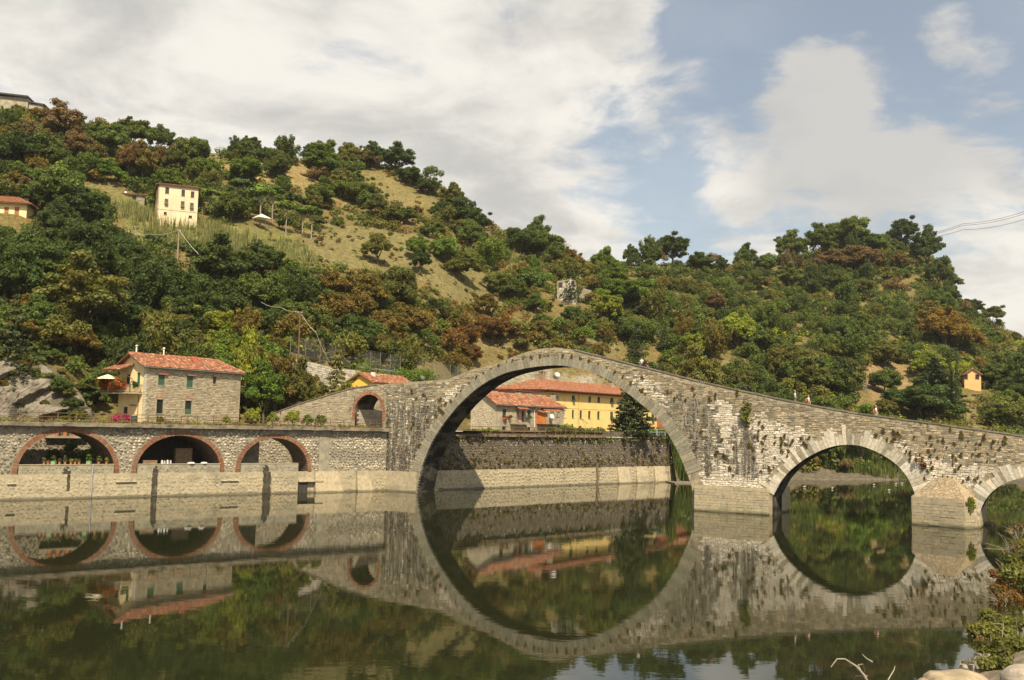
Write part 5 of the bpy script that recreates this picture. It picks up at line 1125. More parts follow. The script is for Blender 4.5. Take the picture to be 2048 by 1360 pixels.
def road_stuff():
    r_ = empty('road_wall', (0, 0, 0), 'pale stone retaining wall of the upper road behind the small conifer', 'wall')
    b = MB(); s = MB(); pts = [at_y(585, 716, 155)] + RW
    for p, q in zip(pts[:-1], pts[1:]):
        t = (q-p)/np.linalg.norm(q-p); nrm = np.array([t[1], -t[0], 0]); v = [p+nrm*.0, q+nrm*0, q-nrm*.6, p-nrm*.6]
        b.add([tuple(x-np.array([0, 0, 9])) for x in v]+[tuple(x) for x in v], [(0, 1, 5, 4), (1, 2, 6, 5), (2, 3, 7, 6), (3, 0, 4, 7), (4, 5, 6, 7)])
        L = np.linalg.norm(q-p); z = -8.
        while z < -.3:
            d = 0; hh = random.uniform(.28, .42)
            while d < L-.3:
                w = min(random.uniform(.4, .9), L-d); f = lambda dd, zz, pr: tuple(p+t*dd+nrm*pr+np.array([0, 0, zz])); pr = random.uniform(.03, .1); a, c = d+.03, d+w-.03
                col = jit(pick(((.60, .55, .45), 4), ((.50, .46, .37), 2), ((.40, .36, .28), 1.2)), .1)
                s.add([f(a, z+.02, pr), f(c, z+.02, pr), f(c, z+hh-.03, pr), f(a, z+hh-.03, pr), f(a, z, -.1), f(c, z, -.1), f(c, z+hh, -.1), f(a, z+hh, -.1)], [(0, 1, 2, 3), (0, 4, 5, 1), (1, 5, 6, 2), (2, 6, 7, 3), (3, 7, 4, 0)], 0, col); d += w
            z += hh
    b.build('wall', M_RMORT, r_); tag(s.build('stonework', M_HSTONE, r_), kind='stuff')
    # guard rail
    up_ = [p+np.array([0, 0, 0.02]) for p in RW[2:]]
    g = empty('guard_rail', tuple(up_[0]), 'grey steel crash barrier along the upper road wall', 'guard rail'); m = MB()
    for p, q in zip(up_[:-1], up_[1:]):
        a, c = p-up_[0], q-up_[0]; t = (c-a)/np.linalg.norm(c-a); n_ = np.array([t[1], -t[0], 0]); prof = [(0, .45), (.06, .52), (0, .6), (.06, .68), (0, .75)]
        vs = [tuple(x+n_*o+np.array([0, 0, z])) for x in (a, c) for o, z in prof]; m.add(vs, [(i, i+5, i+6, i+1) for i in range(4)])
    m.build('rail_beam', plain('galvanised', (.42, .44, .43), .4, .1, 3., metal=.6), g); pm = MB(); pm.box(-.05, .05, -.05, .05, -.2, .7); me = pm.mesh('post'); me.materials.append(M_GUT)
    for p, q in zip(up_[:-1], up_[1:]):
        for k in np.arange(0, 1, .2): o_ = link('post', me, g); o_.location = p-up_[0]+(q-p)*k
    # tall chain-link fence beyond the road
    M_FENCE = plain('fence_post', (.17, .15, .12), .6); f = empty('chain_link_fence', tuple(RW[0]), 'tall chain-link fence on thin posts above the upper road', 'fence')
    m_, n_, b_ = newmat('wire_mesh'); co = n_.n('ShaderNodeUVMap').outputs[0]; b_.inputs['Base Color'].default_value = (.10, .11, .10, 1)
    fp = [at_y(*p) for p in ((580, 712, 160), (640, 722, 166), (700, 732, 172), (760, 740, 181), (800, 746, 187), (845, 752, 194), (900, 760, 203), (930, 766, 210))]
    nets = MB()
    for p, q in zip(fp[:-1], fp[1:]):
        L = np.linalg.norm(q-p); n = max(1, int(L/2.7)); t = (q-p)/L
        for k in range(n):
            x = p+(q-p)*k/n; hh = 3.2; pm = MB(); pm.tube([(0, 0, -1), (0, 0, hh)], .06, 5); o_ = pm.build('post', M_FENCE, f); o_.location = x-RW[0]
        for d in np.arange(0, L, .3):                       # diagonal wires of the netting
            for sg in (1, -1):
                a = p+t*d-RW[0]; c = a+t*sg*min(3.0, (L-d) if sg > 0 else d)+np.array([0, 0, min(3.0, (L-d) if sg > 0 else d)]); nets.tube([tuple(a), tuple(c)], .012, 3)
        nets.tube([tuple(p-RW[0]+[0, 0, 3.15]), tuple(q-RW[0]+[0, 0, 3.15])], .025, 4)
    tag(nets.build('netting', plain('netting_wire', (.13, .135, .12), .5), f), kind='stuff')
road_stuff()
def wire(name, label, cat, pts, r, mat, sag=0.):
    P = [Vector(p) for p in pts]; b = MB()
    for a, c in zip(P[:-1], P[1:]): b.tube([a.lerp(c, t)-Vector((0, 0, sag*4*t*(1-t)))-P[0] for t in np.linspace(0, 1, 14)], r, 4)
    o = b.build(name, mat); o.location = P[0]; return tag(o, label, cat)
M_POLE = plain('pole_wood', (.30, .24, .17), .85, .2, 2.); M_CABLE = plain('pale_cable', (.50, .48, .42), .6); M_LINE = plain('power_line', (.06, .06, .06), .6)
def pole(px, y0, y1, Y, label, r=.13, mat=None, arm=False):
    a, c = at_y(px[0], y0, Y), at_y(px[1], y1, Y); root = empty('utility_pole', tuple(a), label, 'pole', None); b = MB(); b.tube([(0, 0, -1.5), tuple(Vector(c)-Vector(a))], r*1.25, 7, r1=r*.8); b.build('shaft', mat or M_POLE, root)
    m = MB(); t = Vector(c)-Vector(a); m.tube([t+Vector((-.35, 0, -.25)), t+Vector((.35, 0, -.25))], .05, 5); m.build('crossarm', M_IRON, root)
    for s in (-.3, .3): m = MB(); m.lathe([(.05, 0), (.07, .08), (.03, .16)], 6, tuple(t+Vector((s, 0, -.2)))); m.build('insulator', M_WHITE, root)
    return c
c1 = pole((355, 358), 518, 459, 196, 'slanting wooden pole in the tall grass below the cream hillside house', .14)
c2 = pole((597, 600), 715, 623, 158, 'rust-brown pole at the road above the stone house, with cable', .12, M_RUST)
pole((1733.5, 1733.2), 806, 757, 245, 'thin grey pole on the bare orchard slope beyond the bridge', .11, M_GUT)
pole((471, 472), 486, 455, 205, 'short dark post at the edge of the brown field', .10, M_IRON); pole((869, 869), 452, 434, 300, 'small pale pole under the summit trees', .16, M_GUT); pole((271, 272), 466, 452, 200, 'stub post at the end of the cable in the reeds', .1)
wire('cable', 'pale cable dropping from the slanting pole into the dark trees', 'cable', [c1, at_y(395, 506, 190), at_y(427, 545, 184), at_y(440, 553, 182)], .045, M_CABLE, .25)
wire('cable', 'pale cable strung between the stub post and the slanting pole', 'cable', [at_y(249, 458, 201), at_y(300, 468, 199), c1], .035, M_CABLE, .5)
wire('cable', 'pale cable running from the rust-brown pole down to the road wall', 'cable', [c2, at_y(632, 665, 159), at_y(660, 725, 162)], .045, M_CABLE, .3)
wire('cable', 'pale cable coming out of the trees to the rust-brown pole', 'cable', [at_y(522, 604, 168), at_y(560, 614, 164), c2], .026, M_CABLE, .3)
for k, (lab, ya, yb) in enumerate((('topmost of the three power lines beside the wooded peak', 466, 421), ('middle one of the three power lines beside the wooded peak', 467.5, 426), ('lowest of the three power lines beside the wooded peak', 473, 438))):
    wire('power_line', lab, 'power line', [at_y(1815, ya+4, 420+k), at_y(1925, (ya+yb)/2+4, 395+k), at_y(2070, yb-6, 360+k), at_y(2400, yb-150, 300+k)], .07, M_LINE, 1.2)
wire('house_wire', 'thin wire from the stone house gable end towards the road wall', 'wire', [SH.world((SL, -.05, SH.face(480, 772)[1])), at_y(600, 778, 156), at_y(640, 780, 158)], .03, M_CABLE, .3)

# ---- canopy in the pine grove, car on the road
p = hit(522, 456); r_ = empty('garden_canopy', tuple(p), 'white pointed garden canopy under the umbrella pines', 'canopy')
b = MB(); b.lathe([(2.2, 2.2), (2.15, 2.3), (1.0, 2.85), (.05, 3.3)], 4); b.build('cloth', M_WHITE, r_)
for sx in (-1.4, 1.4):
    for sy in (-1.4, 1.4): m = MB(); m.tube([(sx, sy, -.6), (sx, sy, 2.25)], .05, 5); m.build('leg', M_WOOD, r_)
def car():
    t = RW[4]-RW[3]; t /= np.linalg.norm(t); nrm = np.array([-t[1], t[0], 0]); c = RW[3]*.2+RW[4]*.8+nrm*1.6+np.array([0, 0, -.55])
    r_ = empty('parked_car', tuple(c), 'silver car parked on the upper road behind the crash barrier', 'car', None, math.atan2(t[1], t[0]))
    m = MB(); m.prism([(-2.05, .25), (2.05, .25), (2.1, .62), (1.9, .78), (1.1, .86), (-1.7, .9), (-2.1, .8)], -.82, .82); m.build('body', plain('silver_paint', (.55, .56, .55), .3, .05, 2., spec=.5), r_)
    m = MB(); m.prism([(1.05, .86), (.45, 1.36), (-1.1, 1.4), (-1.75, .9)], -.72, .72); m.build('cabin', M_GLASS, r_)
    m = MB(); m.prism([(.48, 1.35), (-1.12, 1.39), (-1.0, 1.46), (.35, 1.43)], -.68, .68); m.build('car_roof', plain('silver_roof', (.62, .62, .60), .3, .05), r_)
    for x in (-1.3, 1.3):
        for y in (-.78, .78): m = MB(); m.tube([(x, y-.1, .32), (x, y+.1, .32)], .32, 12); m.build('wheel', M_DARK, r_)
car()

# ================================================================== people on the bridge
def skin_mesh(name, joints, edges, mat):
    """one continuous skinned body from a jointed skeleton"""
    me = bpy.data.meshes.new(name); me.from_pydata([j[:3] for j in joints], edges, []); o = bpy.data.objects.new(name, me); COL.objects.link(o)
    md = o.modifiers.new('skin', 'SKIN'); sv = me.skin_vertices[0].data
    for i, j in enumerate(joints): sv[i].radius = (j[3], j[4] if len(j) > 4 else j[3]); sv[i].use_root = (i == 0)
    o.modifiers.new('sub', 'SUBSURF').levels = 1; o.modifiers['sub'].render_levels = 1
    dg = bpy.context.evaluated_depsgraph_get(); m2 = bpy.data.meshes.new_from_object(o.evaluated_get(dg)); bpy.data.objects.remove(o); m2.name = name
    m2.materials.clear(); m2.materials.append(mat); m2.polygons.foreach_set('use_smooth', [True]*len(m2.polygons)); return m2
M_SKIN = plain('skin', (.42, .24, .16), .6, .06)
def person(s, y, face_deg, label, shirt, trousers, hair, hgt=1.72, arm=0., bag=None):
    k = hgt/1.75; z0 = top(s)-DECK; root = empty('person', tuple(BR.world((s, y, z0))), label, 'person', None, R(BR.deg+face_deg))
    J = [(0, 0, .98*k, .13, .1), (0, 0, 1.15*k, .125, .095), (0, 0, 1.34*k, .16, .105), (0, 0, 1.47*k, .07, .07), (0, .01, 1.54*k, .052, .055), (0, .015, 1.63*k, .078, .095), (0, .015, 1.72*k, .065, .08),
         (.19*k, 0, 1.43*k, .06), (.25*k, .02, 1.16*k, .045), (.24*k, .14+arm, 1.0*k+arm, .036), (.24*k, .2+arm*1.2, .96*k+arm*1.1, .04, .02),
         (-.19*k, 0, 1.43*k, .06), (-.25*k, .02, 1.16*k, .045), (-.24*k, .12+arm, 1.0*k+arm, .036), (-.24*k, .18+arm*1.2, .96*k+arm*1.1, .04, .02),
         (.09*k, 0, .88*k, .095), (.10*k, .05, .48*k, .062), (.10*k, -.03, .08*k, .045), (.10*k, .13, .035, .045, .03), (-.09*k, 0, .88*k, .095), (-.10*k, -.04, .48*k, .062), (-.10*k, -.14, .09*k, .045), (-.10*k, .01, .035, .045, .03)]
    Eg = [(0, 1), (1, 2), (2, 3), (3, 4), (4, 5), (5, 6), (2, 7), (7, 8), (8, 9), (9, 10), (2, 11), (11, 12), (12, 13), (13, 14), (0, 15), (15, 16), (16, 17), (17, 18), (0, 19), (19, 20), (20, 21), (21, 22)]
    link('body', skin_mesh('body', J, Eg, M_SKIN), root)
    g = 1.16; T = [J[0], J[1], J[2], (0, 0, 1.45*k, .085), J[7], (.235*k, .02, 1.24*k, .058), J[11], (-.235*k, .02, 1.24*k, .058)]; T = [(*j[:3], j[3]*g, (j[4] if len(j) > 4 else j[3])*g) for j in T]
    link('shirt', skin_mesh('shirt', T, [(0, 1), (1, 2), (2, 3), (2, 4), (4, 5), (2, 6), (6, 7)], plain('shirt_cloth', shirt, .85, .08)), root)
    T = [(0, 0, .96*k, .15, .12), *[J[i] for i in (15, 16, 17, 19, 20, 21)]]; T = [(*j[:3], j[3]*1.14, (j[4] if len(j) > 4 else j[3])*1.14) for j in T]
    link('trousers', skin_mesh('trousers', T, [(0, 1), (1, 2), (2, 3), (0, 4), (4, 5), (5, 6)], plain('trouser_cloth', trousers, .85, .1)), root)
    h = MB(); h.lathe([(.085, 1.66*k), (.098, 1.7*k), (.088, 1.76*k), (.04, 1.8*k)], 10, (0, -.015, 0)); h.build('hair', plain('hair', hair, .7), root, True)
    f = MB()
    for sx in (-.035, .035): f.lathe([(.004, -.01), (.011, 0), (.004, .01)], 6, (sx, .1, 1.665*k))
    f.build('eye', M_DARK, root); f = MB(); f.add([(-.014, .1, 1.62*k), (.014, .1, 1.62*k), (0, .13, 1.625*k), (0, .102, 1.665*k)], [(0, 1, 2), (1, 3, 2), (3, 0, 2)]); f.build('nose', M_SKIN, root)
    f = MB(); f.box(-.024, .024, .095, .104, 1.588*k, 1.596*k); f.build('mouth', plain('lips', (.3, .1, .08), .6), root)
    if bag: m = MB(); m.slab([(-.16, -.28), (.16, -.28), (.13, -.13), (-.13, -.13)], 1.0*k, 1.42*k); m.build('backpack', plain('bag_cloth', bag, .8), root)
    return root
def s_at(px, py, y): return BR.face(px, py, y)[0]
person(s_at(1283, 735, .9), .9, 160, 'person in a white shirt just right of the hump of the great arch', (.75, .74, .70), (.12, .12, .15), (.10, .07, .05), 1.75, .12)
person(s_at(1295, 738, 1.0), 1.0, 70, 'person in dark clothes leaning on the parapet beside the white shirt', (.03, .03, .035), (.04, .04, .05), (.05, .035, .025), 1.55, .12)
person(s_at(1590, 803, 1.6), 1.6, -80, 'tallest person in a white shirt, walking over the middle pier', (.75, .74, .71), (.2, .2, .22), (.30, .29, .28), 1.86, .05)
person(s_at(1617, 808, 1.8), 1.8, -95, 'fair-haired person in white walking a step behind, over the middle pier', (.70, .66, .60), (.45, .3, .25), (.33, .20, .08), 1.64, .03, (.4, .12, .06))
person(s_at(1752, 832, 1.5), 1.5, -90, 'lone person in a white top over the small arch, carrying a red bag', (.74, .72, .69), (.6, .58, .55), (.36, .24, .14), 1.72, .05, (.5, .1, .06))
# ================================================================== VEGETATION
M_LEAF = leaf_mat('leaf'); M_NEEDLE = leaf_mat('needle', .08)
M_BARK = plain('bark', (.13, .10, .07), .95, .3, 3., .5, 8.); M_PALEBARK = plain('pale_bark', (.30, .26, .20), .95, .25, 3.)
def leaf_mesh(name, clumps, leaf, rng, up=.35, shell=(.62, 1.05), aspect=1.7, droop=0., mat=None):
    """leaves scattered through clumps [(centre, radii, count, colour)]; each leaf a small diamond"""
    P, Nn, Cc, Sz = [], [], [], []
    for (c, rad, n, col) in clumps:
        d = rng.normal(size=(n, 3)); d /= np.linalg.norm(d, axis=1)[:, None]; r = rng.uniform(*shell, n)
        P.append(np.array(c) + d*np.array(rad)*r[:, None]); nn = d*.75 + rng.normal(size=(n, 3))*.55 + np.array([0, 0, up]); Nn.append(nn)
        cc = np.array(col)*rng.uniform(.88, 1.12, (n, 1)); Cc.append(cc); Sz.append(np.full(n, leaf)*rng.uniform(.65, 1.35, n))
    P, Nn, Cc, Sz = map(np.concatenate, (P, Nn, Cc, Sz)); Nn /= np.linalg.norm(Nn, axis=1)[:, None]
    a = np.cross(Nn, rng.normal(size=Nn.shape)); a[:, 2] -= droop; a -= Nn*(a*Nn).sum(1)[:, None]; a /= np.linalg.norm(a, axis=1)[:, None]; b = np.cross(Nn, a)
    n = len(P); V = np.empty((n, 4, 3)); L = (Sz*aspect*.5)[:, None]; Wd = (Sz*.5)[:, None]
    V[:, 0] = P-a*L; V[:, 1] = P+b*Wd+Nn*Wd*.25; V[:, 2] = P+a*L; V[:, 3] = P-b*Wd+Nn*Wd*.25
    me = bpy.data.meshes.new(name); me.vertices.add(n*4); me.vertices.foreach_set('co', V.ravel()); me.loops.add(n*4); me.loops.foreach_set('vertex_index', np.arange(n*4, dtype=np.int32))
    me.polygons.add(n); me.polygons.foreach_set('loop_start', np.arange(0, n*4, 4, dtype=np.int32)); me.update(calc_edges=True)
    at = me.color_attributes.new('Col', 'FLOAT_COLOR', 'POINT'); C4 = np.ones((n, 4, 4)); C4[:, :, :3] = Cc[:, None, :]; at.data.foreach_set('color', C4.ravel())
    me.materials.append(mat or M_LEAF); return me
def cvar(rng, a=.22): k = rng.uniform(1-a, 1+a); return (k*rng.uniform(.92, 1.1), k, k*rng.uniform(.8, 1.15))
def broad_crown(seed, rx=1., rz=.85, nc=60, per=300, leaf=.06, fan=False):
    """an uneven crown: a noisy shell of leaves with many small boughs standing out of it"""
    rng = np.random.default_rng(seed); cl = []; o = seed*3.7
    if fan:                                                 # boughs that rise and spread like a fan
        for k in range(22):
            a = 6.28*k/22+rng.uniform(-.3, .3); q = rng.uniform(.25, .95); h_ = rz*rng.uniform(1.3, 2.15)*(1.15-.45*q)
            for t in np.linspace(.3, 1, 5): s = .1+.12*(1-abs(t-.6)); cl.append(((q*rx*math.cos(a)*t**1.3, q*rx*math.sin(a)*t**1.3, .15+h_*t), (s, s, s*1.15), int(per*(s/.22)**2*.5), cvar(rng)))
    else:
        for k in range(nc):
            d = rng.normal(size=3); d /= np.linalg.norm(d); d[2] = abs(d[2])*1.1-.45*rng.random()
            R_ = 1+.55*mnoise.noise((d[0]*1.6+o, d[1]*1.6, d[2]*1.6))+.2*mnoise.noise((d[0]*4+o, d[1]*4, d[2]*4)); q = rng.uniform(.5, .95)*R_
            s = rng.uniform(.11, .25); cl.append((np.array([d[0]*rx, d[1]*rx, d[2]*rz])*q + np.array([0, 0, rz]), (s*1.15, s*1.15, s*.75), int(per*(s/.22)**2), cvar(rng)))
        for k in range(90):
            d = rng.normal(size=3); d /= np.linalg.norm(d); d[2] = abs(d[2])*1.05-.4*rng.random(); R_ = 1+.55*mnoise.noise((d[0]*1.6+o, d[1]*1.6, d[2]*1.6)); q = rng.uniform(.45, .82)*R_
            cl.append((np.array([d[0]*rx, d[1]*rx, d[2]*rz])*q + np.array([0, 0, rz]), (.17, .17, .12), int(per*.24), cvar(rng, .15)))
    return leaf_mesh('crown', cl, leaf, rng, .45, (.2, 1.05))
def trunk_mesh(h=.5, r=.06, seed=0, limbs=5, spread=.5, top_=1.1):
    rng = np.random.default_rng(seed); b = MB(); b.tube([(0, 0, -.35), (.02, .01, h*.5), (0, .02, h)], r, 6, r1=r*.7)
    for k in range(limbs):
        a = 6.28*k/limbs+rng.uniform(-.4, .4); q = spread*rng.uniform(.6, 1.1); b.tube([(0, .02, h*rng.uniform(.75, 1)), (q*.5*math.cos(a), q*.5*math.sin(a), h+(top_-h)*.45), (q*math.cos(a), q*math.sin(a), top_*rng.uniform(.85, 1.1))], r*.5, 5, r1=r*.15)
    return b.mesh('trunk')
def proto(name, crown, trunk, bark=M_BARK):
    trunk.materials.append(bark); return (name, crown, trunk)
TREES = [proto('broadleaf_tree', broad_crown(10+k, 1., [.85, 1.0, .75, 1.15, .9, .8][k], [60, 48, 66, 54, 44, 72][k]), trunk_mesh(.45, .06, k)) for k in range(6)] + [proto('broadleaf_tree', broad_crown(60+k, 1., [.95, 1.15, .8][k], fan=True), trunk_mesh(.5, .05, 9+k, 8, .5, 1.4)) for k in range(3)]
SHRUBS = [proto('shrub', broad_crown(40+k, 1., [.6, .75, .5, .85][k], 30, 150, .085), trunk_mesh(.2, .05, k, 4, .5, .6)) for k in range(4)]
def conifer(seed, h=3.2, lv=15, per=90, leaf=.075, base=.12, droop=.35, rr=1.):
    rng = np.random.default_rng(seed); cl = []
    for i in range(lv):
        t = i/(lv-1); z = h*(base+(1-base)*t); R_ = rr*((1-t)**.85)*rng.uniform(.85, 1.1)+.05; nb = max(3, int(9*(1-t)+3))
        for k in range(nb):
            a = 6.28*(k+rng.uniform(-.3, .3))/nb; ln = R_*rng.uniform(.5, 1.2)
            for q in (.35, .65, .92): cl.append(((ln*q*math.cos(a), ln*q*math.sin(a), z-droop*ln*q*q*rng.uniform(.3, 1.)), (.1+.13*ln*(1-q*.5),)*2+(.05,), int(per*.12*(1+ln)), cvar(rng, .2)))
    b = MB(); b.tube([(0, 0, -.3), (0, 0, h*.97)], .055, 6, r1=.012)
    return leaf_mesh('crown', cl, leaf, rng, .2, (.2, 1.0), 1.9, .6, M_NEEDLE), b.mesh('trunk')
def cypress(seed, h=5.):
    rng = np.random.default_rng(seed); cl = []
    for i in range(26):
        t = i/25; z = h*(.04+.95*t); r = .5*min(1, (t+.08)*6)*(1-t**2.2*.92)
        for k in range(3): a = rng.uniform(0, 6.28); cl.append(((r*.45*math.cos(a), r*.45*math.sin(a), z), (r*.6+.04, r*.6+.04, .22), 70, cvar(rng, .18)))
    b = MB(); b.tube([(0, 0, -.3), (0, 0, h*.9)], .06, 6, r1=.015); return leaf_mesh('crown', cl, .075, rng, .5, (.3, 1.05), 2., -.8, M_NEEDLE), b.mesh('trunk')
def pine(seed):
    rng = np.random.default_rng(seed); cl = []
    for k in range(26):
        a = rng.uniform(0, 6.28); q = math.sqrt(rng.random())*.8; s = rng.uniform(.2, .34); cl.append(((q*math.cos(a), q*math.sin(a), 2.25+.42*(1-q*q)+rng.uniform(-.14, .08)), (s, s, s*.55), 150, cvar(rng)))
    b = MB(); b.tube([(0, 0, -.4), (.05, 0, .8), (-.03, .03, 1.7), (0, 0, 2.2)], .06, 6, r1=.035)
    for k in range(7): a = 6.28*k/7+rng.uniform(-.3, .3); b.tube([(0, 0, 1.35+.1*(k % 3)), (.35*math.cos(a), .35*math.sin(a), 1.95), (.65*math.cos(a), .65*math.sin(a), 2.3)], .025, 5, r1=.01)
    return leaf_mesh('crown', cl, .085, rng, .4, mat=M_NEEDLE), b.mesh('trunk')
CON = [proto('conifer', *conifer(70+k, [3.2, 3.8, 2.9][k])) for k in range(3)]; CEDAR = proto('cedar_tree', *conifer(77, 3.0, 19, 190, .07, .06, .4, 1.15)); CYP = [proto('cypress', *cypress(80+k, [5., 6.5][k])) for k in range(2)]; PINE = [proto('umbrella_pine', *pine(90+k), bark=M_PALEBARK) for k in range(3)]
def bare():
    rng = np.random.default_rng(5); b = MB()
    def br(p, d, ln, r, dep):
        q = p+d*ln; b.tube([p, (p+q)/2+Vector(rng.normal(size=3)*.04*ln), q], r, 4, r1=r*.6)
        if dep:
            for _ in range(3): br(p.lerp(q, rng.uniform(.55, 1)), (d+Vector(rng.normal(size=3))*.55+Vector((0, 0, .15))).normalized(), ln*.68, r*.55, dep-1)
    br(Vector((0, 0, -.2)), Vector((.05, 0, 1)), .9, .05, 5); return b.mesh('bare_branches')
BARE = bare(); BARE.materials.append(M_PALEBARK)
PAL = {'dark green': (0.073, 0.104, 0.027), 'mid green': (0.114, 0.152, 0.035), 'olive green': (0.158, 0.160, 0.040), 'yellow-green': (.235, .265, .036), 'golden-brown': (.185, .14, .034), 'rust-brown': (.20, .112, .036), 'orange-yellow': (.235, .155, .028), 'grey-green': (.115, .135, .068), 'bright green': (.135, .195, .030), 'blue-green': (.052, .070, .026), 'dry brown': (.19, .135, .062)}
PLACED = []                                             # (object, phrase, px, py, category, group)
HOUSES = [(215, 708, 492, 846, 146), (296, 356, 404, 444, 222), (240, 380, 293, 420, 230), (-60, 388, 56, 440, 192), (-60, 180, 92, 208, 275), (696, 742, 842, 790, 182), (1030, 752, 1345, 865, 212), (936, 775, 1132, 862, 188), (1110, 553, 1184, 600, 270), (1926, 734, 1972, 776, 270), (503, 438, 540, 462, 260), (960, 730, 1260, 800, 240), (592, 705, 664, 785, 166), (352, 455, 364, 515, 200), (594, 620, 604, 718, 160), (1728, 752, 1738, 808, 262), (840, 725, 905, 760, 210), (1275, 722, 1300, 740, 130), (520, 600, 660, 640, 166)]
def blocked(px, py, r, h, Y):
    return any(px+r*.85 > x0 and px-r*.85 < x1 and py > y0 and py-h < y1 and Y < yh for x0, y0, x1, y1, yh in HOUSES)
def plant(pr, pos, r, colname, cat, group, phrase, px, py, stretch=1., rot=None):
    name, crown, trunk = pr; root = bpy.data.objects.new(name, None); COL.objects.link(root); root.location = pos; root.rotation_euler.z = rot if rot is not None else random.uniform(0, 6.28); root.scale = (r, r*random.uniform(.9, 1.1), r*stretch); root.empty_display_size = .2
    c = bpy.data.objects.new('crown', crown); COL.objects.link(c); c.parent = root; k = random.uniform(.85, 1.15); b = PAL[colname]; c.color = (b[0]*k*random.uniform(.92, 1.1), b[1]*k, b[2]*k, 1)
    t = bpy.data.objects.new('trunk', trunk); COL.objects.link(t); t.parent = root
    root['kind'] = 'thing'; root['category'] = cat; root['group'] = group; PLACED.append((root, phrase, px, py)); return root
def put(pr, cx, cb, w, colname, what='leafy tree', cat='tree', group='trees on the slopes', stretch=1., y0=None):
    """a tree whose crown is W px wide and whose foot stands at picture point (cx, cb)"""
    p = hit(cx, cb, y0)
    if p is None: p = hit(cx, cb+14, y0)
    if p is None: return
    if pr[0] in ('broadleaf_tree', 'shrub') and blocked(cx, cb, w/2, w*1.5*stretch*.7, p[1]):
        w *= .6
        if blocked(cx, cb, w/2, w*1.5*stretch*.7, p[1]): return
    r = w/2/F*math.hypot(p[0], p[1]); return plant(pr, (p[0], p[1], p[2]-.1), r, colname, cat, group, f'{colname} {what}', cx, cb-w*.4, stretch)
T = lambda: random.choice(TREES[:6])
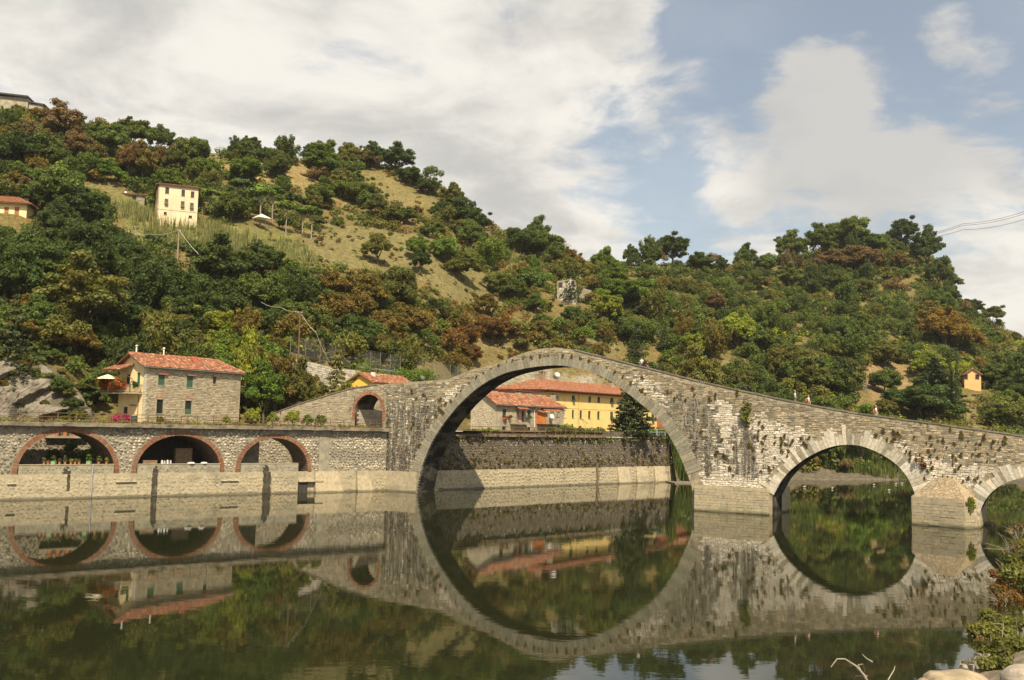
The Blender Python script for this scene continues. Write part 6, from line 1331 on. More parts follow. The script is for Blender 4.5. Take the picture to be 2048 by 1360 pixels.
# ---- trees one can single out in the photograph: crown foot x, y, crown width, colour
for cx, cb, w, c, st in [(40, 290, 95, 'olive green', 1), (120, 300, 80, 'dry brown', 1), (20, 345, 100, 'dark green', 1), (95, 350, 85, 'mid green', 1), (150, 330, 75, 'dry brown', 1), (60, 250, 70, 'golden-brown', 1), (210, 315, 75, 'mid green', 1), (265, 300, 70, 'mid green', 1), (322, 305, 56, 'mid green', 1.1), (255, 355, 48, 'rust-brown', 1.6), (320, 352, 44, 'rust-brown', 1.5), (285, 370, 56, 'golden-brown', 1.3), (350, 352, 56, 'olive green', 1.4), (405, 365, 60, 'bright green', 1.1), (210, 372, 60, 'bright green', 1),
    (470, 300, 30, 'dark green', 1.4), (500, 300, 40, 'dark green', 1.2), (525, 308, 36, 'dark green', 1.1), (552, 362, 54, 'mid green', 1.5), (640, 320, 70, 'mid green', .9), (640, 365, 80, 'mid green', .8), (700, 320, 60, 'olive green', 1.1), (745, 335, 66, 'dark green', .9), (795, 350, 66, 'dark green', .85), (820, 372, 50, 'dark green', 1), (690, 392, 66, 'mid green', .9), (720, 410, 66, 'mid green', .9), (850, 388, 40, 'dark green', 1), (885, 440, 50, 'dark green', 1.1), (930, 462, 70, 'dark green', 1.1), (960, 470, 50, 'dark green', 1), (1022, 462, 30, 'mid green', .9), (1080, 522, 90, 'mid green', .85), (1040, 510, 70, 'dark green', 1), (1110, 540, 70, 'mid green', 1.1),
    (1228, 516, 46, 'dark green', 1.7), (1262, 518, 34, 'dark green', 1.5), (1345, 520, 70, 'dark green', 1.05), (1398, 535, 56, 'dark green', 1.1), (1442, 545, 30, 'dark green', 1.3), (1490, 545, 50, 'mid green', 1), (1530, 550, 46, 'mid green', 1), (1580, 530, 60, 'mid green', 1), (1640, 505, 62, 'mid green', 1), (1700, 500, 84, 'mid green', .95), (1745, 510, 60, 'mid green', .9), (1808, 500, 56, 'dark green', 1.2), (1855, 545, 60, 'dark green', 1.3), (1878, 580, 50, 'dark green', 1.4), (1900, 610, 34, 'dark green', 1.3), (1932, 606, 22, 'dark green', 1.3), (1945, 632, 40, 'dark green', 1.), (1985, 655, 50, 'olive green', .9), (1720, 545, 80, 'dry brown', .8), (1660, 550, 70, 'dry brown', .8), (1520, 580, 44, 'dry brown', .9), (1430, 610, 36, 'dry brown', .9), (1790, 540, 56, 'rust-brown', .8),
    (755, 530, 62, 'olive green', 1.2), (832, 520, 54, 'bright green', 1.2), (890, 530, 56, 'bright green', 1.3), (840, 550, 44, 'dark green', 1.1), (960, 530, 36, 'yellow-green', .9), (1060, 600, 66, 'mid green', 1.2), (1000, 590, 60, 'olive green', 1), (920, 560, 80, 'olive green', .8),
    (160, 690, 160, 'olive green', .9), (330, 700, 110, 'olive green', .9), (60, 600, 130, 'dark green', 1.1), (150, 560, 120, 'dark green', 1.1), (255, 560, 130, 'dark green', 1.2), (120, 440, 110, 'mid green', 1.2), (330, 610, 120, 'dark green', 1.1), (440, 600, 110, 'dark green', 1), (520, 570, 110, 'dark green', .9), (580, 600, 90, 'mid green', 1), (430, 700, 90, 'yellow-green', 1), (480, 730, 100, 'yellow-green', 1.1), (520, 780, 100, 'bright green', 1.1), (550, 720, 80, 'golden-brown', 1), (560, 800, 90, 'olive green', 1), (30, 690, 80, 'golden-brown', .9), (200, 730, 80, 'mid green', 1), (190, 790, 70, 'mid green', 1.1), (700, 710, 90, 'dark green', 1), (650, 640, 80, 'dark green', 1), (660, 610, 90, 'golden-brown', 1), (730, 630, 90, 'golden-brown', 1.1), (790, 620, 90, 'olive green', 1.2), (820, 680, 80, 'golden-brown', 1), (770, 700, 90, 'golden-brown', 1), (886, 680, 44, 'bright green', 1.1), (930, 700, 64, 'rust-brown', 1.1), (985, 690, 70, 'rust-brown', 1), (940, 732, 46, 'rust-brown', 1.2), (1010, 680, 56, 'rust-brown', 1), (1080, 680, 80, 'golden-brown', 1.1), (970, 640, 60, 'golden-brown', 1),
    (1275, 620, 100, 'bright green', .8), (1230, 600, 70, 'bright green', .8), (1215, 660, 70, 'yellow-green', 1.2), (1260, 690, 60, 'mid green', 1.2), (1390, 720, 60, 'yellow-green', 1), (1475, 700, 90, 'yellow-green', 1), (1520, 715, 60, 'mid green', 1), (1570, 770, 90, 'olive green', 1.2), (1660, 790, 90, 'dark green', 1.1), (1620, 800, 70, 'olive green', 1), (1715, 770, 70, 'yellow-green', 1), (1890, 700, 90, 'orange-yellow', 1), (1930, 710, 80, 'golden-brown', .9), (1870, 680, 70, 'golden-brown', .9), (1770, 790, 56, 'mid green', 1.1), (1792, 812, 34, 'olive green', 1), (2045, 800, 60, 'mid green', 1.3), (1840, 840, 120, 'dark green', .7), (2025, 860, 80, 'olive green', .9), (1770, 840, 50, 'olive green', .9), (1300, 780, 60, 'dark green', .8)]:
    put(T(), cx, cb, w, c, stretch=st)
for cx, cb, w, k, c in [(1270, 728, 40, 1, 'blue-green'), (1142, 606, 44, 0, 'blue-green'), (1330, 705, 36, 2, 'blue-green'), (505, 290, 14, 1, 'dark green'), (668, 298, 26, 0, 'dark green'), (20, 832, 110, 1, 'blue-green'), (925, 530, 26, 0, 'dark green'), (1560, 720, 40, 0, 'blue-green')]:
    put(CON[k], cx, cb, w, c, 'conifer', 'conifer', 'conifers', 1.0)
def put_at(pr, px, Y, w, top_y, z, colname, what, cat, group, unit_h):
    """a tree on level ground at distance Y whose top reaches picture row top_y"""
    t = at_y(px, top_y, Y); r = w/2/F*Y; return plant(pr, (t[0], Y, z), r, colname, cat, group, f'{colname} {what}', px, top_y+w*.6, (t[2]-z)/(r*unit_h))
put_at(CON[0], 676, 150, 74, 690, TERR, 'olive green', 'ragged conifer', 'conifer', 'conifers', 3.25)
for px, Y, w, ty, c in ((1996, 272, 84, 722, 'mid green'), (2040, 275, 70, 700, 'mid green'), (500, 150, 90, 640, 'yellow-green'), (555, 152, 96, 690, 'golden-brown'), (600, 153, 70, 740, 'olive green'), (530, 146, 90, 745, 'bright green'), (638, 151, 66, 760, 'olive green'), (215, 143, 70, 700, 'mid green'), (185, 140, 70, 740, 'mid green'), (160, 138, 60, 765, 'olive green'), (705, 160, 60, 745, 'bright green'), (260, 146, 90, 660, 'dark green')):
    put_at(T(), px, Y, w, ty, TERR if 300 < px < 1400 else float(ground((px-1024)/F*Y, Y)), c, 'leafy tree', 'tree', 'trees on the slopes', 1.9)
put_at(CEDAR, 1870, 244, 116, 716, float(ground(.423*244, 244)), 'blue-green', 'layered cedar', 'conifer', 'conifers', 3.0)
p = FW.world((FW.face(1280, 850)[0], 1.8, 7.5)); plant(CEDAR, p, 4.0, 'blue-green', 'conifer', 'conifers', 'dark drooping cedar before the long yellow house', 1285, 820, .9)
for cx, cb, w, k in [(1742, 636, 12, 0), (1756, 638, 12, 0), (1768, 636, 12, 0), (1790, 644, 12, 0), (1812, 654, 12, 0), (1830, 659, 12, 0), (1530, 800, 14, 0)]:
    put(CYP[k], cx, cb, w, 'dark green', 'narrow cypress', 'cypress', 'cypresses', 1. if w > 12 else 1.2)
put_at(CYP[1], 1914, 236, 32, 697, float(ground(.445*236, 236)), 'dark green', 'tall cypress', 'cypress', 'cypresses', 6.5)
put_at(CYP[1], 1900, 238, 26, 712, float(ground(.438*238, 238)), 'dark green', 'tall cypress', 'cypress', 'cypresses', 6.5)
for cx, cb, w, k, c in [(420, 440, 44, 0, 'bright green'), (520, 452, 56, 1, 'bright green'), (572, 466, 46, 2, 'bright green'), (605, 470, 40, 0, 'bright green'), (622, 474, 44, 1, 'bright green'), (545, 440, 50, 2, 'mid green'), (480, 430, 52, 0, 'dark green'), (1425, 712, 34, 1, 'mid green'), (1905, 556, 16, 2, 'dark green')]:
    put(PINE[k], cx, cb, w, c, 'tall umbrella pine', 'pine', 'umbrella pines')
for cx, cb, w in ((1135, 505, 60), (1152, 508, 40), (990, 478, 24), (1172, 650, 40)):
    p = hit(cx, cb); p = p if p is not None else hit(cx, cb+15)
    o = bpy.data.objects.new('bare_tree', BARE); COL.objects.link(o); o.location = p; r = w/2/F*p[1]; o.scale = (r*.6, r*.6, r*.75); o.rotation_euler.z = random.uniform(0, 6); tag(o, None, 'bare tree', 'bare trees', 'thing'); PLACED.append((o, 'leafless pale tree', cx, cb-w*.5))

for px, w, c in ((4, 30, 'olive green'), (22, 34, 'mid green'), (44, 34, 'golden-brown'), (62, 30, 'olive green'), (80, 26, 'mid green'), (100, 30, 'dry brown')):
    Y = 266; t = (px-1024)/F; plant(random.choice(SHRUBS), (t*Y, Y, at_y(px, 226+px*.08, Y)[2]-w/F*Y*.5), w/2/F*Y*1.3, c, 'shrub', 'shrubs on the slopes', f'{c} shrub', px, 215)

# ---- the rest of the wood, by zones of colour
ZONES = [([(0, 190), (200, 230), (200, 350), (0, 380)], (('olive green', 3), ('mid green', 3), ('dry brown', 1.2), ('dark green', 3), ('golden-brown', 1))),
    ([(180, 240), (560, 270), (560, 440), (180, 400)], (('mid green', 4), ('dark green', 2), ('olive green', 2), ('bright green', 1))),
    ([(0, 400), (250, 400), (640, 530), (640, 640), (380, 690), (0, 600)], (('dark green', 7), ('mid green', 2))), ([(0, 600), (380, 620), (380, 840), (0, 840)], (('mid green', 3), ('olive green', 2), ('golden-brown', 1.3), ('dark green', 2))),
    ([(380, 620), (600, 640), (640, 840), (380, 840)], (('yellow-green', 3), ('bright green', 2), ('mid green', 2), ('golden-brown', 1.2))),
    ([(600, 530), (900, 540), (900, 740), (620, 740)], (('golden-brown', 2), ('olive green', 3.5), ('mid green', 3), ('dark green', 1))), ([(860, 600), (1060, 620), (1060, 740), (860, 740)], (('rust-brown', 2), ('golden-brown', 2), ('olive green', 2))),
    ([(560, 280), (860, 320), (1000, 470), (820, 470), (560, 420)], (('mid green', 3), ('olive green', 3), ('dry brown', 1))), ([(800, 430), (1160, 440), (1200, 740), (1000, 740), (860, 600)], (('olive green', 4), ('mid green', 4), ('golden-brown', 1.5), ('bright green', 1.2))),
    ([(1150, 500), (1420, 500), (1420, 800), (1150, 740)], (('mid green', 4), ('olive green', 2), ('bright green', 1.4), ('dark green', 2), ('golden-brown', .8), ('grey-green', .6))), ([(1400, 440), (2048, 430), (2048, 640), (1400, 680)], (('dark green', 5), ('mid green', 5), ('olive green', 1), ('dry brown', .8))),
    ([(1400, 660), (2048, 620), (2048, 880), (1400, 880)], (('mid green', 4), ('dark green', 3), ('olive green', 3), ('yellow-green', 1), ('golden-brown', .8), ('grey-green', .5)))]
def zone(px, py):
    for poly, pal in ZONES:
        if in_poly(px, py, poly): return pick(*pal)
    return pick(('mid green', 3), ('dark green', 3), ('olive green', 1))
NOTREE = [f[0] for f in FIELDS[:-1]] + [[(250, 425), (330, 428), (600, 480), (640, 530), (540, 540), (420, 500), (250, 465)], [(930, 690), (1020, 700), (1030, 735), (930, 740)], [(0, 735), (150, 720), (160, 830), (0, 835)]]
SCRUBZ = [[(560, 380), (700, 400), (860, 440), (980, 500), (960, 540), (860, 478), (700, 448), (560, 430)], [(880, 470), (1010, 520), (1130, 560), (1110, 640), (1000, 610), (900, 540)], [(440, 290), (560, 320), (700, 400), (560, 380), (440, 340)], [(1200, 690), (1420, 690), (1420, 740), (1200, 720)]]
def scatter(n_max, protos, rmin, rmax, name, cat, group, sep_, hmul, seed, stretch=(.85, 1.25), ymin=195):
    rnd = random.Random(seed); got = []; tries = 0
    while len(got) < n_max and tries < n_max*40:
        tries += 1; px, py = rnd.uniform(-40, 2088), rnd.uniform(ymin, 845); p = hit(px, py) if ground(0, 100) is not None else None
        if p is None or p[2] < 9.5 or p[1] < 135: continue
        r = rnd.uniform(rmin, rmax); rp = F*r/p[1]
        if any(in_poly(px, py-rp*.3, f) or in_poly(px, py-rp*hmul*.8, f) for f in NOTREE) or blocked(px, py, rp, rp*hmul, p[1]): continue
        if any(abs(px-q[0]) < sep_*(rp+q[2])*.5 and abs(py-q[1]) < sep_*.62*(rp+q[2])*.5 for q in got): continue
        c = zone(px, py-rp*.8); got.append((px, py, rp)); plant(rnd.choice(protos), (p[0], p[1], p[2]-.15), r, c, cat, group, f'{c} {name}', px, py-rp*.8, rnd.uniform(*stretch))
    return got
n_broad = sum(o.name.startswith('broadleaf') for o, *_ in PLACED)
scatter(298-n_broad, TREES, 2.3, 5.2, 'leafy tree', 'tree', 'trees on the slopes', 1.02, 2.0, 3)
scatter(240, SHRUBS, 1.3, 2.6, 'shrub', 'shrub', 'shrubs on the slopes', 1.0, 1.3, 4, ymin=260)

def undergrowth():
    """low scrub between the trees: one mass of leaf clumps"""
    rng = np.random.default_rng(9); cl = []; n = 0
    while n < 10500:
        px, Y = rng.uniform(-200, 2330), 118+300*rng.random()**1.15
        t = (px-1024)/F; Ys = np.interp(px, _ys_px, _ys_v)
        if Y < Ys+(1 if px < 250 else 6): continue
        X = t*Y; z = float(ground(X, Y)); n += 1
        if z < 9.3 and px < 1350: continue
        if z < 1.8: continue
        qx, qy, _ = project((X, Y, z))
        if any(in_poly(qx, qy, f) for f in NOTREE) and rng.random() < .4: continue
        infield = any(in_poly(qx, qy, f) for f in NOTREE)
        r = rng.uniform(.8, 2.3)*(1.35 if qx > 1380 else 1)*(.35 if infield else 1); rp = F*r/Y
        if blocked(qx, qy, rp, rp*1.2, Y): continue
        b = PAL[zone(qx, qy)] if not infield or rng.random() < .3 else [(.20, .16, .06), (.15, .14, .045), (.24, .17, .075)][rng.integers(3)]; k = rng.uniform(.8, 1.25); cl.append(((X, Y, z+r*.25), (r, r, r*.62), int(30*r*r)+8, (b[0]*k*1.05, b[1]*k, b[2]*k)))
    o = link('undergrowth', leaf_mesh('undergrowth', cl, .42, rng, .5, (.5, 1.05))); o.color = (1, 1, 1, 1); tag(o, kind='stuff')
    # grass and weeds: terrace, ledge, foot of the walls
    cl = []
    for _ in range(420):
        x = rng.uniform(AWX0, 45); p = AR.world((x, rng.uniform(.5, 4.4), TERR)); r = rng.uniform(.15, .5); c = PAL[pick(('olive green', 3), ('yellow-green', 2), ('dry brown', 2))]; cl.append((p+[0, 0, r*.4], (r, r, r*.9), int(14+30*r), c))
    for _ in range(150):
        x = rng.uniform(FX0, FX1); p = FW.world((x, rng.uniform(-.25, .2), rng.choice([7.5, 7.2, 6.9]))); r = rng.uniform(.15, .45); c = PAL[pick(('olive green', 3), ('dry brown', 2), ('mid green', 1))]; cl.append((p, (r, r*.5, r), int(14+30*r), c))
    for _ in range(260):
        x = rng.uniform(FX0, FX1); p = FW.world((x, 0.02, WL+abs(rng.normal())*1.3)); r = rng.uniform(.1, .28); c = PAL[pick(('golden-brown', 3), ('olive green', 2), ('dry brown', 2))]; cl.append((p, (r, r*.4, r), 12, c))
    o = link('weeds', leaf_mesh('weeds', cl, .16, rng, .3)); o.color = (1, 1, 1, 1); tag(o, kind='stuff')
    # hedge mass in front of the long house
    return
undergrowth()
def woodland():
    """the closed wood behind and between the trees that stand out, as one mass"""
    rng = np.random.default_rng(21); rnd = random.Random(21); cl = []; n = 0; got = []
    for _ in range(9000):
        px, py = rnd.uniform(-150, 2350), rnd.uniform(200, 840)
        if px < 1150 and rnd.random() < .45: continue
        p = hit(px, py)
        if p is None or p[2] < 12 or p[1] < 138: continue
        r = rnd.uniform(2.6, 4.4); rp = F*r/p[1]
        if any(in_poly(px, py-rp*.4, f) or in_poly(px, py-rp*1.5, f) for f in NOTREE) or (any(in_poly(px, py-rp*.6, f) for f in SCRUBZ) and rnd.random() < .85) or blocked(px, py, rp, rp*2., p[1]): continue
        if any(abs(px-q[0]) < .62*(rp+q[2])*.5 and abs(py-q[1]) < .5*(rp+q[2])*.5 for q in got): continue
        got.append((px, py, rp)); b = PAL[zone(px, py-rp*.7)]; k0 = rnd.uniform(.85, 1.2)
        for _ in range(18):
            d = rng.normal(size=3); d /= np.linalg.norm(d); d[2] = abs(d[2])-.2; s = r*rng.uniform(.16, .34); k = k0*rng.uniform(.85, 1.15)
            cl.append((p+d*r*[.62, .62, .6]+[0, 0, r*.75], (s, s, s*.8), int(44*s*s)+12, (b[0]*k*1.03, b[1]*k, b[2]*k)))
        if len(got) >= 540: break
    o = link('woodland', leaf_mesh('woodland', cl, .3, rng, .4)); o.color = (1, 1, 1, 1); tag(o, kind='stuff')
woodland()
def blades(name, spots, h, w, cols, per, seed):
    rng = np.random.default_rng(seed); b = MB()
    for p in spots:
        for _ in range(per):
            q = Vector(p)+Vector((rng.normal()*.35, rng.normal()*.35, 0)); a = rng.uniform(0, 3.14); hh = h*rng.uniform(.6, 1.15); d = Vector((math.cos(a), math.sin(a), 0))*w; ln = Vector((rng.normal()*.14*hh, rng.normal()*.14*hh, 0)); c = jit(cols[rng.integers(len(cols))], .2)
            b.add([q-d, q+d, q+d*.7+ln*.4+Vector((0, 0, hh*.6)), q+ln+Vector((0, 0, hh)), q-d*.7+ln*.4+Vector((0, 0, hh*.6))], [(0, 1, 2, 3, 4)], 0, c)
    o = b.build(name, M_LEAF); o.color = (1, 1, 1, 1); tag(o, kind='stuff')
def reeds():
    rnd = random.Random(6); sp = []; Z = [[(250, 430), (340, 430), (480, 470), (600, 495), (640, 530), (560, 545), (440, 515), (270, 472)], [(180, 410), (300, 420), (300, 450), (200, 430)], [(1010, 508), (1060, 520), (1110, 545), (1080, 560), (1000, 530)], [(930, 500), (990, 500), (990, 530), (930, 525)], [(1590, 700), (1640, 700), (1640, 720), (1590, 720)]]
    for poly in Z:
        xs, ys = [p[0] for p in poly], [p[1] for p in poly]; n = int((max(xs)-min(xs))*(max(ys)-min(ys))*.018)+20
        for _ in range(n):
            px, py = rnd.uniform(min(xs), max(xs)), rnd.uniform(min(ys), max(ys))
            if in_poly(px, py, poly):
                p = hit(px, py)
                if p is not None: sp.append(p)
    blades('tall_reeds', sp, 2.6, .07, [(.19, .21, .07), (.24, .24, .10), (.14, .17, .05), (.30, .26, .13)], 9, 3)
    sp = []
    for _ in range(260):
        px = rnd.uniform(1346, 1398); t = (px-1024)/F; Y = line_Y(FW, -.4, min(t, .168))+rnd.uniform(-1.5, 6); q = np.array([t*Y, Y, 0.]); l = FW.loc(q)
        if l[0] > FX1+.3 or l[1] < -.5: sp.append(np.array([q[0], q[1], max(.3, float(ground(q[0], q[1])))]))
    blades('bank_reeds', sp, 3.6, .06, [(.07, .12, .025), (.10, .15, .03), (.16, .16, .05)], 10, 4)
    sp = []
    for _ in range(300): px = rnd.choice([rnd.uniform(1680, 1760), rnd.uniform(1590, 1850)]); Y = 194+rnd.uniform(0, 8); t = (px-1024)/F; sp.append(np.array([t*Y, Y, float(ground(t*Y, Y))]))
    blades('shore_grass', sp, 2.2, .07, [(.12, .16, .035), (.20, .20, .07), (.09, .13, .03)], 8, 5)
reeds()
# ---- far shore seen through the small arch, hedges, garden plants
for cx, cy, w, c, pr, ph in [(1660, 950, 60, 'mid green', SHRUBS[1], 'round bush on the muddy shore'), (1725, 945, 84, 'bright green', TREES[3], 'pale willow on the muddy shore'), (1795, 952, 76, 'dark green', SHRUBS[3], 'dense bush on the muddy shore'), (1620, 942, 44, 'golden-brown', SHRUBS[0], 'low withered bush on the muddy shore'), (1690, 958, 40, 'dry brown', SHRUBS[2], 'low bush at the edge of the mud'), (1840, 950, 60, 'dark green', SHRUBS[1], 'dense bush on the muddy shore')]:
    t = (cx-1024)/F; Y = np.interp(cx, _ys_px, _ys_v)+random.uniform(6, 9); z = float(ground(t*Y, Y)); plant(pr, (t*Y, Y, z-.1), w/2/F*Y, c, 'bush', 'bushes on the far shore', f'{c} {ph}', cx, cy-20, 1.3)
def hedge(name, label, pts, r, colname, n, seed, per=120, leaf=.22):
    rng = np.random.default_rng(seed); cl = []; P = [np.array(p) for p in pts]
    for _ in range(n):
        k = rng.integers(len(P)-1); q = P[k]+(P[k+1]-P[k])*rng.random(); s = r*rng.uniform(.6, 1.1); cl.append((q+[0, 0, s*.5]+rng.normal(size=3)*r*.2, (s, s, s*.8), per, cvar(rng)))
    o = link(name, leaf_mesh(name, cl, leaf, rng)); o.color = (*PAL[colname], 1); tag(o, label, 'hedge', None, 'thing')
f_ = lambda px, off: FW.world((FW.face(px, 860, off)[0], off, 7.6))
hedge('hedge', 'long creeper hedge behind the brown railing, before the long yellow house', [f_(1105, 1.6), f_(1150, 1.5), f_(1212, 1.5)], 1.0, 'mid green', 34, 1)
hedge('hedge', 'leafy hedge around the foot of the dark drooping cedar', [f_(1240, 2.2), f_(1290, 2.2), f_(1345, 2.2)], 1.0, 'bright green', 34, 2)
hedge('hedge', 'short hedge behind the brown railing beside the old farmhouse', [f_(930, 1.4), f_(1002, 1.4)], .55, 'bright green', 22, 3)
hedge('creeper', 'green creeper hanging over the road wall behind the yellow cottage roof', [RW[2]+[0, -1, -1.5], RW[3]+[0, -1, -1.2], at_y(855, 760, 186)], 1.6, 'bright green', 40, 4, 150)
for px, py, r, c, lab in [(505, 838, 1.1, 'yellow-green', 'feathery yellow-green sapling on the terrace beside the stone house'), (585, 838, 1.0, 'yellow-green', 'feathery yellow-green sapling at the foot of the bridge ramp'), (545, 838, .9, 'yellow-green', 'small yellow-green sapling between the stone house and the ramp'), (615, 840, .8, 'bright green', 'thin bright sapling before the bridge ramp wall'), (642, 845, .8, 'bright green', 'bright sapling nearest the railway arch'), (453, 838, .6, 'yellow-green', 'small yellow-green weed tree before the stone house wall'), (320, 845, .5, 'olive green', 'olive weed clump below the stone house windows')]:
    p = AR.world((AR.face(px, py, 2.5)[0], 2.5, TERR)); k = plant(TREES[4], p, r, c, 'sapling', 'saplings on the terrace', '', px, py, 1.2); k.name = 'sapling'; k['label'] = lab; PLACED.pop()

# ---- rock cliff at the far left
def cliff():
    b = MB(); n, m = 110, 60; g = []
    for i in range(n):
        px = -60+i*(222/(n-1))
        for j in range(m):
            v = j/(m-1); base = at_y(px, 838, 121+px*.03); x, y = base[0], base[1]
            topz = np.interp(px, [-60, 0, 45, 75, 110, 135, 162], [16, 15.6, 14.9, 14.6, 13.0, 11.6, 8.0])+.7*mnoise.noise((x*.6, 3, 1)); z = 7.6+(topz-7.6)*v
            u = x*.8-z*.42; st = u*.27+.6*mnoise.noise((x*.22, z*.25, 3.))+.12*mnoise.noise((x*1.4, z*1.1, 6)); fr = st-math.floor(st); s2 = u*1.5+.6*mnoise.noise((x*.7, z*.6, 8)); f2 = s2-math.floor(s2)
            rid = 2.7*fr**1.4*(.6+.8*abs(mnoise.noise((math.floor(st)*3.1, z*.12, 2))))+.16*f2+.6*mnoise.noise((x*.9, z*.9, 5))+.18*mnoise.noise((x*3, z*3, 5))
            g.append((x, y+v*4.4-rid*min(1, 3*(1-v)+.25), z+.15*mnoise.noise((x*1.5, z, 9))))
    b.add(g, [(i*m+j, (i+1)*m+j, (i+1)*m+j+1, i*m+j+1) for i in range(n-1) for j in range(m-1)])
    tag(b.build('rock_cliff', plain('pale_rock', (.18, .16, .125), .95, .35, .7, .9, 2.5, .1, stain=((.10, .088, .065), (.35, .35, .3), .5))), kind='structure')
cliff()
for px, dz, r, c in ((-10, 7.4, 1.6, 'mid green'), (22, 7.3, 1.5, 'olive green'), (48, 6.6, 1.3, 'golden-brown'), (70, 6.4, 1.2, 'mid green'), (96, 5.4, 1.3, 'olive green'), (120, 4.6, 1.2, 'mid green'), (142, 3.4, 1.1, 'olive green'), (158, 1.4, 1.0, 'mid green'), (150, 2.2, 1.5, 'dark green'), (128, 3.6, 1.6, 'dark green'), (30, 5.6, 1.2, 'olive green'), (80, 5.0, 1.0, 'mid green'), (165, .4, 1.2, 'olive green'), (60, 4.0, .7, 'olive green'), (12, 4.4, .9, 'golden-brown'), (95, 2.4, .6, 'olive green'), (135, .8, .6, 'mid green')):
    Y = 121+px*.03+4.4*min(1, dz/6.5)-1.2; plant(random.choice(SHRUBS), ((px-1024)/F*Y, Y, 7.7+dz-.3), r, c, 'shrub', 'shrubs on the slopes', f'{c} shrub', px, 838-dz*16)

# ---- things inside and on the arcade
M_TERRA = plain('terracotta', (.45, .17, .08), .85, .1, 4.); M_GBOX = plain('green_box', (.20, .33, .17), .8); 
def pot(fr, x, y, z, r, label, mat, col, square=False, leafs=.35, tall=1.):
    root = empty('plant_pot', tuple(fr.world((x, y, z))), label, 'plant pot', 'pots in the arcade'); b = MB()
    if square: b.box(-r, r, -r, r, 0, r*1.6)
    else: b.lathe([(r*.7, 0), (r*.95, r*1.5), (r*1.08, r*1.5), (r*1.08, r*1.8), (r*.9, r*1.8)], 10)
    b.build('pot', mat, root); rng = np.random.default_rng(int(abs(x)*100)); c = link('plant', leaf_mesh('plant', [((0, 0, r*1.8+leafs*tall*.6), (leafs, leafs, leafs*tall), 46, (1, 1, 1))], .13, rng, .3, (.2, 1)), root); c.color = (*PAL[col], 1)
for k, (px, lab) in enumerate(((113, 'leftmost of three terracotta pots on the garden wall in the widest arch'), (130, 'middle of three terracotta pots on the garden wall in the widest arch'), (148, 'rightmost of three terracotta pots on the garden wall in the widest arch'))):
    x = AR.face(px, 870, 9.0)[0]; pot(AR, x, 8.95, 6.55, .34, lab, M_TERRA, 'mid green', leafs=.3)
b = MB(); xa, xb = AR.face(90, 880, 9)[0], AR.face(170, 880, 9)[0]; b.box(xa, xb, 8.55, 9.19, 6.3, 6.54); tag(b.build('wall_shelf', M_HMORT), 'stone shelf carrying three terracotta pots in the widest arch', 'shelf', None, 'thing').matrix_world = Matrix.Translation(AR.O) @ Matrix.Rotation(R(37), 4, 'Z')
for px, mat, col, sq, lf, tl, lab in ((88, M_TERRA, 'grey-green', False, .25, 1.4, 'small terracotta pot with a spiky plant at the dark end of the first arch sill'), (96, M_TERRA, 'olive green', False, .18, .6, 'squat terracotta pot on the sill of the first arch'), (107, M_GBOX, 'olive green', True, .36, 1.6, 'pale green square planter with thin shoots on the first arch sill'), (119, M_TERRA, 'grey-green', False, .22, 1.5, 'terracotta pot with upright leaves between the two green planters'), (130, M_TERRA, 'grey-green', False, .3, 1.6, 'pot with a tall spiky plant in the middle of the first arch sill'), (142, M_TERRA, 'yellow-green', False, .26, 1., 'pot with small yellowish plant on the first arch sill'), (150, M_TERRA, 'grey-green', False, .24, 1., 'pot with greyish plant on the first arch sill'), (158, M_TERRA, 'grey-green', False, .22, 1.1, 'pot left of the second green planter on the first arch sill'), (178, M_GBOX, 'bright green', True, .5, 1.1, 'pale green square planter with bushy plant beside the drain pipe'), (197, M_TERRA, 'olive green', False, .36, 1.3, 'terracotta pot with tall plant right of the drain pipe'), (213, M_TERRA, 'yellow-green', False, .26, 1.6, 'last pot on the first arch sill, beside the brick jamb')):
    x = AR.face(px, 927, .3)[0]; pot(AR, x, .32, 3.675, .15 if not sq else .22, lab, mat, col, sq, lf*.85, tl)
